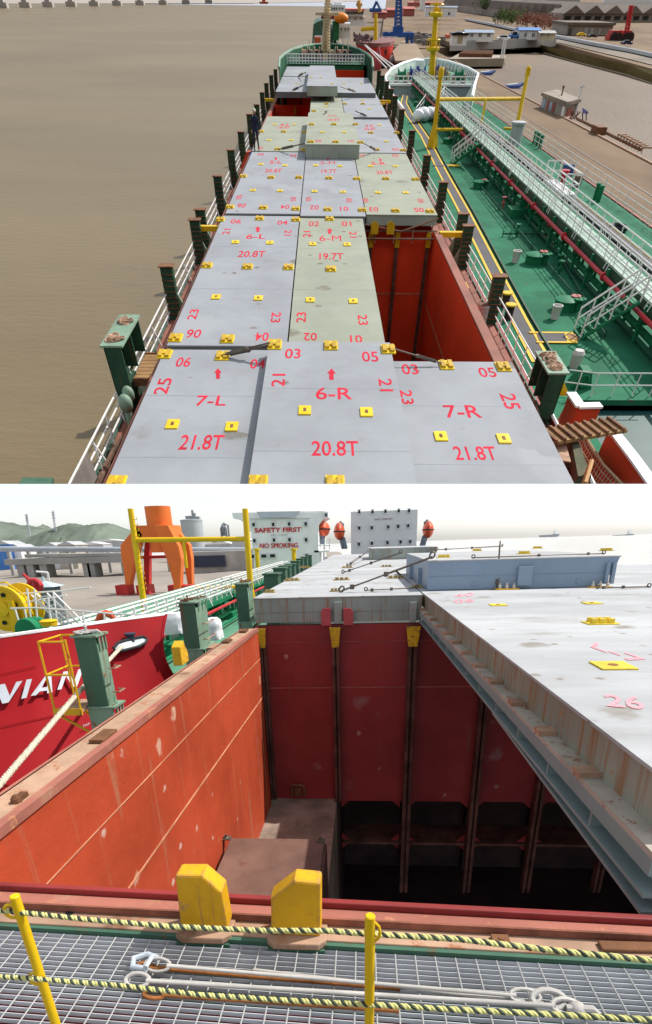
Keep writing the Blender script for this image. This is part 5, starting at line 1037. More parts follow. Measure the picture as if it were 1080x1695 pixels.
# ---- the worker
def person(loc,label):
    o=thing('person',label,'person',loc,'U'); s=2.9/1.75; l=V(loc)
    def skin(name,pts,edges,rad,m,par,lev=2):
        me=bpy.data.meshes.new(name); me.from_pydata([V(p)*s for p in pts],edges,[]); ob=bpy.data.objects.new(name,me); sc.collection.objects.link(ob)
        sk=ob.modifiers.new('skin','SKIN'); sk.use_smooth_shade=True
        for i,r in enumerate(rad): me.skin_vertices[0].data[i].radius=(r*s,r*s) if not isinstance(r,tuple) else (r[0]*s,r[1]*s)
        me.skin_vertices[0].data[0].use_root=True
        su=ob.modifiers.new('sub','SUBSURF'); su.levels=lev; su.render_levels=lev
        me.materials.append(m); ob.parent=par; _reg(ob,loc,'U',par); return ob
    m_sk=mat('skin_tone',(.42,.25,.17),var=.08,rough=.6); m_nv=mat('navy_overalls',(.014,.02,.05),var=.25,rough=.85,scale=4)
    pts=[(0,0,.95),(0,0,1.15),(0,-.02,1.38),(0,-.02,1.47),(0,-.01,1.55),(0,-.02,1.66),(.09,0,.9),(.12,.06,.5),(.16,.02,.09),(.17,-.13,.04),(-.09,0,.9),(-.1,-.07,.5),(-.12,.0,.09),(-.12,-.15,.04),(.17,-.01,1.4),(.25,.03,1.13),(.25,-.1,.9),(-.17,-.01,1.4),(-.25,.02,1.13),(-.22,-.1,.92)]
    ed=[(0,1),(1,2),(2,3),(3,4),(4,5),(0,6),(6,7),(7,8),(8,9),(0,10),(10,11),(11,12),(12,13),(2,14),(14,15),(15,16),(2,17),(17,18),(18,19)]
    rad=[(.14,.1),(.13,.095),(.15,.1),.055,.085,.08,.09,.065,.045,.04,.09,.065,.045,.04,.06,.05,.038,.06,.05,.038]
    skin('body',pts,ed,rad,m_nv,o)
    skin('head',[(0,-.01,1.5),(0,-.02,1.58),(0,-.02,1.67)],[(0,1),(1,2)],[.055,.09,.07],m_sk,o)
    for sx,base in ((1,(.25,-.1,.9)),(-1,(-.22,-.1,.92))):
        b=V(base); x=MB(); x.ell((b+V((0,-.03,-.05)))*s+l,.035*s,.025*s,.05*s,8,6)
        for k in range(4): p=b+V((-.022+.015*k,-.035,-.09)); x.tube([p*s+l,(p+V((0,-.015,-.04)))*s+l,(p+V((0,.0,-.065+.006*abs(k-1.5))))*s+l],[.009*s,.008*s,.006*s],5)
        p=b+V((-sx*.035,-.05,-.045)); x.tube([p*s+l,(p+V((-sx*.012,-.02,-.035)))*s+l],[.01*s,.007*s],5); part(x,'hand',m_sk,o,smooth=True)
    x=MB(); c=V((0,-.02,1.67))*s+l; x.lathe(c,[(.125*s,0),(.118*s,.04*s),(.09*s,.09*s),(.03*s,.115*s)],14); x.lathe(c,[(.15*s,-.005*s),(.15*s,.005*s)],14); part(x,'helmet',mat('helmet_cream',(.55,.5,.4),var=.1),o,smooth=True)
    for sx in (.17,-.12): x=MB(); x.ell(V((sx,-.08,.045))*s+l,.05*s,.13*s,.05*s,8,6); part(x,'boot',M_black,o,smooth=True)
    return o
q=U(425,249.5,z=Z5); person((q.x,q.y,Z5),'worker in dark navy overalls and helmet standing at the left edge of the covers')
c=U(407,258,x=-9.2); x=MB(); x.prism([c+V((-.8,0,-1)),c+V((.2,0,-1)),c+V((.9,0,.4)),c+V((.1,0,.3))],(0,.8,0)); single(x,'tarpaulin',mat('tarpaulin_red_orange',(.6,.09,.03),var=.2),'bundle of red-orange cloth by the left post below the worker','tarpaulin','U'); x=MB(); x.tube([c+V((.3,0,-.2)),c+V((1.4,0,.9))],.16,6); single(x,'hose',mat('hose_blue',(.03,.12,.5)),'short blue hose above the red-orange cloth','hose','U')
# ================================================================ FORECASTLE, TANKER, QUAY AND TOWN (frame U)
def ubox(px0,px1,pyb,pyt,zb,dep,x=None):
    c=U((px0+px1)/2,pyb,z=zb); a=U(px0,pyb,y=c.y); b=U(px1,pyb,y=c.y); t=U((px0+px1)/2,pyt,y=c.y)
    x=x or MB(); x.box(a.x,b.x,c.y,c.y+dep,zb,t.z); return x,a.x,b.x,c.y,t.z
def UP(Y): return lambda px,py: U(px,py,y=Y)
# ---- forecastle of the cargo ship
fo=thing('forecastle','green curved forecastle bulwark with winches at the bow of the cargo ship','forecastle',(1,215,-13),'U')
zf=-7.6; arc=[U(px,py,z=zf) for px,py in ((462,112),(463,97),(471,89),(483,82),(500,76.5),(520,73.5),(540,72.5),(560,73.5),(580,76.5),(597,82),(609,89),(617,97),(618,112))]
x=MB()
for a,b in zip(arc,arc[1:]):
    for o_,i_ in ((a,b),): x.hexa([(a.x,a.y,-17.5),(b.x,b.y,-17.5),(b.x*.985+.02,b.y-.6,-17.5),(a.x*.985+.02,a.y-.6,-17.5)],[a,b,V((b.x*.985+.02,b.y-.6,b.z)),V((a.x*.985+.02,a.y-.6,a.z))])
m_fgr=mat('forecastle_dark_green',(.016,.085,.04),var=.25,rough=.7,spec=.1,rust=.15,scale=.6); part(x,'bulwark',m_fgr,fo)
x=MB(); x.tube(arc,.22,6); part(x,'bulwark_cap',M_greenl,fo)
zfd=-8.9; yb=187.; dk=[V((p.x*.97,p.y-.6,zfd)) for p in arc if p.y>yb+2]; x=MB(); x.prism([V((dk[0].x,yb,zfd))]+dk+[V((dk[-1].x,yb,zfd))],(0,0,-.2)); part(x,'deck',m_fgr,fo)
a,b=arc[0],arc[-1]; x=MB(); x.box(a.x,b.x,yb,yb+.4,-14,zfd); part(x,'break_wall',mat('bright_green_wall',(.02,.13,.055),var=.15,rust=.15,scale=.8),fo)
x=MB(); yr=yb+.2
for k in (.4,.8,1.3): x.tube([(a.x,yr,zfd+k),(b.x,yr,zfd+k)],.09,5)
for i in range(26): X=a.x+(b.x-a.x)*i/25; x.tube([(X,yr,zfd),(X,yr,zfd+1.3)],.09,5)
part(x,'railing',M_rail,fo)
m_win=mat('winch_tan',(.3,.24,.17),var=.2,scale=2)
for i,px in enumerate((505,517,525,551,563,572)):
    c=U(px,90,z=zfd+1); o=thing('mooring_winch','tan mooring winch on the green forecastle, %s from the left'%('first','second','third','fourth','fifth','last')[i],'winch',tuple(c),'U',group='mooring winches on the forecastle')
    x=MB(); x.lathe(c+V((-.7,0,0)),[(1.1,0),(1.1,.15),(.7,.2),(.7,1.2),(1.1,1.25),(1.1,1.4)],14,ax='x'); part(x,'drum',m_win if i%2 else m_tan,o,smooth=True)
    x=MB(); x.box(c.x-1.1,c.x-.8,c.y-.6,c.y+.6,zfd,c.z+.4); part(x,'stand',m_dark,o); x=MB(); x.box(c.x+.8,c.x+1.3,c.y-.7,c.y+.7,zfd,c.z+.6); part(x,'gearbox',m_dark,o)
ma=thing('foremast','tall cream and orange foremast rising from the bow of the cargo ship','mast',tuple(U(539,98,z=zfd)),'U')
P=UP(U(539,98,z=zfd).y); x=MB(); x.tube([P(538.5,99),P(539,86)],[1.3,1.1],10); part(x,'base',mat('mast_orange',(.62,.34,.08),var=.15),ma,smooth=True)
x=MB(); x.tube([P(539,87),P(541.5,30),P(543.5,-6)],[1.05,.8,.6],10); part(x,'pole',mat('mast_cream',(.6,.46,.3),var=.15),ma,smooth=True)
for i in range(16):
    q=P(539.8+i*.22,82-i*5); x=MB(); x.box(q.x-.9,q.x+.9,q.y-1.3,q.y-1.1,q.z,q.z+.15); part(x,'rung',mat('mast_cream',()),ma)
q=P(541.5,25); x=MB(); x.box(q.x-2.6,q.x+2.6,q.y-.8,q.y+.8,q.z,q.z+.4); part(x,'crosstree',mat('mast_cream',()),ma)
# ---- ships moored ahead
ds=thing('moored_ship','white and green ship moored ahead of the bow with an orange lifeboat and green funnel','ship',(0,380,ZWU),'U')
Ys=360; P=UP(Ys)
x=MB(); x.prism([P(517,70),P(519,40),P(527,35),P(538,33),P(545,36),P(560,75),P(560,92),P(517,92)],(0,60,0)); part(x,'hull',M_green,ds)
def fbox(P,p0,p1,dep,m,nm,par,dy=0): 
    a,b=P(*p0),P(*p1); x=MB(); x.box(min(a.x,b.x),max(a.x,b.x),a.y+dy,a.y+dy+dep,min(a.z,b.z),max(a.z,b.z)); return part(x,nm,m,par)
fbox(P,(521,58),(537,70),6,M_white,'stern_house',ds,-3); fbox(P,(521,60),(531,71),3,mat('raft_orange_red',(.55,.12,.05)),'life_raft',ds,-6)
fbox(P,(530,40),(552,62),8,M_white,'deckhouse',ds,2); fbox(P,(561,38),(580,64),9,M_white,'deckhouse',ds,2)
fbox(P,(551,34),(561,66),7,mat('bright_green_wall',()),'funnel',ds,-2); fbox(P,(532,22),(554,32),8,mat('dark_red_top',(.25,.05,.05)),'upper_deck',ds,4)
fbox(P,(548,9),(575,21),12,M_white,'bridge',ds,30); fbox(P,(555,3),(570,9),8,M_white,'bridge_top',ds,34)
for px in (550,554,558,564,569): fbox(P,(px,14),(px+2.4,17),.3,M_black,'window',ds,29.6)
for px in (565,571,576): fbox(P,(px,46),(px+2,49),.3,M_black,'window',ds,1.6)
c=P(565,29); x=MB(); x.ell(c+V((0,-2,0)),2.9,2.2,1.3,14,10); part(x,'lifeboat_hull',mat('lifeboat_bright_orange',(.75,.22,.02),var=.1),ds,smooth=True)
x=MB()
for k in range(9): q=P(512+k*8,77); x.tube([q,q+V((0,0,2))],.2,4)
for py in (74,77): x.tube([P(510,py),P(580,py)],.2,4)
part(x,'railing',M_rail,ds)
rs=thing('moored_ship','red-bowed ship with white bridge and yellow crane moored ahead at the quay','ship',(30,400,ZWU),'U')
Y0=345; P=UP(Y0)
bt=[P(590,72),P(596,71),P(607,72),P(629,70),P(648,68),P(652,70)]; 
x=MB(); nose=P(630,114); rows=[]
top=[P(596,72)+V((0,50,0)),P(597,72)+V((0,22,0)),P(606,72)+V((0,7,0)),P(630,71),P(648,71)+V((0,6,0)),P(660,71)+V((0,20,0)),P(668,72)+V((0,50,0))]
for j in range(7):
    t=j/6; rows.append([V((629.5*0+nose.x+(p.x-nose.x)*(1-.42*t**1.6),p.y+(t*4 if i==3 else 0),p.z+(-18.-p.z)*t)) for i,p in enumerate(top)])
x.grid(rows); part(x,'bow_plating',mat('bright_red_hull',(.72,.05,.035),var=.12,rough=.6,scale=.2,spec=.1),rs,smooth=True)
x=MB(); x.grid([[p+V((.0,-.25,0)) for p in r[3:]] for r in rows[4:]]); part(x,'boot_top',mat('dark_navy_hull',(.015,.015,.05)),rs,smooth=True)
x=MB(); x.prism(top,(0,0,-1)); part(x,'deck',mat('deck_red_brown',(.2,.07,.06),var=.3,scale=.3),rs)
c=P(625,104); x=MB(); x.lathe(c+V((0,-3,-4)),[(.4,2),(1.3,2.6),(1.5,4),(1.2,6),(.5,7.6),(.2,8.2)],14); part(x,'bulbous_bow',mat('faded_red_bulb',(.42,.06,.07),var=.15),rs,smooth=True)
for px,py in ((610,87),(639,87)): c=P(px,py)+V((0,3 if px<620 else 2,0)); x=MB(); x.tube([c+V((-.7,-.8,.8)),c+V((0,-1.2,-.7)),c+V((.7,-.8,.8))],.22,6); x.tube([c+V((0,-1.2,-.7)),c+V((0,-1,1.2))],.22,6); part(x,'anchor',m_dark,rs)
fbox(P,(576,33),(616,52),18,M_white,'deckhouse',rs,60); fbox(P,(575,22),(614,33),16,M_white,'bridge',rs,59); fbox(P,(574,19),(616,22),17,mat('roof_line_red',(.55,.08,.07)),'bridge_roof',rs,58)
for i in range(7): fbox(P,(579+i*5,25),(582.6+i*5,28.5),.4,M_black,'window',rs,58.5)
for px in (585,597,608): fbox(P,(px,36),(px+2,39),.4,M_black,'window',rs,59.5)
random.seed(11)
x=MB()
for i in range(46): 
    c=P(random.uniform(592,622),random.uniform(58,70)); x.cbox(c+V((0,random.uniform(2,40),-1)),random.uniform(.3,1.2),1.2,random.uniform(.3,1.2))
o=part(x,'deck_machinery',mat('deck_purple_brown',(.16,.1,.11),var=.5,scale=1),rs); o['kind']='stuff'
for k in range(5): q=P(612+k*9,69); x=MB(); x.tube([q,q+V((0,0,1.2))],.1,4); x.tube([q+V((0,0,1.2)),q+V((2.2,0,1.2))],.1,4); part(x,'rail',M_rail,rs)
x=MB(); x.tube([P(622,66),P(622.5,22)],[.75,.6],8); part(x,'crane_post',M_yel2,rs); x=MB(); x.tube([P(598,48),P(622,46)],.5,6); part(x,'crane_jib',M_yel2,rs); x=MB(); x.tube([P(596,20),P(594,0)],.7,8); x.tube([P(590,7),P(600,7)],.4,6); part(x,'mast',mat('mast_orange',()),rs)
for a,b in (((606,74),(660,122)),((612,80),(690,135)),((604,74),(640,112))):
    x=MB(); x.tube([P(*a),U(*b,z=-13)],.14,4); single(x,'mooring_line',M_rail,'thin pale mooring line from the red bow down towards the %s'%{660:'grey tanker bow',690:'tanker winches',640:'green post tops'}[b[0]],'mooring line','U')
# ---- blue portal crane
Yc=U(665,76,z=ZQ).y; P=UP(Yc); bc=thing('portal_crane','blue portal crane standing on the quay beside the red bow','crane',tuple(U(662,76,z=ZQ)),'U'); m_bl=mat('crane_blue',(.03,.1,.33),var=.15,rough=.5,scale=.4)
for px,t in ((638,52),(648,52),(675,54),(683,54)):
    q=P(px,76 if px>660 else 66); x=MB(); x.tube([P(px+(2 if px<660 else -2),t),q],.8,6); x.cbox(q+V((0,0,-.5)),2.4,2,1.2); part(x,'leg',m_bl,bc)
x=MB(); a,b=P(635,53),P(686,56); x.box(a.x,b.x,Yc-1,Yc+1.2,a.z-1.4,a.z); x.box(a.x,b.x,Yc+6,Yc+7.5,a.z-1.4,a.z); part(x,'portal_beam',m_bl,bc)
x=MB(); a=P(652,44); b=P(668,53); x.box(a.x,b.x,Yc,Yc+6,b.z,a.z); part(x,'turntable',m_bl,bc)
x=MB()
for dx in (-1,1):
    for dy in (0,4): x.tube([P(660+dx*5.5,46)+V((0,dy,0)),P(661.5+dx*3,-12)+V((0,dy,0))],.38,5)
for i in range(9):
    y_=44-i*6.2; w0=5.5-i*.27
    x.tube([P(660-w0,y_),P(660+w0,y_-5)],.24,4); x.tube([P(660+w0,y_),P(660-w0,y_-5)],.24,4); x.tube([P(660-w0,y_),P(660+w0,y_)],.26,4)
part(x,'lattice_tower',m_bl,bc)
x=MB()
for px0,py0,px1,py1 in ((618,15,624,2),(624,2,630,15),(612,16,632,16)): x.tube([UP(900)(px0,py0),UP(900)(px1,py1)],1.2,5)
single(x,'portal_crane',m_bl,'small far blue crane behind the white bridge roof','crane','U')
# ---- quay, mud, land
x=MB(); x.box(12.4,1400,14,1700,ZWU-.6,ZWU-.05); struct(x,'mud_flat',m_mud2,'U')
qe=U(900,177,z=ZQ).x
x=MB(); x.box(37.5,qe,30,U(700,78,z=ZQ).y,ZWU-1,ZQ); struct(x,'quay',m_qy,'U')
x=MB(); qm=U(960,250,z=ZQ).x; x.box(qm-.15,qm+.15,30,330,ZQ,ZQ+.04); struct(x,'rail_groove',mat('rail_groove_dark',(.12,.09,.07)),'U')
x=MB(); x.box(qe-.3,qe,30,U(745,98,z=ZQ).y,ZQ,ZQ+.2); single(x,'quay_kerb',m_tan,'tan kerb along the far edge of the brown quay','kerb','U')
ld=[U(px,py,z=-15.2) for px,py in ((632,60),(640,76),(700,79),(752,78),(770,72),(835,66),(925,72),(1046,104),(1400,200),(1400,20),(1200,-2),(640,-2))]
x=MB(); x.prism(ld,(0,0,-3)); struct(x,'land',m_qy,'U')
bk=[((745,77),(752,82)),((800,70),(805,78)),((880,70),(885,82)),((950,86),(945,99)),((1046,108),(1035,122)),((1200,148),(1180,170))]
x=MB(); x.grid([[U(*a,z=-15.1) for a,b in bk],[U(*b,z=ZWU+.0) for a,b in bk]]); struct(x,'weedy_bank',m_olive,'U')
x=MB(); x.grid([[U(px,py,z=-15.0) for px,py in ((835,64),(925,70),(1046,98),(1250,150))],[U(px,py,z=-14.9) for px,py in ((835,57),(925,62),(1046,84),(1250,125))]]); struct(x,'stony_bank',mat('stony_bank_grey',(.18,.145,.11),var=.3,rough=.9,scale=.05),'U')
rd=[((770,29),(772,33)),((810,36),(812,41)),((860,46),(861,52)),((925,57),(925,63)),((985,68),(984,75)),((1046,79),(1045,86)),((1200,110),(1195,120))]
x=MB(); x.grid([[U(*a,z=-14.7) for a,b in rd],[U(*b,z=-14.7) for a,b in rd]]); struct(x,'shore_road',mat('road_grey',(.2,.21,.22),var=.1,rough=.8),'U')
x=MB()
for (a,b),(c,d) in zip(rd,rd[1:]): 
    p,q=U(*b,z=-14.7),U(*d,z=-14.7); x.hexa([p,q,q+V((0,1.5,0)),p+V((0,1.5,0))],[p+V((0,0,.9)),q+V((0,0,.9)),q+V((0,1.5,.9)),p+V((0,1.5,.9))])
single(x,'parapet_wall',mat('parapet_pale_blue',(.5,.53,.55),var=.08),'pale parapet wall along the shore road at the upper right','wall','U')
x=MB()
for i in range(10): px=6+i*37.2; q=U(px,12.5-.75*i if i<9 else 6,z=ZWU); x.box(q.x-2.5,q.x+2.5,q.y,q.y+6,ZWU,ZWU+32); x.box(q.x-4.5,q.x+4.5,q.y-2,q.y+8,ZWU,ZWU+4.5)
xb=x
br=thing('bridge','long river bridge on pale piers at the top left','bridge',tuple(U(150,8,z=ZWU)),'U')
for i in range(10):
    px=4+i*38.; q=U(px,13.0-.8*i if i<9 else 6.,z=ZWU); x=MB(); x.box(q.x-4,q.x+4,q.y,q.y+6,ZWU,ZWU+45); x.box(q.x-8,q.x+8,q.y-2,q.y+8,ZWU,ZWU+5); part(x,'pier',mat('bridge_pier_grey',(.42,.38,.34),var=.1),br)
a=U(-60,14,z=ZWU); b=U(380,6,z=ZWU); x=MB(); x.hexa([a+V((0,0,45)),b+V((0,0,45)),b+V((0,14,45)),a+V((0,14,45))],[a+V((0,0,52)),b+V((0,0,52)),b+V((0,14,52)),a+V((0,14,52))]); part(x,'deck',mat('bridge_pier_grey',()),br)
fs=[U(-300,6.0,z=ZWU+.5),U(420,4.5,z=ZWU+.5),U(600,1,z=ZWU+.5),U(600,-8,z=ZWU+.5),U(-300,-8,z=ZWU+.5)]; x=MB(); x.prism(fs,(0,0,-1)); struct(x,'far_shore',mat('far_shore_tan',(.38,.33,.28),var=.1),'U')
# ---- tanker alongside (green deck)
tu=thing('tanker','green-decked tanker lying alongside the cargo ship, bow pointing away','ship',(25,110,ZWU),'U')
YB0,YB1=14.,205.
xl=14.6; xr=36.2
x=MB(); x.prism([(xl-1,36,ZTD),(xl-1,165,ZTD),(xl-.2,185,ZTD),(xl+1.5,200,ZTD),(xr-1.5,200,ZTD),(xr,185,ZTD),(xr,36,ZTD)],(0,0,-.3)); part(x,'main_deck',m_ud,tu)
x=MB(); x.box(xl-1.2,xl-1,14,165,ZWU,ZTD+.1); x.box(xr,xr+.2,14,190,ZWU,ZTD+.1); part(x,'hull_side',mat('tanker_side_red_brown',(.3,.06,.05),var=.2),tu)
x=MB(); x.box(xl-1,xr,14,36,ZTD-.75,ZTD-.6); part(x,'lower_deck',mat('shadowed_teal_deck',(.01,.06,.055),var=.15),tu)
x=MB(); x.box(xl-1,xl+1.3,14,36.,ZTD-.3,ZTD); part(x,'side_deck',m_ud,tu)
m_walk=mat('dark_grey_walkway',(.085,.08,.085),var=.12,rough=.8,scale=1); 
def lay(name,pts,m,z,par): x=MB(); x.prism([V((p.x,p.y,z)) for p in pts],(0,0,.03)); return part(x,name,m,par)
zd=ZTD
def D(px,py): return U(px,py,z=zd)
lw=[(883,600),(845,525),(800,432),(760,350),(725,283),(697,225),(672,190),(664,170),(668,157)]; rw=[(912,600),(872,530),(822,436),(778,352),(740,285),(709,227),(684,191),(673,170),(675,158)]
lw=[D(*p) for p in lw]; rw=[D(*p) for p in rw]
x=MB(); x.grid([[p+V((0,0,.03)) for p in lw],[p+V((0,0,.03)) for p in rw]]); part(x,'walkway',m_walk,tu)
for ln,dx in ((lw,-.0),(rw,0)):
    x=MB(); x.grid([[p+V((-.12,0,.05)) for p in ln],[p+V((.12,0,.05)) for p in ln]]); part(x,'walkway_line',M_yel2,tu)
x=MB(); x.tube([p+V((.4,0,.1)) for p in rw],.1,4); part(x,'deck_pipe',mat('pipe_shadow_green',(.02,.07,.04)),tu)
x=MB(); a=[D(888,553),D(938,553),D(938,567),D(893,567)]; x.prism([p+V((0,0,.04)) for p in a],(0,0,.03)); part(x,'cross_walkway',m_walk,tu)
x=MB(); 
for p,q in (((876,552),(948,552)),((888,568),(955,568))): 
    A,Bq=D(*p),D(*q); x.box(A.x,Bq.x,A.y-.12,A.y+.12,zd+.05,zd+.09)
part(x,'walkway_line',M_yel2,tu)
x=MB(); a=[D(934,553),D(949,553),D(956,567),D(939,567)]; x.prism([p+V((0,0,.05)) for p in a],(0,0,.03)); h=part(x,'hatched_pad',M_yel2,tu)
for i in range(5): x=MB(); A,Bq=D(937+i*3,555),D(941+i*3,565); x.box(A.x,A.x+.12,Bq.y,A.y,zd+.085,zd+.1); part(x,'stripe',mat('stripe_brown',(.3,.13,.03)),h)
A,Bq=D(738,273),D(757,275); x=MB(); x.box(D(716,275).x,D(758,275).x,Bq.y-.4,Bq.y+.6,zd+.04,zd+.07); part(x,'cross_walkway',m_walk,tu); x=MB(); x.box(A.x,Bq.x+.3,Bq.y-.6,Bq.y+.8,zd+.07,zd+.1); part(x,'hatched_pad',M_yel2,tu)
# far side strip with yellow edge
x=MB(); XE=U(1046,415,z=zd).x; x.box(XE-.8,XE+.3,36,170,zd,zd+.35); part(x,'side_walkway',m_walk,tu); x=MB(); x.box(XE+.1,XE+.35,36,170,zd+.35,zd+.4); part(x,'walkway_line',M_yel2,tu)
# bow
bz=-12.0; lf_=[U(px,py,z=bz) for px,py in ((668,182),(648,155),(637,128),(648,114),(668,104),(690,98),(715,96),(745,102),(775,112),(792,122),(786,140),(782,160))]
x=MB(); m_bw=mat('bow_pale_grey_green',(.5,.56,.52),var=.08,rough=.5,scale=.3)
for a,b in zip(lf_,lf_[1:]): x.hexa([(a.x,a.y,ZWU),(b.x,b.y,ZWU),(b.x*.99+.3,b.y-.5,ZWU),(a.x*.99+.3,a.y-.5,ZWU)],[a,b,V((b.x*.99+.3,b.y-.5,b.z)),V((a.x*.99+.3,a.y-.5,a.z))])
part(x,'bow_bulwark',m_bw,tu); x=MB(); x.tube(lf_,.3,6); part(x,'bulwark_cap',M_white,tu,smooth=True)
x=MB(); n=0
for a,b in zip(lf_[1:-1],lf_[2:]):
    for i in range(5): c=a.lerp(b,i/5); d=V((25,195,c.z))-c; d.z=0; d.normalize(); x.prism([c+d*.3,c+d*2.2+V((0,0,-2.4)),c+d*.3+V((0,0,-2.4))],d.cross(V((0,0,1)))*.25)
part(x,'bulwark_stays',M_white,tu)
zfk=-13.3; ya=U(715,142,z=zfk).y; xa,xb_=U(642,142,z=zfk).x,U(786,142,z=zfk).x
x=MB(); x.prism([V((p.x*.99+.2,p.y-.4,zfk)) for p in lf_[2:10]]+[V((xb_,ya,zfk)),V((xa,ya,zfk))],(0,0,-.2)); part(x,'forecastle_deck',mat('forecastle_green',(.05,.2,.13),var=.2,scale=.4),tu)
x=MB(); zt=U(715,139,y=ya).z; x.box(xa,xb_,ya-.2,ya+.4,zfk-2.6,zfk); part(x,'break_wall',mat('break_wall_teal_grey',(.3,.38,.4),var=.08),tu); x=MB(); x.box(xa-.2,xb_+.2,ya-.5,ya+.6,zfk,zfk+.35); part(x,'break_ledge',M_white,tu)
x=MB()
for k in (.8,1.5): x.tube([(xa,ya,zfk+k),(xb_,ya,zfk+k)],.12,5)
for i in range(18): X=xa+(xb_-xa)*i/17; x.tube([(X,ya,zfk),(X,ya,zfk+1.5)],.12,5)
part(x,'forecastle_railing',M_rail,tu)
for a_,b_ in ((lf_[0],V((xa,ya,zfk-2.4))),(lf_[-1],V((xb_,ya,zfk-2.4)))):
    x=MB(); x.prism([a_,V((b_.x,b_.y,zfk)),b_,V((a_.x,a_.y,zfk-2.8))],(.2,0,0)); part(x,'shoulder_plate',m_bw,tu)
m_wb=mat('winch_deep_blue',(.02,.05,.25),var=.15)
for i,(px,py,m,lb) in enumerate(((685,122,m_wb,'blue mooring winch left of the white box on the tanker bow'),(698,122,m_wb,'blue mooring winch under the white box on the tanker bow'),(720,118,m_wb,'blue and tan mooring winch just right of the yellow mast'),(733,121,m_win,'tan mooring winch farthest right on the tanker bow'),(665,126,m_pipeg,'green windlass at the left of the tanker bow'),(760,126,m_pipeg,'green windlass at the right of the tanker bow'))):
    c=U(px,py,z=zfk+1.1); o=thing('mooring_winch',lb,'winch',tuple(c),'U',group='winches on the tanker bow'); x=MB(); x.lathe(c+V((-1,0,0)),[(1.3,0),(1.3,.25),(.8,.3),(.8,1.6),(1.3,1.7),(1.3,2)],14,ax='x'); part(x,'drum',m,o,smooth=True); x=MB(); x.box(c.x-1.7,c.x-1.2,c.y-1,c.y+1,zfk,c.z+.3); part(x,'stand',m_win,o); x=MB(); x.box(c.x+1.2,c.x+1.9,c.y-1,c.y+1,zfk,c.z+.4); part(x,'gearbox',m_win,o)
c=U(695,115,z=zfk); x,xa0,xb0,yy,zt=ubox(688,702,116,99,zfk,3); single(x,'deck_locker',M_white,'white box on the tanker bow behind the blue winches','locker','U',bevel=.1)
for px in (688,697,741): x,_,_,_,_=ubox(px,px+4,135,120,zfk,1); single(x,'warping_stand',mat('cream_paint',(.6,.5,.28)),'cream stand at the break of the tanker forecastle, %s'%{688:'left of the stair',697:'beside the stair head',741:'right of the mast'}[px],'stand','U')
# yellow mast
Ym=U(714,131,z=zfk).y; P=UP(Ym); mm=thing('bow_mast','tall yellow lattice-topped mast on the tanker bow','mast',tuple(P(714,131)),'U')
x=MB(); x.tube([P(714,133),P(718,80),P(722,20)],[.95,.75,.6],12); part(x,'pole',M_yel2,mm,smooth=True); x=MB(); x.tube([P(722,22),P(724,2)],[.45,.3],8); part(x,'topmast',M_yel2,mm)
for px,py in ((717,81),(722.5,24)):
    q=P(px,py); x=MB(); x.lathe(q,[(1.5,-.3),(1.7,0),(1.7,.3),(.9,.5)],12); part(x,'platform',M_yel2,mm)
    x=MB(); x.tube([q+V((1.65*math.cos(t*.524),1.65*math.sin(t*.524),1.5)) for t in range(12)],.18,5,closed=True)
    for t in range(6): x.tube([q+V((1.65*math.cos(t*1.05),1.65*math.sin(t*1.05),0)),q+V((1.65*math.cos(t*1.05),1.65*math.sin(t*1.05),1.5))],.1,4)
    part(x,'platform_rail',M_yel2,mm)
x=MB(); x.tube([P(719,17),P(729,17)],.4,5); part(x,'yard',M_yel2,mm)
for i in range(14): q=P(714.6+i*.45,124-i*7); x=MB(); x.tube([q+V((.7,-.8,0)),q+V((1.3,-.8,0)),q+V((1.3,-.8,.4))],.07,4); part(x,'rung',M_yel2,mm)
# gantry with two leaning posts
Yg=D(717,244).y; P=UP(Yg); Y2=D(853,226).y
hg=thing('hose_gantry','yellow goalpost gantry straddling the catwalk of the green tanker','gantry',tuple(D(785,240)),'U')
x=MB(); x.tube([D(716,244),P(730,124)],[.34,.3],12); part(x,'post',M_yel2,hg,smooth=True); x=MB(); x.lathe(D(716,244),[(.95,0),(.9,.2),(.36,2.4)],4); part(x,'foot',M_yel2,hg); x=MB(); x.lathe(P(730,125),[(.42,-.2),(.42,.6),(.3,.8)],10); part(x,'post_cap',M_yel2,hg)
P2=UP(Y2); x=MB(); x.tube([D(852,230),P2(874,121)],[.34,.3],12); part(x,'post',M_yel2,hg,smooth=True); x=MB(); x.lathe(P2(874,122),[(.42,-.2),(.42,.6),(.3,.8)],10); part(x,'post_cap',M_yel2,hg)
c=D(852,240); x=MB(); x.lathe(c,[(1.0,0),(1.0,2.2),(1.2,2.25),(1.2,2.5),(.9,2.55)],16); part(x,'drum_base',mat('drum_grey_white',(.42,.43,.45),var=.1),hg,smooth=True)
for i in range(16): q=P(718+i*.7,225-i*6); x=MB(); x.tube([q+V((.28,-.3,0)),q+V((.5,-.3,0)),q+V((.5,-.3,.18))],.04,4); part(x,'rung',M_yel2,hg)
x=MB(); x.tube([P(727,164),P2(866,163)],.2,8); part(x,'crossbar',M_yel2,hg,smooth=True); x=MB(); x.tube([P(805,164),P(797,206)],.17,8); part(x,'drop_pipe',M_yel2,hg); x=MB(); x.tube([P(720,214),P(779,214)],.17,8); part(x,'lower_bar',M_yel2,hg); x=MB(); x.tube([P2(834,212),P2(853,213)],.17,8); part(x,'lower_bar',M_yel2,hg)
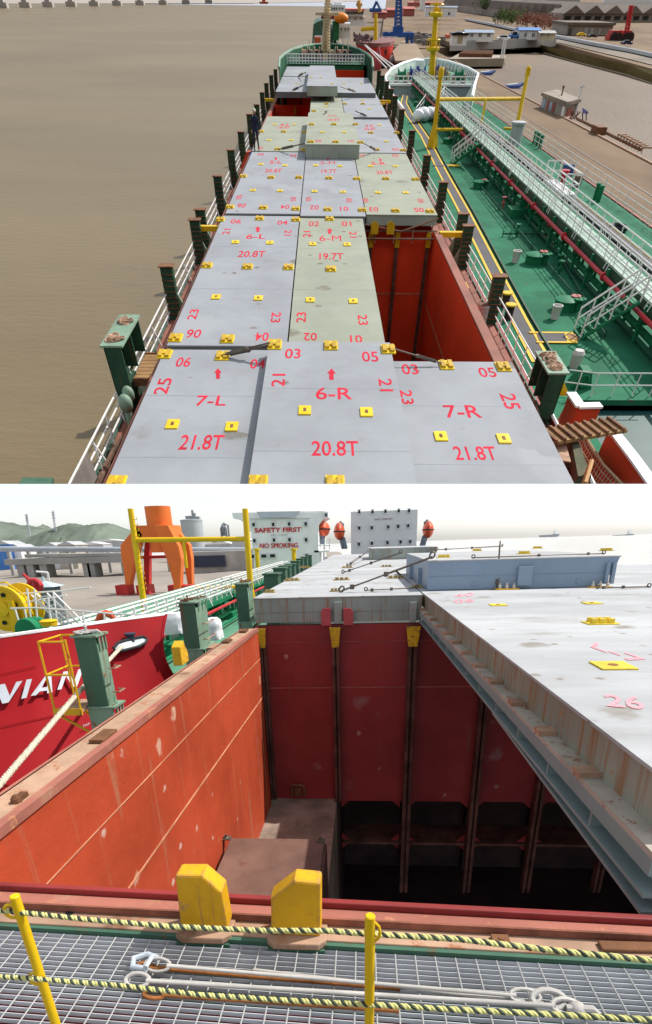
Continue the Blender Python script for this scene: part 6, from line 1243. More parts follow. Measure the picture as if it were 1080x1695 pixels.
# catwalk
Zc=-11.9; Xa=U(1046,505,z=Zc).x if False else U(1046,470,z=Zc).x; Xb=Xa+1.7; yA=40; yB=ya-1
cu=thing('catwalk','long raised walkway with white railings on the green tanker deck','catwalk',(Xa,100,ZTD),'U')
x=MB(); x.box(Xa,Xb,yA,yB,Zc-.15,Zc); part(x,'walkway_grating',mat('catwalk_pale_grating',(.3,.4,.33),var=.12,rough=.6,scale=2),cu)
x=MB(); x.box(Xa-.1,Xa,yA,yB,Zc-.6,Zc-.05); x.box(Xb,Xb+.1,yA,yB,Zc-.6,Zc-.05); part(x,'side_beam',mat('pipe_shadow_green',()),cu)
for xx,s in ((Xa,-1),(Xb,1)):
    x=MB()
    for k in (1.45,1.,.5): x.tube([(xx,yA,Zc+k),(xx,yB,Zc+k)],.045,5)
    i=0; Y=yA
    while Y<yB:
        x.tube([(xx,Y,Zc),(xx,Y,Zc+1.45)],.046,5)
        if i%4==2: x.tube([(xx,Y,Zc+1.2),(xx+s*.6,Y-.3,Zc-.2)],.035,4); x.tube([(xx,Y+.5,Zc+1.2),(xx+s*.6,Y+.3,Zc-.2)],.035,4)
        Y+=2.3; i+=1
    part(x,'railing',M_rail,cu)
Y=yA+1; k=0
while Y<yB:
    x=MB()
    for xx in (Xa-.3,Xb): x.box(xx,xx+.25,Y,Y+.3,ZTD,Zc-.15)
    x.box(Xa-.6,Xb+.6,Y,Y+.2,ZTD+1.1,ZTD+1.25); part(x,'support_frame',m_pipeg,cu); Y+=4.2; k+=1
zp=Zc-.65; Xp=U(1020,478,z=zp).x
pp=thing('pipe_rack','long red pipe with dark green cargo pipes beside the raised walkway','pipes',(Xp,100,ZTD),'U')
x=MB(); x.tube([(Xp,36,zp),(Xp,yB,zp)],.15,8); part(x,'red_pipe',m_redp,pp,smooth=True)
for i,(dx,z,r) in enumerate(((.9,ZTD+.5,.22),(1.6,ZTD+.9,.24),(.3,ZTD+.3,.14),(2.3,ZTD+.5,.24))):
    x=MB(); x.tube([(Xp+dx,38,z),(Xp+dx,yB,z)],r,7); part(x,'cargo_pipe',mat('dark_cargo_pipe',(.012,.09,.05),var=.2) if i!=0 else m_pipeg,pp,smooth=True)
for i in range(12):
    Y=42+i*12.; x=MB(); x.lathe((Xp,Y,zp),[(.28,-.08),(.28,.08)],10,ax='y'); part(x,'pipe_flange',m_redp,pp)
for i in range(34):
    Y=42+i*3.7; x=MB(); c=V((Xp+random.uniform(.4,2.4),Y,ZTD)); x.tube([c,c+V((0,0,1.4))],.13,6); x.lathe(c+V((0,0,1.4)),[(.36,0),(.36,.06)],9); x.ell(c+V((0,0,.7)),.28,.28,.25,8,6); part(x,'valve_wheel',m_redp if i%6==1 else m_pipeg,pp)
for px,py in ((840,296),(853,323),(838,303)): c=D(px,py); x=MB(); x.lathe((c.x,c.y,ZTD+.4),[(.4,0),(.5,.3),(.5,1),(.2,1.2)],10); single(x,'fire_monitor',m_redp,'red fire monitor on the pipe rack, %s'%{840:'the largest',853:'lower right of the three',838:'just below the largest'}[px],'fire monitor','U',smooth=True)
# rails and fittings on the far side of the tanker
urail(xr-.3,38,200,'side_railing','white railing on the quay side of the green tanker',ZTD,1.6,n=60)
def stair(p0,p1,zt,label,w=1.3):
    A=D(*p0); T_=U(*p1,z=zt); o=thing('deck_stair',label,'stair',tuple(A),'U'); d=T_-A; s=V((0,w,0)) if abs(d.x)>abs(d.y)*.4 else V((w,0,0))
    x=MB()
    for k in (0,1): x.tube([A+s*k,T_+s*k],.12,5)
    part(x,'stringer',m_pipeg,o); n=9
    for i in range(n): c=A+d*((i+.5)/n); x=MB(); x.hexa([c+V((-.25,0,-.04)),c+V((.25,0,-.04)),c+s+V((.25,0,-.04)),c+s+V((-.25,0,-.04))],[c+V((-.25,0,.04)),c+V((.25,0,.04)),c+s+V((.25,0,.04)),c+s+V((-.25,0,.04))]); part(x,'tread',m_pipeg,o)
    for k in (0,1):
        x=MB(); u=V((0,0,1.4))
        x.tube([A+s*k,A+s*k+u,T_+s*k+u],.07,5); x.tube([A+s*k+u*.55,T_+s*k+u*.55],.06,5)
        for i in range(1,5): x.tube([A+s*k+d*(i/4),A+s*k+d*(i/4)+u],.06,5)
        part(x,'handrail',M_rail,o)
stair((750,272),(795,238),Zc,'white-railed stair from the green deck up to the raised walkway',2.2)
stair((960,562),(1060,500),Zc,'large white-railed stair at the lower right of the green deck',1.6)
stair((688,196),(713,160),zfk,'green stair with white rails up to the tanker forecastle',3)
for i,(px0,py0,px1,py1) in enumerate(((905,300,955,322),)):
    zz=Zc; a,b=U(px0,py0,z=zz),U(px1,py1,z=zz); x=MB(); x.box(min(a.x,b.x),max(a.x,b.x),min(a.y,b.y),max(a.y,b.y)+1,zz-.2,zz); o=thing('side_platform','pale side platform with white rails branching from the raised walkway','platform',tuple(a),'U'); part(x,'deck',M_rail,o)
    x0_,x1_,y0_,y1_=min(a.x,b.x),max(a.x,b.x),min(a.y,b.y),max(a.y,b.y)+1; x=MB()
    for k in (.7,1.45): x.tube([(x0_,y1_,zz+k),(x1_,y1_,zz+k),(x1_,y0_,zz+k),(x0_,y0_,zz+k)],.07,5)
    for q in ((x0_,y1_),(x1_,y1_),(x1_,y0_),(x0_,y0_),((x0_+x1_)/2,y1_),((x0_+x1_)/2,y0_)): x.tube([(*q,ZTD),(*q,zz+1.45)],.08,5)
    part(x,'railing',M_rail,o); 
c=U(933,298,z=Zc); x=MB(); x.lathe((c.x,c.y,Zc-.6),[(.3,0),(.3,1),(.5,1.1),(.5,1.4)],10); single(x,'fire_monitor',m_redp,'red fire monitor on the pale side platform','fire monitor','U')
# tank hatches, buckets, bags
def tankhatch(px,py,label,s=1.,box=False):
    c=D(px,py); o=thing('tank_hatch',label,'tank hatch',tuple(c),'U',group='green tank hatches on the tanker deck')
    x=MB()
    if box: x.cbox(c,2.6*s,2.2*s,.7*s); x.cbox(c+V((.2,.2,.7*s)),.9*s,.8*s,.5*s)
    else: x.lathe(c,[(.85*s,0),(.85*s,.55*s),(.95*s,.57*s),(.95*s,.65*s),(.6*s,.75*s),(.1,.8*s)],18)
    part(x,'trunk',m_pipeg,o,smooth=not box); x=MB(); e=c+V((.9*s,-.4*s,0)); x.lathe(e,[(.22*s,0),(.22*s,.7*s),(.5*s,.72*s),(.5*s,.8*s)],10); part(x,'valve',m_pipeg,o); x=MB(); x.lathe(e+V((-.2,.5,.8*s)),[(.4*s,0),(.4*s,.05)],10); x.tube([e+V((-.2,.5,0)),e+V((-.2,.5,.8*s))],.09,5); part(x,'wheel',mat('faded_red_wheel',(.42,.12,.1)),o)
tankhatch(793,311,'small round green tank hatch in the upper part of the deck',.9); tankhatch(860,358,'boxy green tank hatch with a brown top and thick pipes running to the rack',1,True); tankhatch(884,436,'round green tank hatch with a red wheel in the middle of the deck'); tankhatch(934,512,'round green tank hatch nearest the large stair'); tankhatch(740,237,'round green tank hatch near the foot of the gantry post',.8); tankhatch(742,202,'green tank hatch beside the white bags',.9,True); tankhatch(690,175,'green tank hatch nearest the forecastle stair',.8); tankhatch(722,188,'small green tank hatch behind the white bags',.8)
A,Bq=D(878,352),D(915,352); 
for k,(dy,r) in enumerate(((.6,.3),(1.5,.22))): x=MB(); x.tube([V((A.x,A.y+dy,ZTD+.7)),V((Bq.x+1,A.y+dy,ZTD+.7))],r,8); single(x,'branch_pipe',m_pipeg,'%s green branch pipe from the boxy hatch to the pipe rack'%('thick','thin')[k],'pipe','U',smooth=True)
for px,py,lb in ((853,434,'white bucket left of the middle tank hatch'),(918,527,'white bucket left of the tank hatch by the large stair')):
    c=D(px,py); x=MB(); x.lathe(c,[(.3,0),(.38,.75),(.4,.77),(.4,.82),(.34,.82),(.3,.1)],16); single(x,'bucket',mat('bucket_white',(.62,.6,.58),var=.1),lb,'bucket','U',smooth=True)
for i,(px,py,s) in enumerate(((692,203,.8),(700,202,.95),(710,200,.85),(718,199,.75))):
    c=D(px,py); x=MB(); x.ell(c+V((0,0,.9)),1.35*s,1.5*s,1.05*s,16,12,.045); single(x,'bulk_bag',m_bag,'white bulk bag in the row on the green deck, %s from the left'%('first','second','third','last')[i],'bulk bag','U',group='white bags on the tanker deck',smooth=True)
for i,(px,py) in enumerate(((868,308),(884,330),(893,372),(905,392),(918,420),(924,445),(832,345),(925,455),(855,392),(935,400))):
    c=D(px,py); x=MB(); x.tube([c,c+V((0,0,.9))],.1,6); x.lathe(c+V((0,0,.9)),[(.3,0),(.3,.07)],9); x.ell(c+V((0,0,.45)),.2,.2,.2,8,6); single(x,'deck_valve',m_pipeg if i%3 else mat('faded_red_wheel',()),'small hand valve on the green deck, '+('upper end of the row by the pipe rack','second down the row by the pipe rack','third down the row by the pipe rack','fourth down the row by the pipe rack','fifth down the row by the pipe rack','lowest in the row by the pipe rack','alone left of the pipe rack','just below the fifth of the row','alone left of the boxy hatch pipes','beside the fourth of the row')[i],'valve','U',group='hand valves on the tanker deck')
for a,b in (((785,300),(960,505)),((832,392),(905,392)),((905,392),(1000,560))):
    x=MB(); p,q=D(*a),D(*b); x.tube([p+V((0,0,.25)),q+V((0,0,.25))],.07,5); n=6
    for i in range(n+1): c=p.lerp(q,i/n); x.tube([c,c+V((0,0,.5))],.06,4)
    single(x,'deck_line',mat('dark_cargo_pipe',()),'thin dark green pipe line on low stools %s'%{785:'running beside the pipe rack',832:'crossing below the boxy hatch',905:'towards the large stair'}[a[0]],'pipe','U')
for px,py,lb in ((835,508,'black and yellow bollard behind the green post by the hold'),(841,528,'yellow-topped bollard nearest the white rail')):
    c=D(px,py); x=MB(); x.lathe(c,[(.4,0),(.32,.1),(.32,.8),(.45,.85)],14); o=thing('bollard',lb,'bollard',tuple(c),'U'); part(x,'post',m_dark,o,smooth=True); x=MB(); x.lathe(c+V((0,0,.85)),[(.45,0),(.42,.08)],14); part(x,'cap',M_yel2,o)
c=D(918,290); 
x,_,_,_,_=ubox(930,948,293,272,ZTD,.6); single(x,'blue_tarp_box',mat('tarp_blue',(.06,.12,.3),var=.2,rough=.8),'blue tarpaulin-covered gear by the quay side railing','tarpaulin','U',bevel=.15)
x,_,_,_,_=ubox(948,962,310,290,ZTD,.6); single(x,'fender_bundle',mat('fender_brown',(.15,.1,.07),var=.4,scale=3),'brown bundle of fenders by the quay side railing','fender','U',bevel=.2)
for px,py in ((884,238),(889,241),(894,245),(985,330),(990,334)): c=D(px,py); x=MB(); x.lathe(c,[(.28,0),(.28,1.2),(.38,1.25),(.3,1.4)],10); single(x,'mooring_bitt',m_pipeg,'green mooring bitt by the quay side railing of the tanker','bitt','U',group='green bitts along the quay side railing')
c=D(1022,382); x=MB(); x.tube([c+V((.8*math.cos(t*.524),.9*math.sin(t*.524),.25)) for t in range(12)],.25,7,closed=True); single(x,'tyre_fender',M_black,'black tyre lying on the far deck strip','tyre','U',smooth=True)
# near red bulwarks, net, plank, rails
P3=lambda px,py,z: U(px,py,z=z)
zb_=-12.4
def bul(pts,zt,zb,label):
    p=[P3(*q,zt) for q in pts]; o=thing('bulwark_panel',label,'bulwark',tuple(p[0]),'U'); x=MB()
    for a,b in zip(p,p[1:]):
        d=(b-a).normalized(); n_=V((-d.y,d.x,0))*.22; x.hexa([V((a.x,a.y,zb)),V((b.x,b.y,zb)),V((b.x,b.y,zb))+n_,V((a.x,a.y,zb))+n_],[a,b,b+n_,a+n_])
    part(x,'panel',mat('bulwark_bright_red',(.6,.06,.02),var=.1,rough=.45,scale=.6),o); x=MB()
    for a,b in zip(p,p[1:]):
        d=(b-a).normalized(); n_=V((-d.y,d.x,0))*.55; x.hexa([a-n_*.3,b-n_*.3,b+n_*.7,a+n_*.7],[a-n_*.3+V((0,0,.1)),b-n_*.3+V((0,0,.1)),b+n_*.7+V((0,0,.1)),a+n_*.7+V((0,0,.1))])
    part(x,'cap_rail',M_white,o); return p
b1=bul([(942,652),(958,675),(996,674)],zb_,ZTD,'red bulwark corner with a white cap beside the safety net')
b2=bul([(1008,711),(1046,760),(1085,815)],zb_,ZTD-1.6,'red bulwark with a white cap running off the lower right edge')
nt_=thing('safety_net','pale rope safety net hung below the plank between the two ships','net',tuple(P3(925,720,-13)),'U')
na=[P3(*q,-12.6) for q in ((912,682),(925,708),(950,745),(975,785),(985,806))]; nb=[P3(*q,-13.2) for q in ((945,655),(962,690),(975,730),(1000,770),(1035,806))]
x=MB(); m_net=mat('net_rope',(.5,.38,.24),var=.2,rough=.9); M_=18
def npt(u,v):
    t=min(u,.9999)*(len(na)-1); i=int(t); f=t-i; p=na[i].lerp(na[i+1],f).lerp(nb[i].lerp(nb[i+1],f),v); p.z-=1.1*math.sin(math.pi*v); return p
for k in range(15):
    x.tube([npt(i/24,k/14) for i in range(25)],.022,4)
for k in range(34):
    x.tube([npt(k/33,i/10) for i in range(11)],.022,4)
part(x,'net_mesh',m_net,nt_); x=MB(); x.tube([npt(i/24,0) for i in range(25)],.09,6); part(x,'net_edge_pole',M_rail,nt_); x=MB(); x.tube([npt(i/24,1) for i in range(25)],.07,5); part(x,'net_edge_rope',m_net,nt_)
x=MB(); x.grid([[npt(i/12,k/6)+V((0,0,-.12)) for i in range(13)] for k in range(7)]); x.grid([[npt(i/12,k/6)+V((0,0,-.2)) for i in range(13)] for k in range(7)]); single(x,'red_canvas',mat('net_red_canvas',(.55,.05,.03),var=.15,rough=.8),'red canvas sheet hanging below the safety net','canvas','U')
gp=thing('gangway_plank','brown ridged wooden gangway plank between cargo ship and tanker','gangway',tuple(P3(960,722,-11.9)),'U')
a,b=P3(900,727,-11.9),P3(1024,706,-11.9); d=(b-a); l=d.length; d.normalize(); n_=V((-d.y,d.x,0)); wd=1.35
x=MB(); x.hexa([a-n_*wd*.5,b-n_*wd*.5,b+n_*wd*.5,a+n_*wd*.5],[p+V((0,0,.14)) for p in (a-n_*wd*.5,b-n_*wd*.5,b+n_*wd*.5,a+n_*wd*.5)]); part(x,'boards',m_utan,gp)
for i in range(9): c=a+d*l*(i+.5)/9; x=MB(); s=n_*wd*.5; k=d*.07; x.hexa([c-s-k,c-s+k,c+s+k,c+s-k],[p+V((0,0,.24)) for p in (c-s-k,c-s+k,c+s+k,c+s-k)]); part(x,'cleat',M_rust,gp)
x=MB(); a,b,c,d=P3(916,735,-12.2),P3(936,735,-12.2),P3(945,766,-12.2),P3(925,764,-12.2); x.slab([d,c,b,a],.06); single(x,'plywood_sheet',m_tan,'tan plywood sheet below the gangway plank','board','U')
x=MB(); a,b,c,d=P3(938,735,-12.6),P3(946,735,-12.6),P3(972,806,-12.6),P3(950,806,-12.6); x.slab([d,c,b,a],.5); single(x,'canvas_roll',mat('olive_canvas',(.1,.1,.06),var=.3,rough=.9),'dark olive canvas strip beside the net','canvas','U')
x=MB(); q=P3(965,790,-12.); x.tube([q+V((-.4,-1.2,-.6)),q+V((-.4,-1.2,.4)),q+V((.3,.4,.5)),q+V((.3,.4,-.6))],.1,6); x.tube([q+V((-.4,-1.2,.0)),q+V((.3,.4,.1))],.1,6); single(x,'ladder_frame',mat('orange_wood',(.4,.2,.06)),'small orange wooden ladder frame at the bottom beside the net','ladder','U')
x=MB(); 
for z in (.6,1.25): x.tube([P3(930,650,ZTD)+V((0,0,z)),P3(975,656,ZTD)+V((0,0,z)),P3(1090,656,ZTD)+V((0,0,z))],.04,5)
for px in (950,978,1012,1046,1075): x.tube([P3(px,656,ZTD),P3(px,656,ZTD)+V((0,0,1.25))],.04,5)
single(x,'cross_railing',M_rail,'white railing across the green deck at the lower right','railing','U')
c=D(951,607); x=MB(); x.lathe(c,[(.35,0),(.4,.7),(.42,.75),(.3,.95)],14); single(x,'capped_vent',mat('vent_grey_white',(.5,.47,.44)),'grey capped vent behind the big right lashing bridge','vent','U',smooth=True)
c=D(957,638); x=MB(); x.prism([c+V((-.7,-.6,0)),c+V((.7,-.6,0)),c+V((.35,-.6,1.)),c+V((-.2,-.6,1.))],(0,1,0)); x.tube([c+V((.32*math.cos(t*.628),-.65,.5+.32*math.sin(t*.628))) for t in range(10)],.08,5,closed=True); single(x,'mooring_winch',m_pipeg,'green winch frame next to the red bulwark corner','winch','U')
c=P3(926,655,-12.6); x=MB(); x.prism([c+V((-.6,0,0)),c+V((.6,0,0)),c+V((0,0,.7))],(0,.3,0)); single(x,'yellow_wedge',M_yel2,'small yellow wedge between the lashing bridge and the net','wedge','U')
# ---- things on the quay
hu=thing('quay_hut','small brick hut with a flat brown roof and blue panels on the quay','hut',tuple(U(925,190,z=ZQ)),'U')
q=[U(px,py,z=ZQ) for px,py in ((895,178),(932,194),(953,189),(918,173))]; zt=U(932,173,y=q[1].y).z
x=MB(); x.prism(q,(0,0,zt-ZQ)); part(x,'wall',mat('hut_grey_brick',(.3,.27,.23),var=.25,scale=.6),hu)
x=MB(); c=sum(q,V())/4; x.prism([c+(p-c)*1.12+V((0,0,zt-ZQ)) for p in q],(0,0,.5)); part(x,'roof',mat('hut_roof_brown',(.23,.18,.13),var=.3,scale=.5),hu)
e=(q[1]-q[0]); 
for t0,t1,m,nm in ((.05,.2,mat('panel_blue_grey',(.3,.38,.45)),'panel'),(.27,.36,mat('door_red_brown',(.3,.06,.04)),'door'),(.38,.5,mat('panel_blue_grey',()),'panel'),(.52,.62,mat('door_red_brown',()),'door'),(.66,.9,mat('panel_blue_grey',()),'window'),(.93,1.0,M_white,'post')):
    a,b=q[0]+e*t0,q[0]+e*t1; x=MB(); n_=V((e.y,-e.x,0)).normalized()*.15; z0,z1=ZQ+(.2 if nm!='window' else 1.5),zt-.3; x.hexa([V((a.x,a.y,z0)),V((b.x,b.y,z0)),V((b.x,b.y,z0))+n_,V((a.x,a.y,z0))+n_],[V((a.x,a.y,z1)),V((b.x,b.y,z1)),V((b.x,b.y,z1))+n_,V((a.x,a.y,z1))+n_]); part(x,nm,m,hu)
e2=q[2]-q[1]; a,b=q[1]+e2*.2,q[1]+e2*.6; x=MB(); n_=V((e2.y,-e2.x,0)).normalized()*.15; x.hexa([V((a.x,a.y,ZQ)),V((b.x,b.y,ZQ)),V((b.x,b.y,ZQ))+n_,V((a.x,a.y,ZQ))+n_],[V((a.x,a.y,zt-.6)),V((b.x,b.y,zt-.6)),V((b.x,b.y,zt-.6))+n_,V((a.x,a.y,zt-.6))+n_]); part(x,'door',mat('door_red_brown',()),hu)
x=MB(); x.tube([c+V((0,0,zt-ZQ)),c+V((0,0,zt-ZQ+1.5))],.16,7); x.ell(c+V((0,0,zt-ZQ+1.7)),.28,.28,.28,8,6); part(x,'chimney',M_rust,hu)
b_=U(952,190,z=ZQ); P=UP(b_.y); x=MB(); t_=P(966,138); x.tube([b_,t_],[.3,.18],6); x.tube([P(961,143),P(968,142)],.18,5); single(x,'lamp_post',M_rail,'leaning white lamp post beside the brick hut','lamp post','U')
b_=U(968,197,z=ZQ); P=UP(b_.y); sg=thing('sign_board','purple-blue sign board on two thin legs by the quay edge','sign',tuple(b_),'U'); x=MB(); x.prism([P(965,178),P(974,184),P(975,188),P(965,187)],(0,.2,0)); part(x,'board',mat('sign_purple',(.2,.2,.55),var=.1),sg)
for px in (965,971): x=MB(); x.tube([P(px,186),P(px,199)],.12,5); part(x,'leg',m_dark,sg)
x,_,_,_,_=ubox(987,1003,224,210,ZQ,4); single(x,'rusty_box',M_rust,'rusty square box on the quay edge below the sign','box','U',bevel=.1)
x=MB(); a,b=U(955,200,z=ZQ),U(1060,252,z=ZQ); x.tube([a+V((0,0,.3)),b+V((0,0,.3))],.22,6); single(x,'rusty_pipe',M_rust,'long rusty pipe lying along the quay edge','pipe','U')
x=MB(); a=U(1022,232,z=ZQ); b=U(1062,254,z=ZQ); 
for k in range(9): c=a.lerp(b,k/8); x.box(c.x-.2,c.x+1.5,c.y-.2,c.y+.2,ZQ+.6,ZQ+.8); x.tube([c,c+V((0,0,.8))],.08,4)
x.tube([a+V((0,0,.8)),b+V((0,0,.8))],.1,4); single(x,'timber_rack',m_tan,'low brown timber rack at the right edge of the quay','rack','U')
x=MB(); c=U(950,197,z=ZQ); 
for k in range(8): x.tube([c+V((random.uniform(-1,1),random.uniform(-1,1),0)),c+V((random.uniform(-1,1),random.uniform(-1,1),1.1))],.1,4)
single(x,'scrap_heap',M_rust,'small heap of scrap steel at the foot of the white lamp post','heap','U')
# platform on piles with rusty beams
pf=thing('jetty_platform','concrete jetty platform on dark piles in the muddy basin','jetty',tuple(U(795,100,z=ZWU)),'U')
q=[U(px,py,z=-15) for px,py in ((744,97),(836,96),(838,91),(760,88))]; x=MB(); x.prism(q,(0,0,-2.0)); part(x,'slab',mat('jetty_grey_brown',(.3,.25,.18),var=.2,scale=.2),pf)
for px in (770,785,805,822,832): c=U(px,103,z=-17); x=MB(); x.box(c.x-1.2,c.x+1.2,c.y,c.y+3,ZWU-1,-16.5); part(x,'pile',m_dark,pf)
for i in range(7): a,b=U(760+i*2,91-i*.6,z=-14.6),U(815+i*1,92-i*.7,z=-14.6); x=MB(); x.tube([a+V((0,i,0)),b+V((0,i,0))],.8,4); single(x,'rusty_beam',M_rust,ORD[i]+' rusty steel beam in the pile on the jetty platform','beam','U',group='rusty beams on the jetty platform')
x=MB()
for a,b in (((834,95),(838,65)),((830,95),(835,66)),((834,66),(842,65))): x.tube([UP(U(834,95,z=-15).y)(*a),UP(U(834,95,z=-15).y)(*b)],.35,5)
single(x,'jetty_ladder',M_rail,'thin pale ladder frame at the right end of the jetty platform','ladder','U')
for px,py,lb in ((806,124,'small blue and white boat in the mud near the tanker bow'),(851,146,'small blue boat aground in the mud beside the quay')):
    c=U(px,py,z=ZWU); x=MB(); x.prism([c+V((-2.6,0,.5)),c+V((2,1,.6)),c+V((3.6,2,1.2)),c+V((1.7,3.2,.8)),c+V((-2.6,2,.6)),],(0,0,-.6)); o=thing('small_boat',lb,'boat',tuple(c),'U'); part(x,'hull',mat('boat_blue',(.06,.12,.34),var=.2),o); x=MB(); x.prism([c+V((-2.2,.5,.6)),c+V((2,1.4,.8)),c+V((1.5,2.7,.9)),c+V((-2.2,1.6,.7))],(0,0,.1)); part(x,'interior',mat('boat_pale',(.42,.42,.42)),o)
# cabins on the inner pier
pi=thing('cabin_pier','long pale pier carrying the white cabins','pier',tuple(U(830,70,z=-15)),'U')
a,b=U(745,78,z=-14.8),U(920,71,z=-14.8); x=MB(); x.hexa([a,b,b+V((0,35,0)),a+V((0,35,0))],[p+V((0,0,1.4)) for p in (a,b,b+V((0,35,0)),a+V((0,35,0)))]); part(x,'deck',m_qy,pi)
x=MB(); x.hexa([a+V((0,-.6,-1)),b+V((0,-.6,-1)),b+V((0,-.1,-1)),a+V((0,-.1,-1))],[p+V((0,0,1.8)) for p in (a+V((0,-.6,0)),b+V((0,-.6,0)),b+V((0,-.1,0)),a+V((0,-.1,0)))]); part(x,'edge_beam',mat('pier_edge_grey',(.33,.32,.3),var=.2,scale=.2),pi)
def cabin(px0,px1,pyb,pyt,label,roofm,wallm,wins,dep=9):
    c=U((px0+px1)/2,pyb,z=-13.3); P=UP(c.y); a,b=P(px0,pyb),P(px1,pyb); t=P(px0,pyt); o=thing('site_cabin',label,'cabin',tuple(c),'U'); x=MB(); x.box(a.x,b.x,c.y,c.y+dep,-13.4,t.z); part(x,'wall',wallm,o)
    x=MB(); x.prism([(a.x-.5,c.y-.6,t.z),(a.x-.5,c.y+dep*.5,t.z+.7),(a.x-.5,c.y+dep+.6,t.z)],(b.x-a.x+1,0,0)); part(x,'roof',roofm,o)
    for w0,w1,h0,h1 in wins:
        p,q=P(w0,h1),P(w1,h0); x=MB(); x.box(p.x,q.x,c.y-.15,c.y+.1,p.z,q.z); w_=part(x,'window',M_black,o); x=MB(); x.box((p.x+q.x)/2-.12,(p.x+q.x)/2+.12,c.y-.25,c.y-.15,p.z,q.z); part(x,'mullion',M_white,w_)
m_rb=mat('roof_bright_blue',(.06,.2,.5),var=.1,rough=.6); m_rg2=mat('roof_pale_blue',(.25,.32,.42),var=.1)
cabin(858,892,65,49,'white cabin with a bright blue roof on the inner pier',m_rb,M_white,((868,873,54,60),(881,886,54,60)))
cabin(770,816,68,53,'long white cabin with a pale blue roof on the inner pier',m_rg2,M_white,((779,784,55,60),(793,798,55,60),(807,812,55,60)))
cabin(892,918,66,54,'cream cabin on stilts at the end of the inner pier',mat('roof_grey',(.35,.35,.34)),mat('cream_wall',(.6,.54,.4)),((896,900,55,59),(907,911,55,59)))
cabin(704,756,27,11,'white two-storey site building left of the road at the top',m_rg2,M_white,((710,714,20,24),(742,746,20,24),(722,726,20,24)))
o=thing('kiosk','white kiosk with a black domed roof and tan panel','kiosk',tuple(U(760,74,z=-15)),'U'); x,xa,xb_,yy,zt=ubox(748,772,75,58,-13.4,7); part(x,'wall',M_white,o); x=MB(); x.box(xa-.5,xb_+.5,yy-.5,yy+7.5,zt,zt+.7); x.ell(((xa+xb_)/2,yy+3,zt+.5),2.6,3,.6,12,6); part(x,'roof',M_black,o); P=UP(yy); p,q=P(757,71),P(767,60); x=MB(); x.box(p.x,q.x,yy-.15,yy,p.z,q.z); part(x,'panel',mat('panel_tan',(.46,.38,.24)),o)
def vehicle(px0,px1,pyb,pyt,z,label,cat,m,dep=3.5):
    c=U((px0+px1)/2,pyb,z=z); P=UP(c.y); a,b=P(px0,pyb),P(px1,pyb); t=P(px0,pyt); h=t.z-z; l=b.x-a.x; o=thing(cat.replace(' ','_'),label,cat,tuple(c),'U')
    x=MB(); x.box(a.x,b.x,c.y,c.y+dep,z+h*.2,z+h*.6); part(x,'body',m,o,bevel=.2); x=MB(); x.prism([(a.x+l*.15,c.y+.2,z+h*.6),(b.x-l*.2,c.y+.2,z+h*.6),(b.x-l*.32,c.y+.2,z+h),(a.x+l*.25,c.y+.2,z+h)],(0,dep-.4,0)); part(x,'cabin',m if cat=='excavator' else M_black,o)
    for t_ in (.2,.8):
        for yy in (c.y,c.y+dep): x=MB(); x.lathe((a.x+l*t_,yy-.2,z+h*.22),[(h*.22,0),(h*.22,.4)],12,ax='y'); part(x,'wheel',m_dark,o)
vehicle(824,845,66,58,-13.3,'white car parked on the inner pier beside the blue truck','car',M_white); vehicle(845,859,65,52,-13.3,'blue truck at the left end of the blue-roofed cabin','truck',m_rb,6)
vehicle(956,971,60,53,-14.6,'yellow loader parked by the low grey building','excavator',M_yel2); vehicle(973,990,62,56,-14.6,'dark car parked beside the yellow loader','car',m_dark); vehicle(1030,1048,74,66,-14.6,'dark blue car at the right end of the shore road','car',mat('dark_blue_car',(.02,.03,.09)))
x,_,_,_,_=ubox(737,749,68,56,-15,5); single(x,'cement_mixer',mat('mixer_orange_red',(.6,.17,.1),var=.2),'orange-red container beside the black-roofed kiosk','container','U',bevel=.5)
# warehouses
m_rf=mat('warehouse_roof_brown',(.15,.12,.1),var=.18,rough=.9,scale=.05,dirt=.3,dcol=(.28,.2,.15))
def warehouse(q0,q1,zr,bays,dep,label):
    a,b=U(*q0,z=-15),U(*q1,z=-15); o=thing('warehouse',label,'warehouse',tuple(a.lerp(b,.5)),'U'); d=(b-a)/bays; dy=V((0,dep,0)); x=MB(); x.hexa([a,b,b+dy,a+dy],[p+V((0,0,zr)) for p in (a,b,b+dy,a+dy)]); part(x,'wall',mat('warehouse_wall',(.24,.2,.17),var=.25,scale=.05),o)
    for i in range(bays):
        p=a+d*i+V((0,-2,zr)); x=MB(); x.prism([p,p+d*.5+V((0,0,zr*.9)),p+d],dy+V((0,8,0))); part(x,'roof_bay',m_rf,o)
    for i in range(bays*2): p=a+d*(i*.5+.1)+V((0,-.5,zr*.3)); x=MB(); x.hexa([p,p+d*.3,p+d*.3+V((0,.6,0)),p+V((0,.6,0))],[k+V((0,0,zr*.4)) for k in (p,p+d*.3,p+d*.3+V((0,.6,0)),p+V((0,.6,0)))]); part(x,'opening',M_black,o)
warehouse((838,30),(930,35),5,7,520,'brown warehouse with saw-toothed gable roofs at the upper right')
warehouse((930,37),(1120,36),5,6,520,'long low brown warehouse at the right of the gabled one')
warehouse((776,19),(845,26),4,3,260,'low brown shed behind the tree at the upper right')
x,xa,xb_,yy,zt=ubox(937,1012,58,41,-15,40); o=thing('brick_building','low grey-brown flat building with wide doors by the shore road','building',((xa+xb_)/2,yy,-15),'U'); part(x,'wall',mat('grey_brown_wall',(.33,.28,.23),var=.2,scale=.08),o)
x=MB(); x.box(xa-1,xb_+1,yy-1,yy+41,zt,zt+1); part(x,'roof',m_rf,o); P=UP(yy)
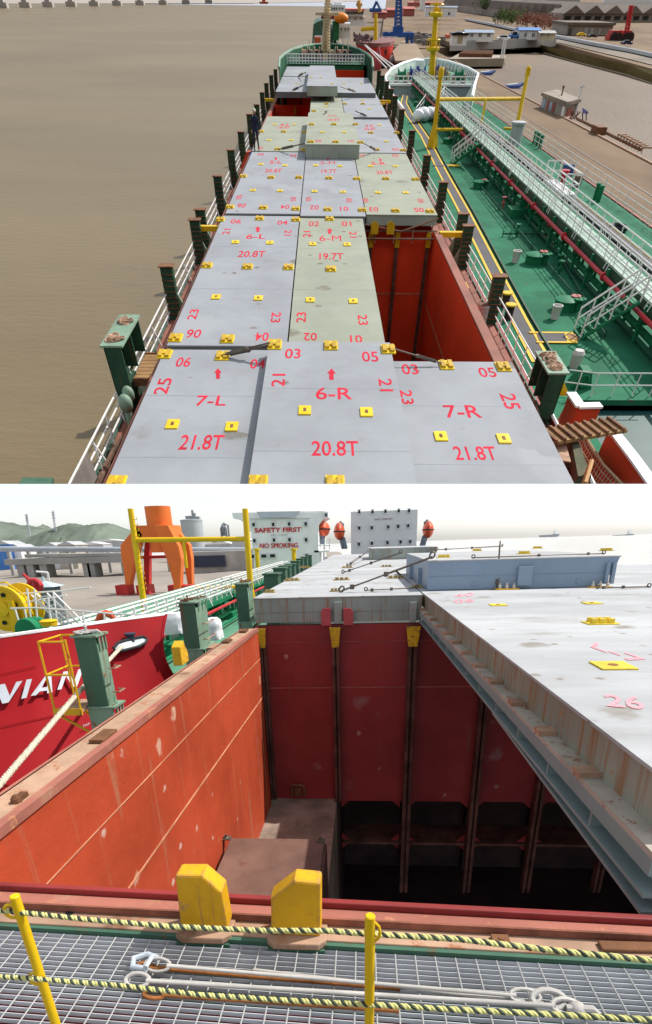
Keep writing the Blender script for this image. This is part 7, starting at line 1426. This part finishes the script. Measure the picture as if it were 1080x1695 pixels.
for w0,w1 in ((940,948),(966,974),(976,984),(990,996)): p,q=P(w0,57),P(w1,46); x=MB(); x.box(p.x,q.x,yy-.4,yy,p.z,q.z); part(x,'door',mat('dark_doorway',(.09,.08,.075)) if w0<960 else mat('grey_shutter',(.4,.4,.4)),o)
# red crawler crane
c=U(1035,66,z=-15); P=UP(c.y); o=thing('crawler_crane','red crawler crane with a lattice jib at the upper right edge','crane',tuple(c),'U')
x=MB(); 
for a,b in ((P(1035,55),P(1044,8)),(P(1040,55),P(1048,8))): x.tube([a,b],.7,5)
for i in range(7): x.tube([P(1035+i*1.3,55-i*6.7),P(1041+i*1.2,51-i*6.5)],.5,4)
part(x,'jib',m_crred,o)
for p0,p1,nm in (((1012,62),(1030,50),'engine_house'),((1030,64),(1048,50),'cab'),((1008,66),(1024,58),'counterweight')): fbox(P,p0,p1,8,mat('crawler_red',(.5,.06,.05),var=.25,scale=.3),nm,o)
x=MB(); 
for px in (1016,1024,1036,1044): x.lathe(P(px,62)+V((0,-1,0)),[(2,0),(2,2)],12,ax='y')
part(x,'track_wheels',m_dark,o)
# trees and shrubs beyond
m_leaf=[mat('leaf_green',(.07,.12,.03),var=.5,rough=.9,scale=.5,bump=.3),mat('leaf_yellow_green',(.14,.17,.05),var=.4,rough=.9,scale=.5),mat('leaf_reddish',(.3,.13,.09),var=.4,rough=.9,scale=.5)]
def tree(px,pyb,h,w_,k,label,nm='tree'):
    c=U(px,pyb,z=-15); o=thing(nm,label,nm,tuple(c),'U',group='trees and shrubs by the shore road'); x=MB(); x.tube([c,c+V((.4,0,h*.55))],[h*.04,h*.02],6)
    for a in range(5): t=c+V((.2,0,h*(.3+.06*a))); x.tube([t,t+V((w_*.35*math.cos(a*2.4),w_*.35*math.sin(a*2.4),h*.3))],h*.013,4)
    part(x,'trunk',mat('bark_brown',(.1,.075,.05)),o); x=MB()
    cl=[(V((random.gauss(0,.3)*w_,random.gauss(0,.3)*w_,h*random.uniform(.45,.95))),random.uniform(.16,.3)*w_) for _ in range(14)]
    for _ in range(700):
        q,r=random.choice(cl); d=V((random.gauss(0,1),random.gauss(0,1),random.gauss(0,1))).normalized()*r*random.uniform(.6,1.1); p=c+q+d; s=w_*random.uniform(.03,.06); e=V((random.gauss(0,1),random.gauss(0,1),random.gauss(0,1))).normalized(); f=e.orthogonal().normalized(); g=e.cross(f); x.poly([p+f*s,p+g*s*.7,p-f*s,p-g*s*.7])
    part(x,'crown',m_leaf[k],o)
tree(798,25,13,13,0,'round green tree beside the road at the top')
for i,(px,py,h,w_,k) in enumerate(((824,40,6,9,0),(834,41,7,10,1),(846,42,6,10,0),(856,43,7,9,1),(872,44,5,11,2),(888,46,5,11,2),(902,48,5,10,2),(916,51,5,8,2))):
    tree(px,py,h,w_,k,('green shrub','yellow-green shrub','reddish shrub')[k]+(' at the left end of the hedge' if i==0 else ', %s from the left in the hedge beside the shore road'%ORD[i]),'shrub')
# distant clutter along the skyline
for i,(px0,px1,pyb,pyt,k,lb) in enumerate(((618,640,30,20,'r','small red hull block left of the blue tower'),(640,655,28,16,'r','red hull section standing behind the blue crane tower'),(668,686,26,14,'r','red steel block right of the blue crane tower'),(676,740,10,4,'r','long red steel shed on the skyline'),(745,800,9,2,'r','long red and grey shed on the skyline right of the yellow mast'),(697,703,17,-4,'w','white vertical tank behind the white site building'),(775,792,18,8,'b','blue site shed by the road on the skyline'),(800,835,6,-3,'w','pale far building above the green tree'),(862,902,8,-2,'w','white far house with low roof on the skyline'),(904,960,5,-3,'g','grey far shed on the skyline'),(1000,1100,6,-4,'w','white far factory at the right end of the skyline'))):
    m={'r':mat('far_red_steel',(.42,.12,.1),var=.25,scale=.1),'w':M_white,'b':m_rb,'g':mat('far_grey',(.4,.4,.4))}[k]
    x,xa,xb_,yy,zt=ubox(px0,px1,pyb,pyt,-15,20); o=thing('far_building',lb,'building',((xa+xb_)/2,yy,-15),'U'); part(x,'wall',m,o); x=MB(); x.prism([(xa-.5,yy-1,zt),(xa-.5,yy+10,zt+(zt+15)*.3),(xa-.5,yy+21,zt)],(xb_-xa+1,0,0)); part(x,'roof',m_rf if k!='r' else m,o)
x=MB(); a=U(690,14,z=-15); P=UP(a.y)
for i in range(5): x.tube([P(684+i*2,12),P(688+i*2,-8)],.8,4)
single(x,'steel_gallows',mat('far_red_steel',()),'leaning red steel frame beside the white tank on the skyline','steel frame','U')
for i,(px,py) in enumerate(((682,90),(668,98),(690,86))):
    pass
x=MB(); q=[U(px,py,z=-14.6) for px,py in ((655,100),(705,98),(690,73),(668,66),(650,84))]; x.prism(q,(0,0,-.5)); struct(x,'dock_apron',mat('dock_apron_tan',(.26,.19,.125),var=.12,rough=.9,scale=.1),'U')
for px,py,s,lb in ((700,68,1,'dark scrap heap behind the dock apron'),(712,72,1.2,'brown scrap heap left of the yellow mast'),(690,64,1,'grey scrap heap beside the blue crane foot')):
    c=U(px,py,z=-15); x=MB()
    for i in range(26): x.cbox(c+V((random.uniform(-5,5)*s,random.uniform(-8,8)*s,0)),random.uniform(1,3),random.uniform(1,4),random.uniform(.8,2.6))
    single(x,'scrap_heap',mat('scrap_mixed',(.2,.17,.15),var=.5,scale=.3),lb,'heap','U')
c=U(437,6,z=ZWU); x=MB(); x.prism([c+V((-9,0,0)),c+V((9,0,0)),c+V((11,0,3)),c+V((-11,0,3))],(0,10,0)); o=thing('work_boat','small orange-red work boat out on the river at the top','boat',tuple(c),'U'); part(x,'hull',mat('buoy_orange',(.6,.16,.07)),o); x=MB(); x.box(c.x-4,c.x+4,c.y+2,c.y+7,c.z+3,c.z+9); part(x,'cabin',mat('buoy_orange',()),o)
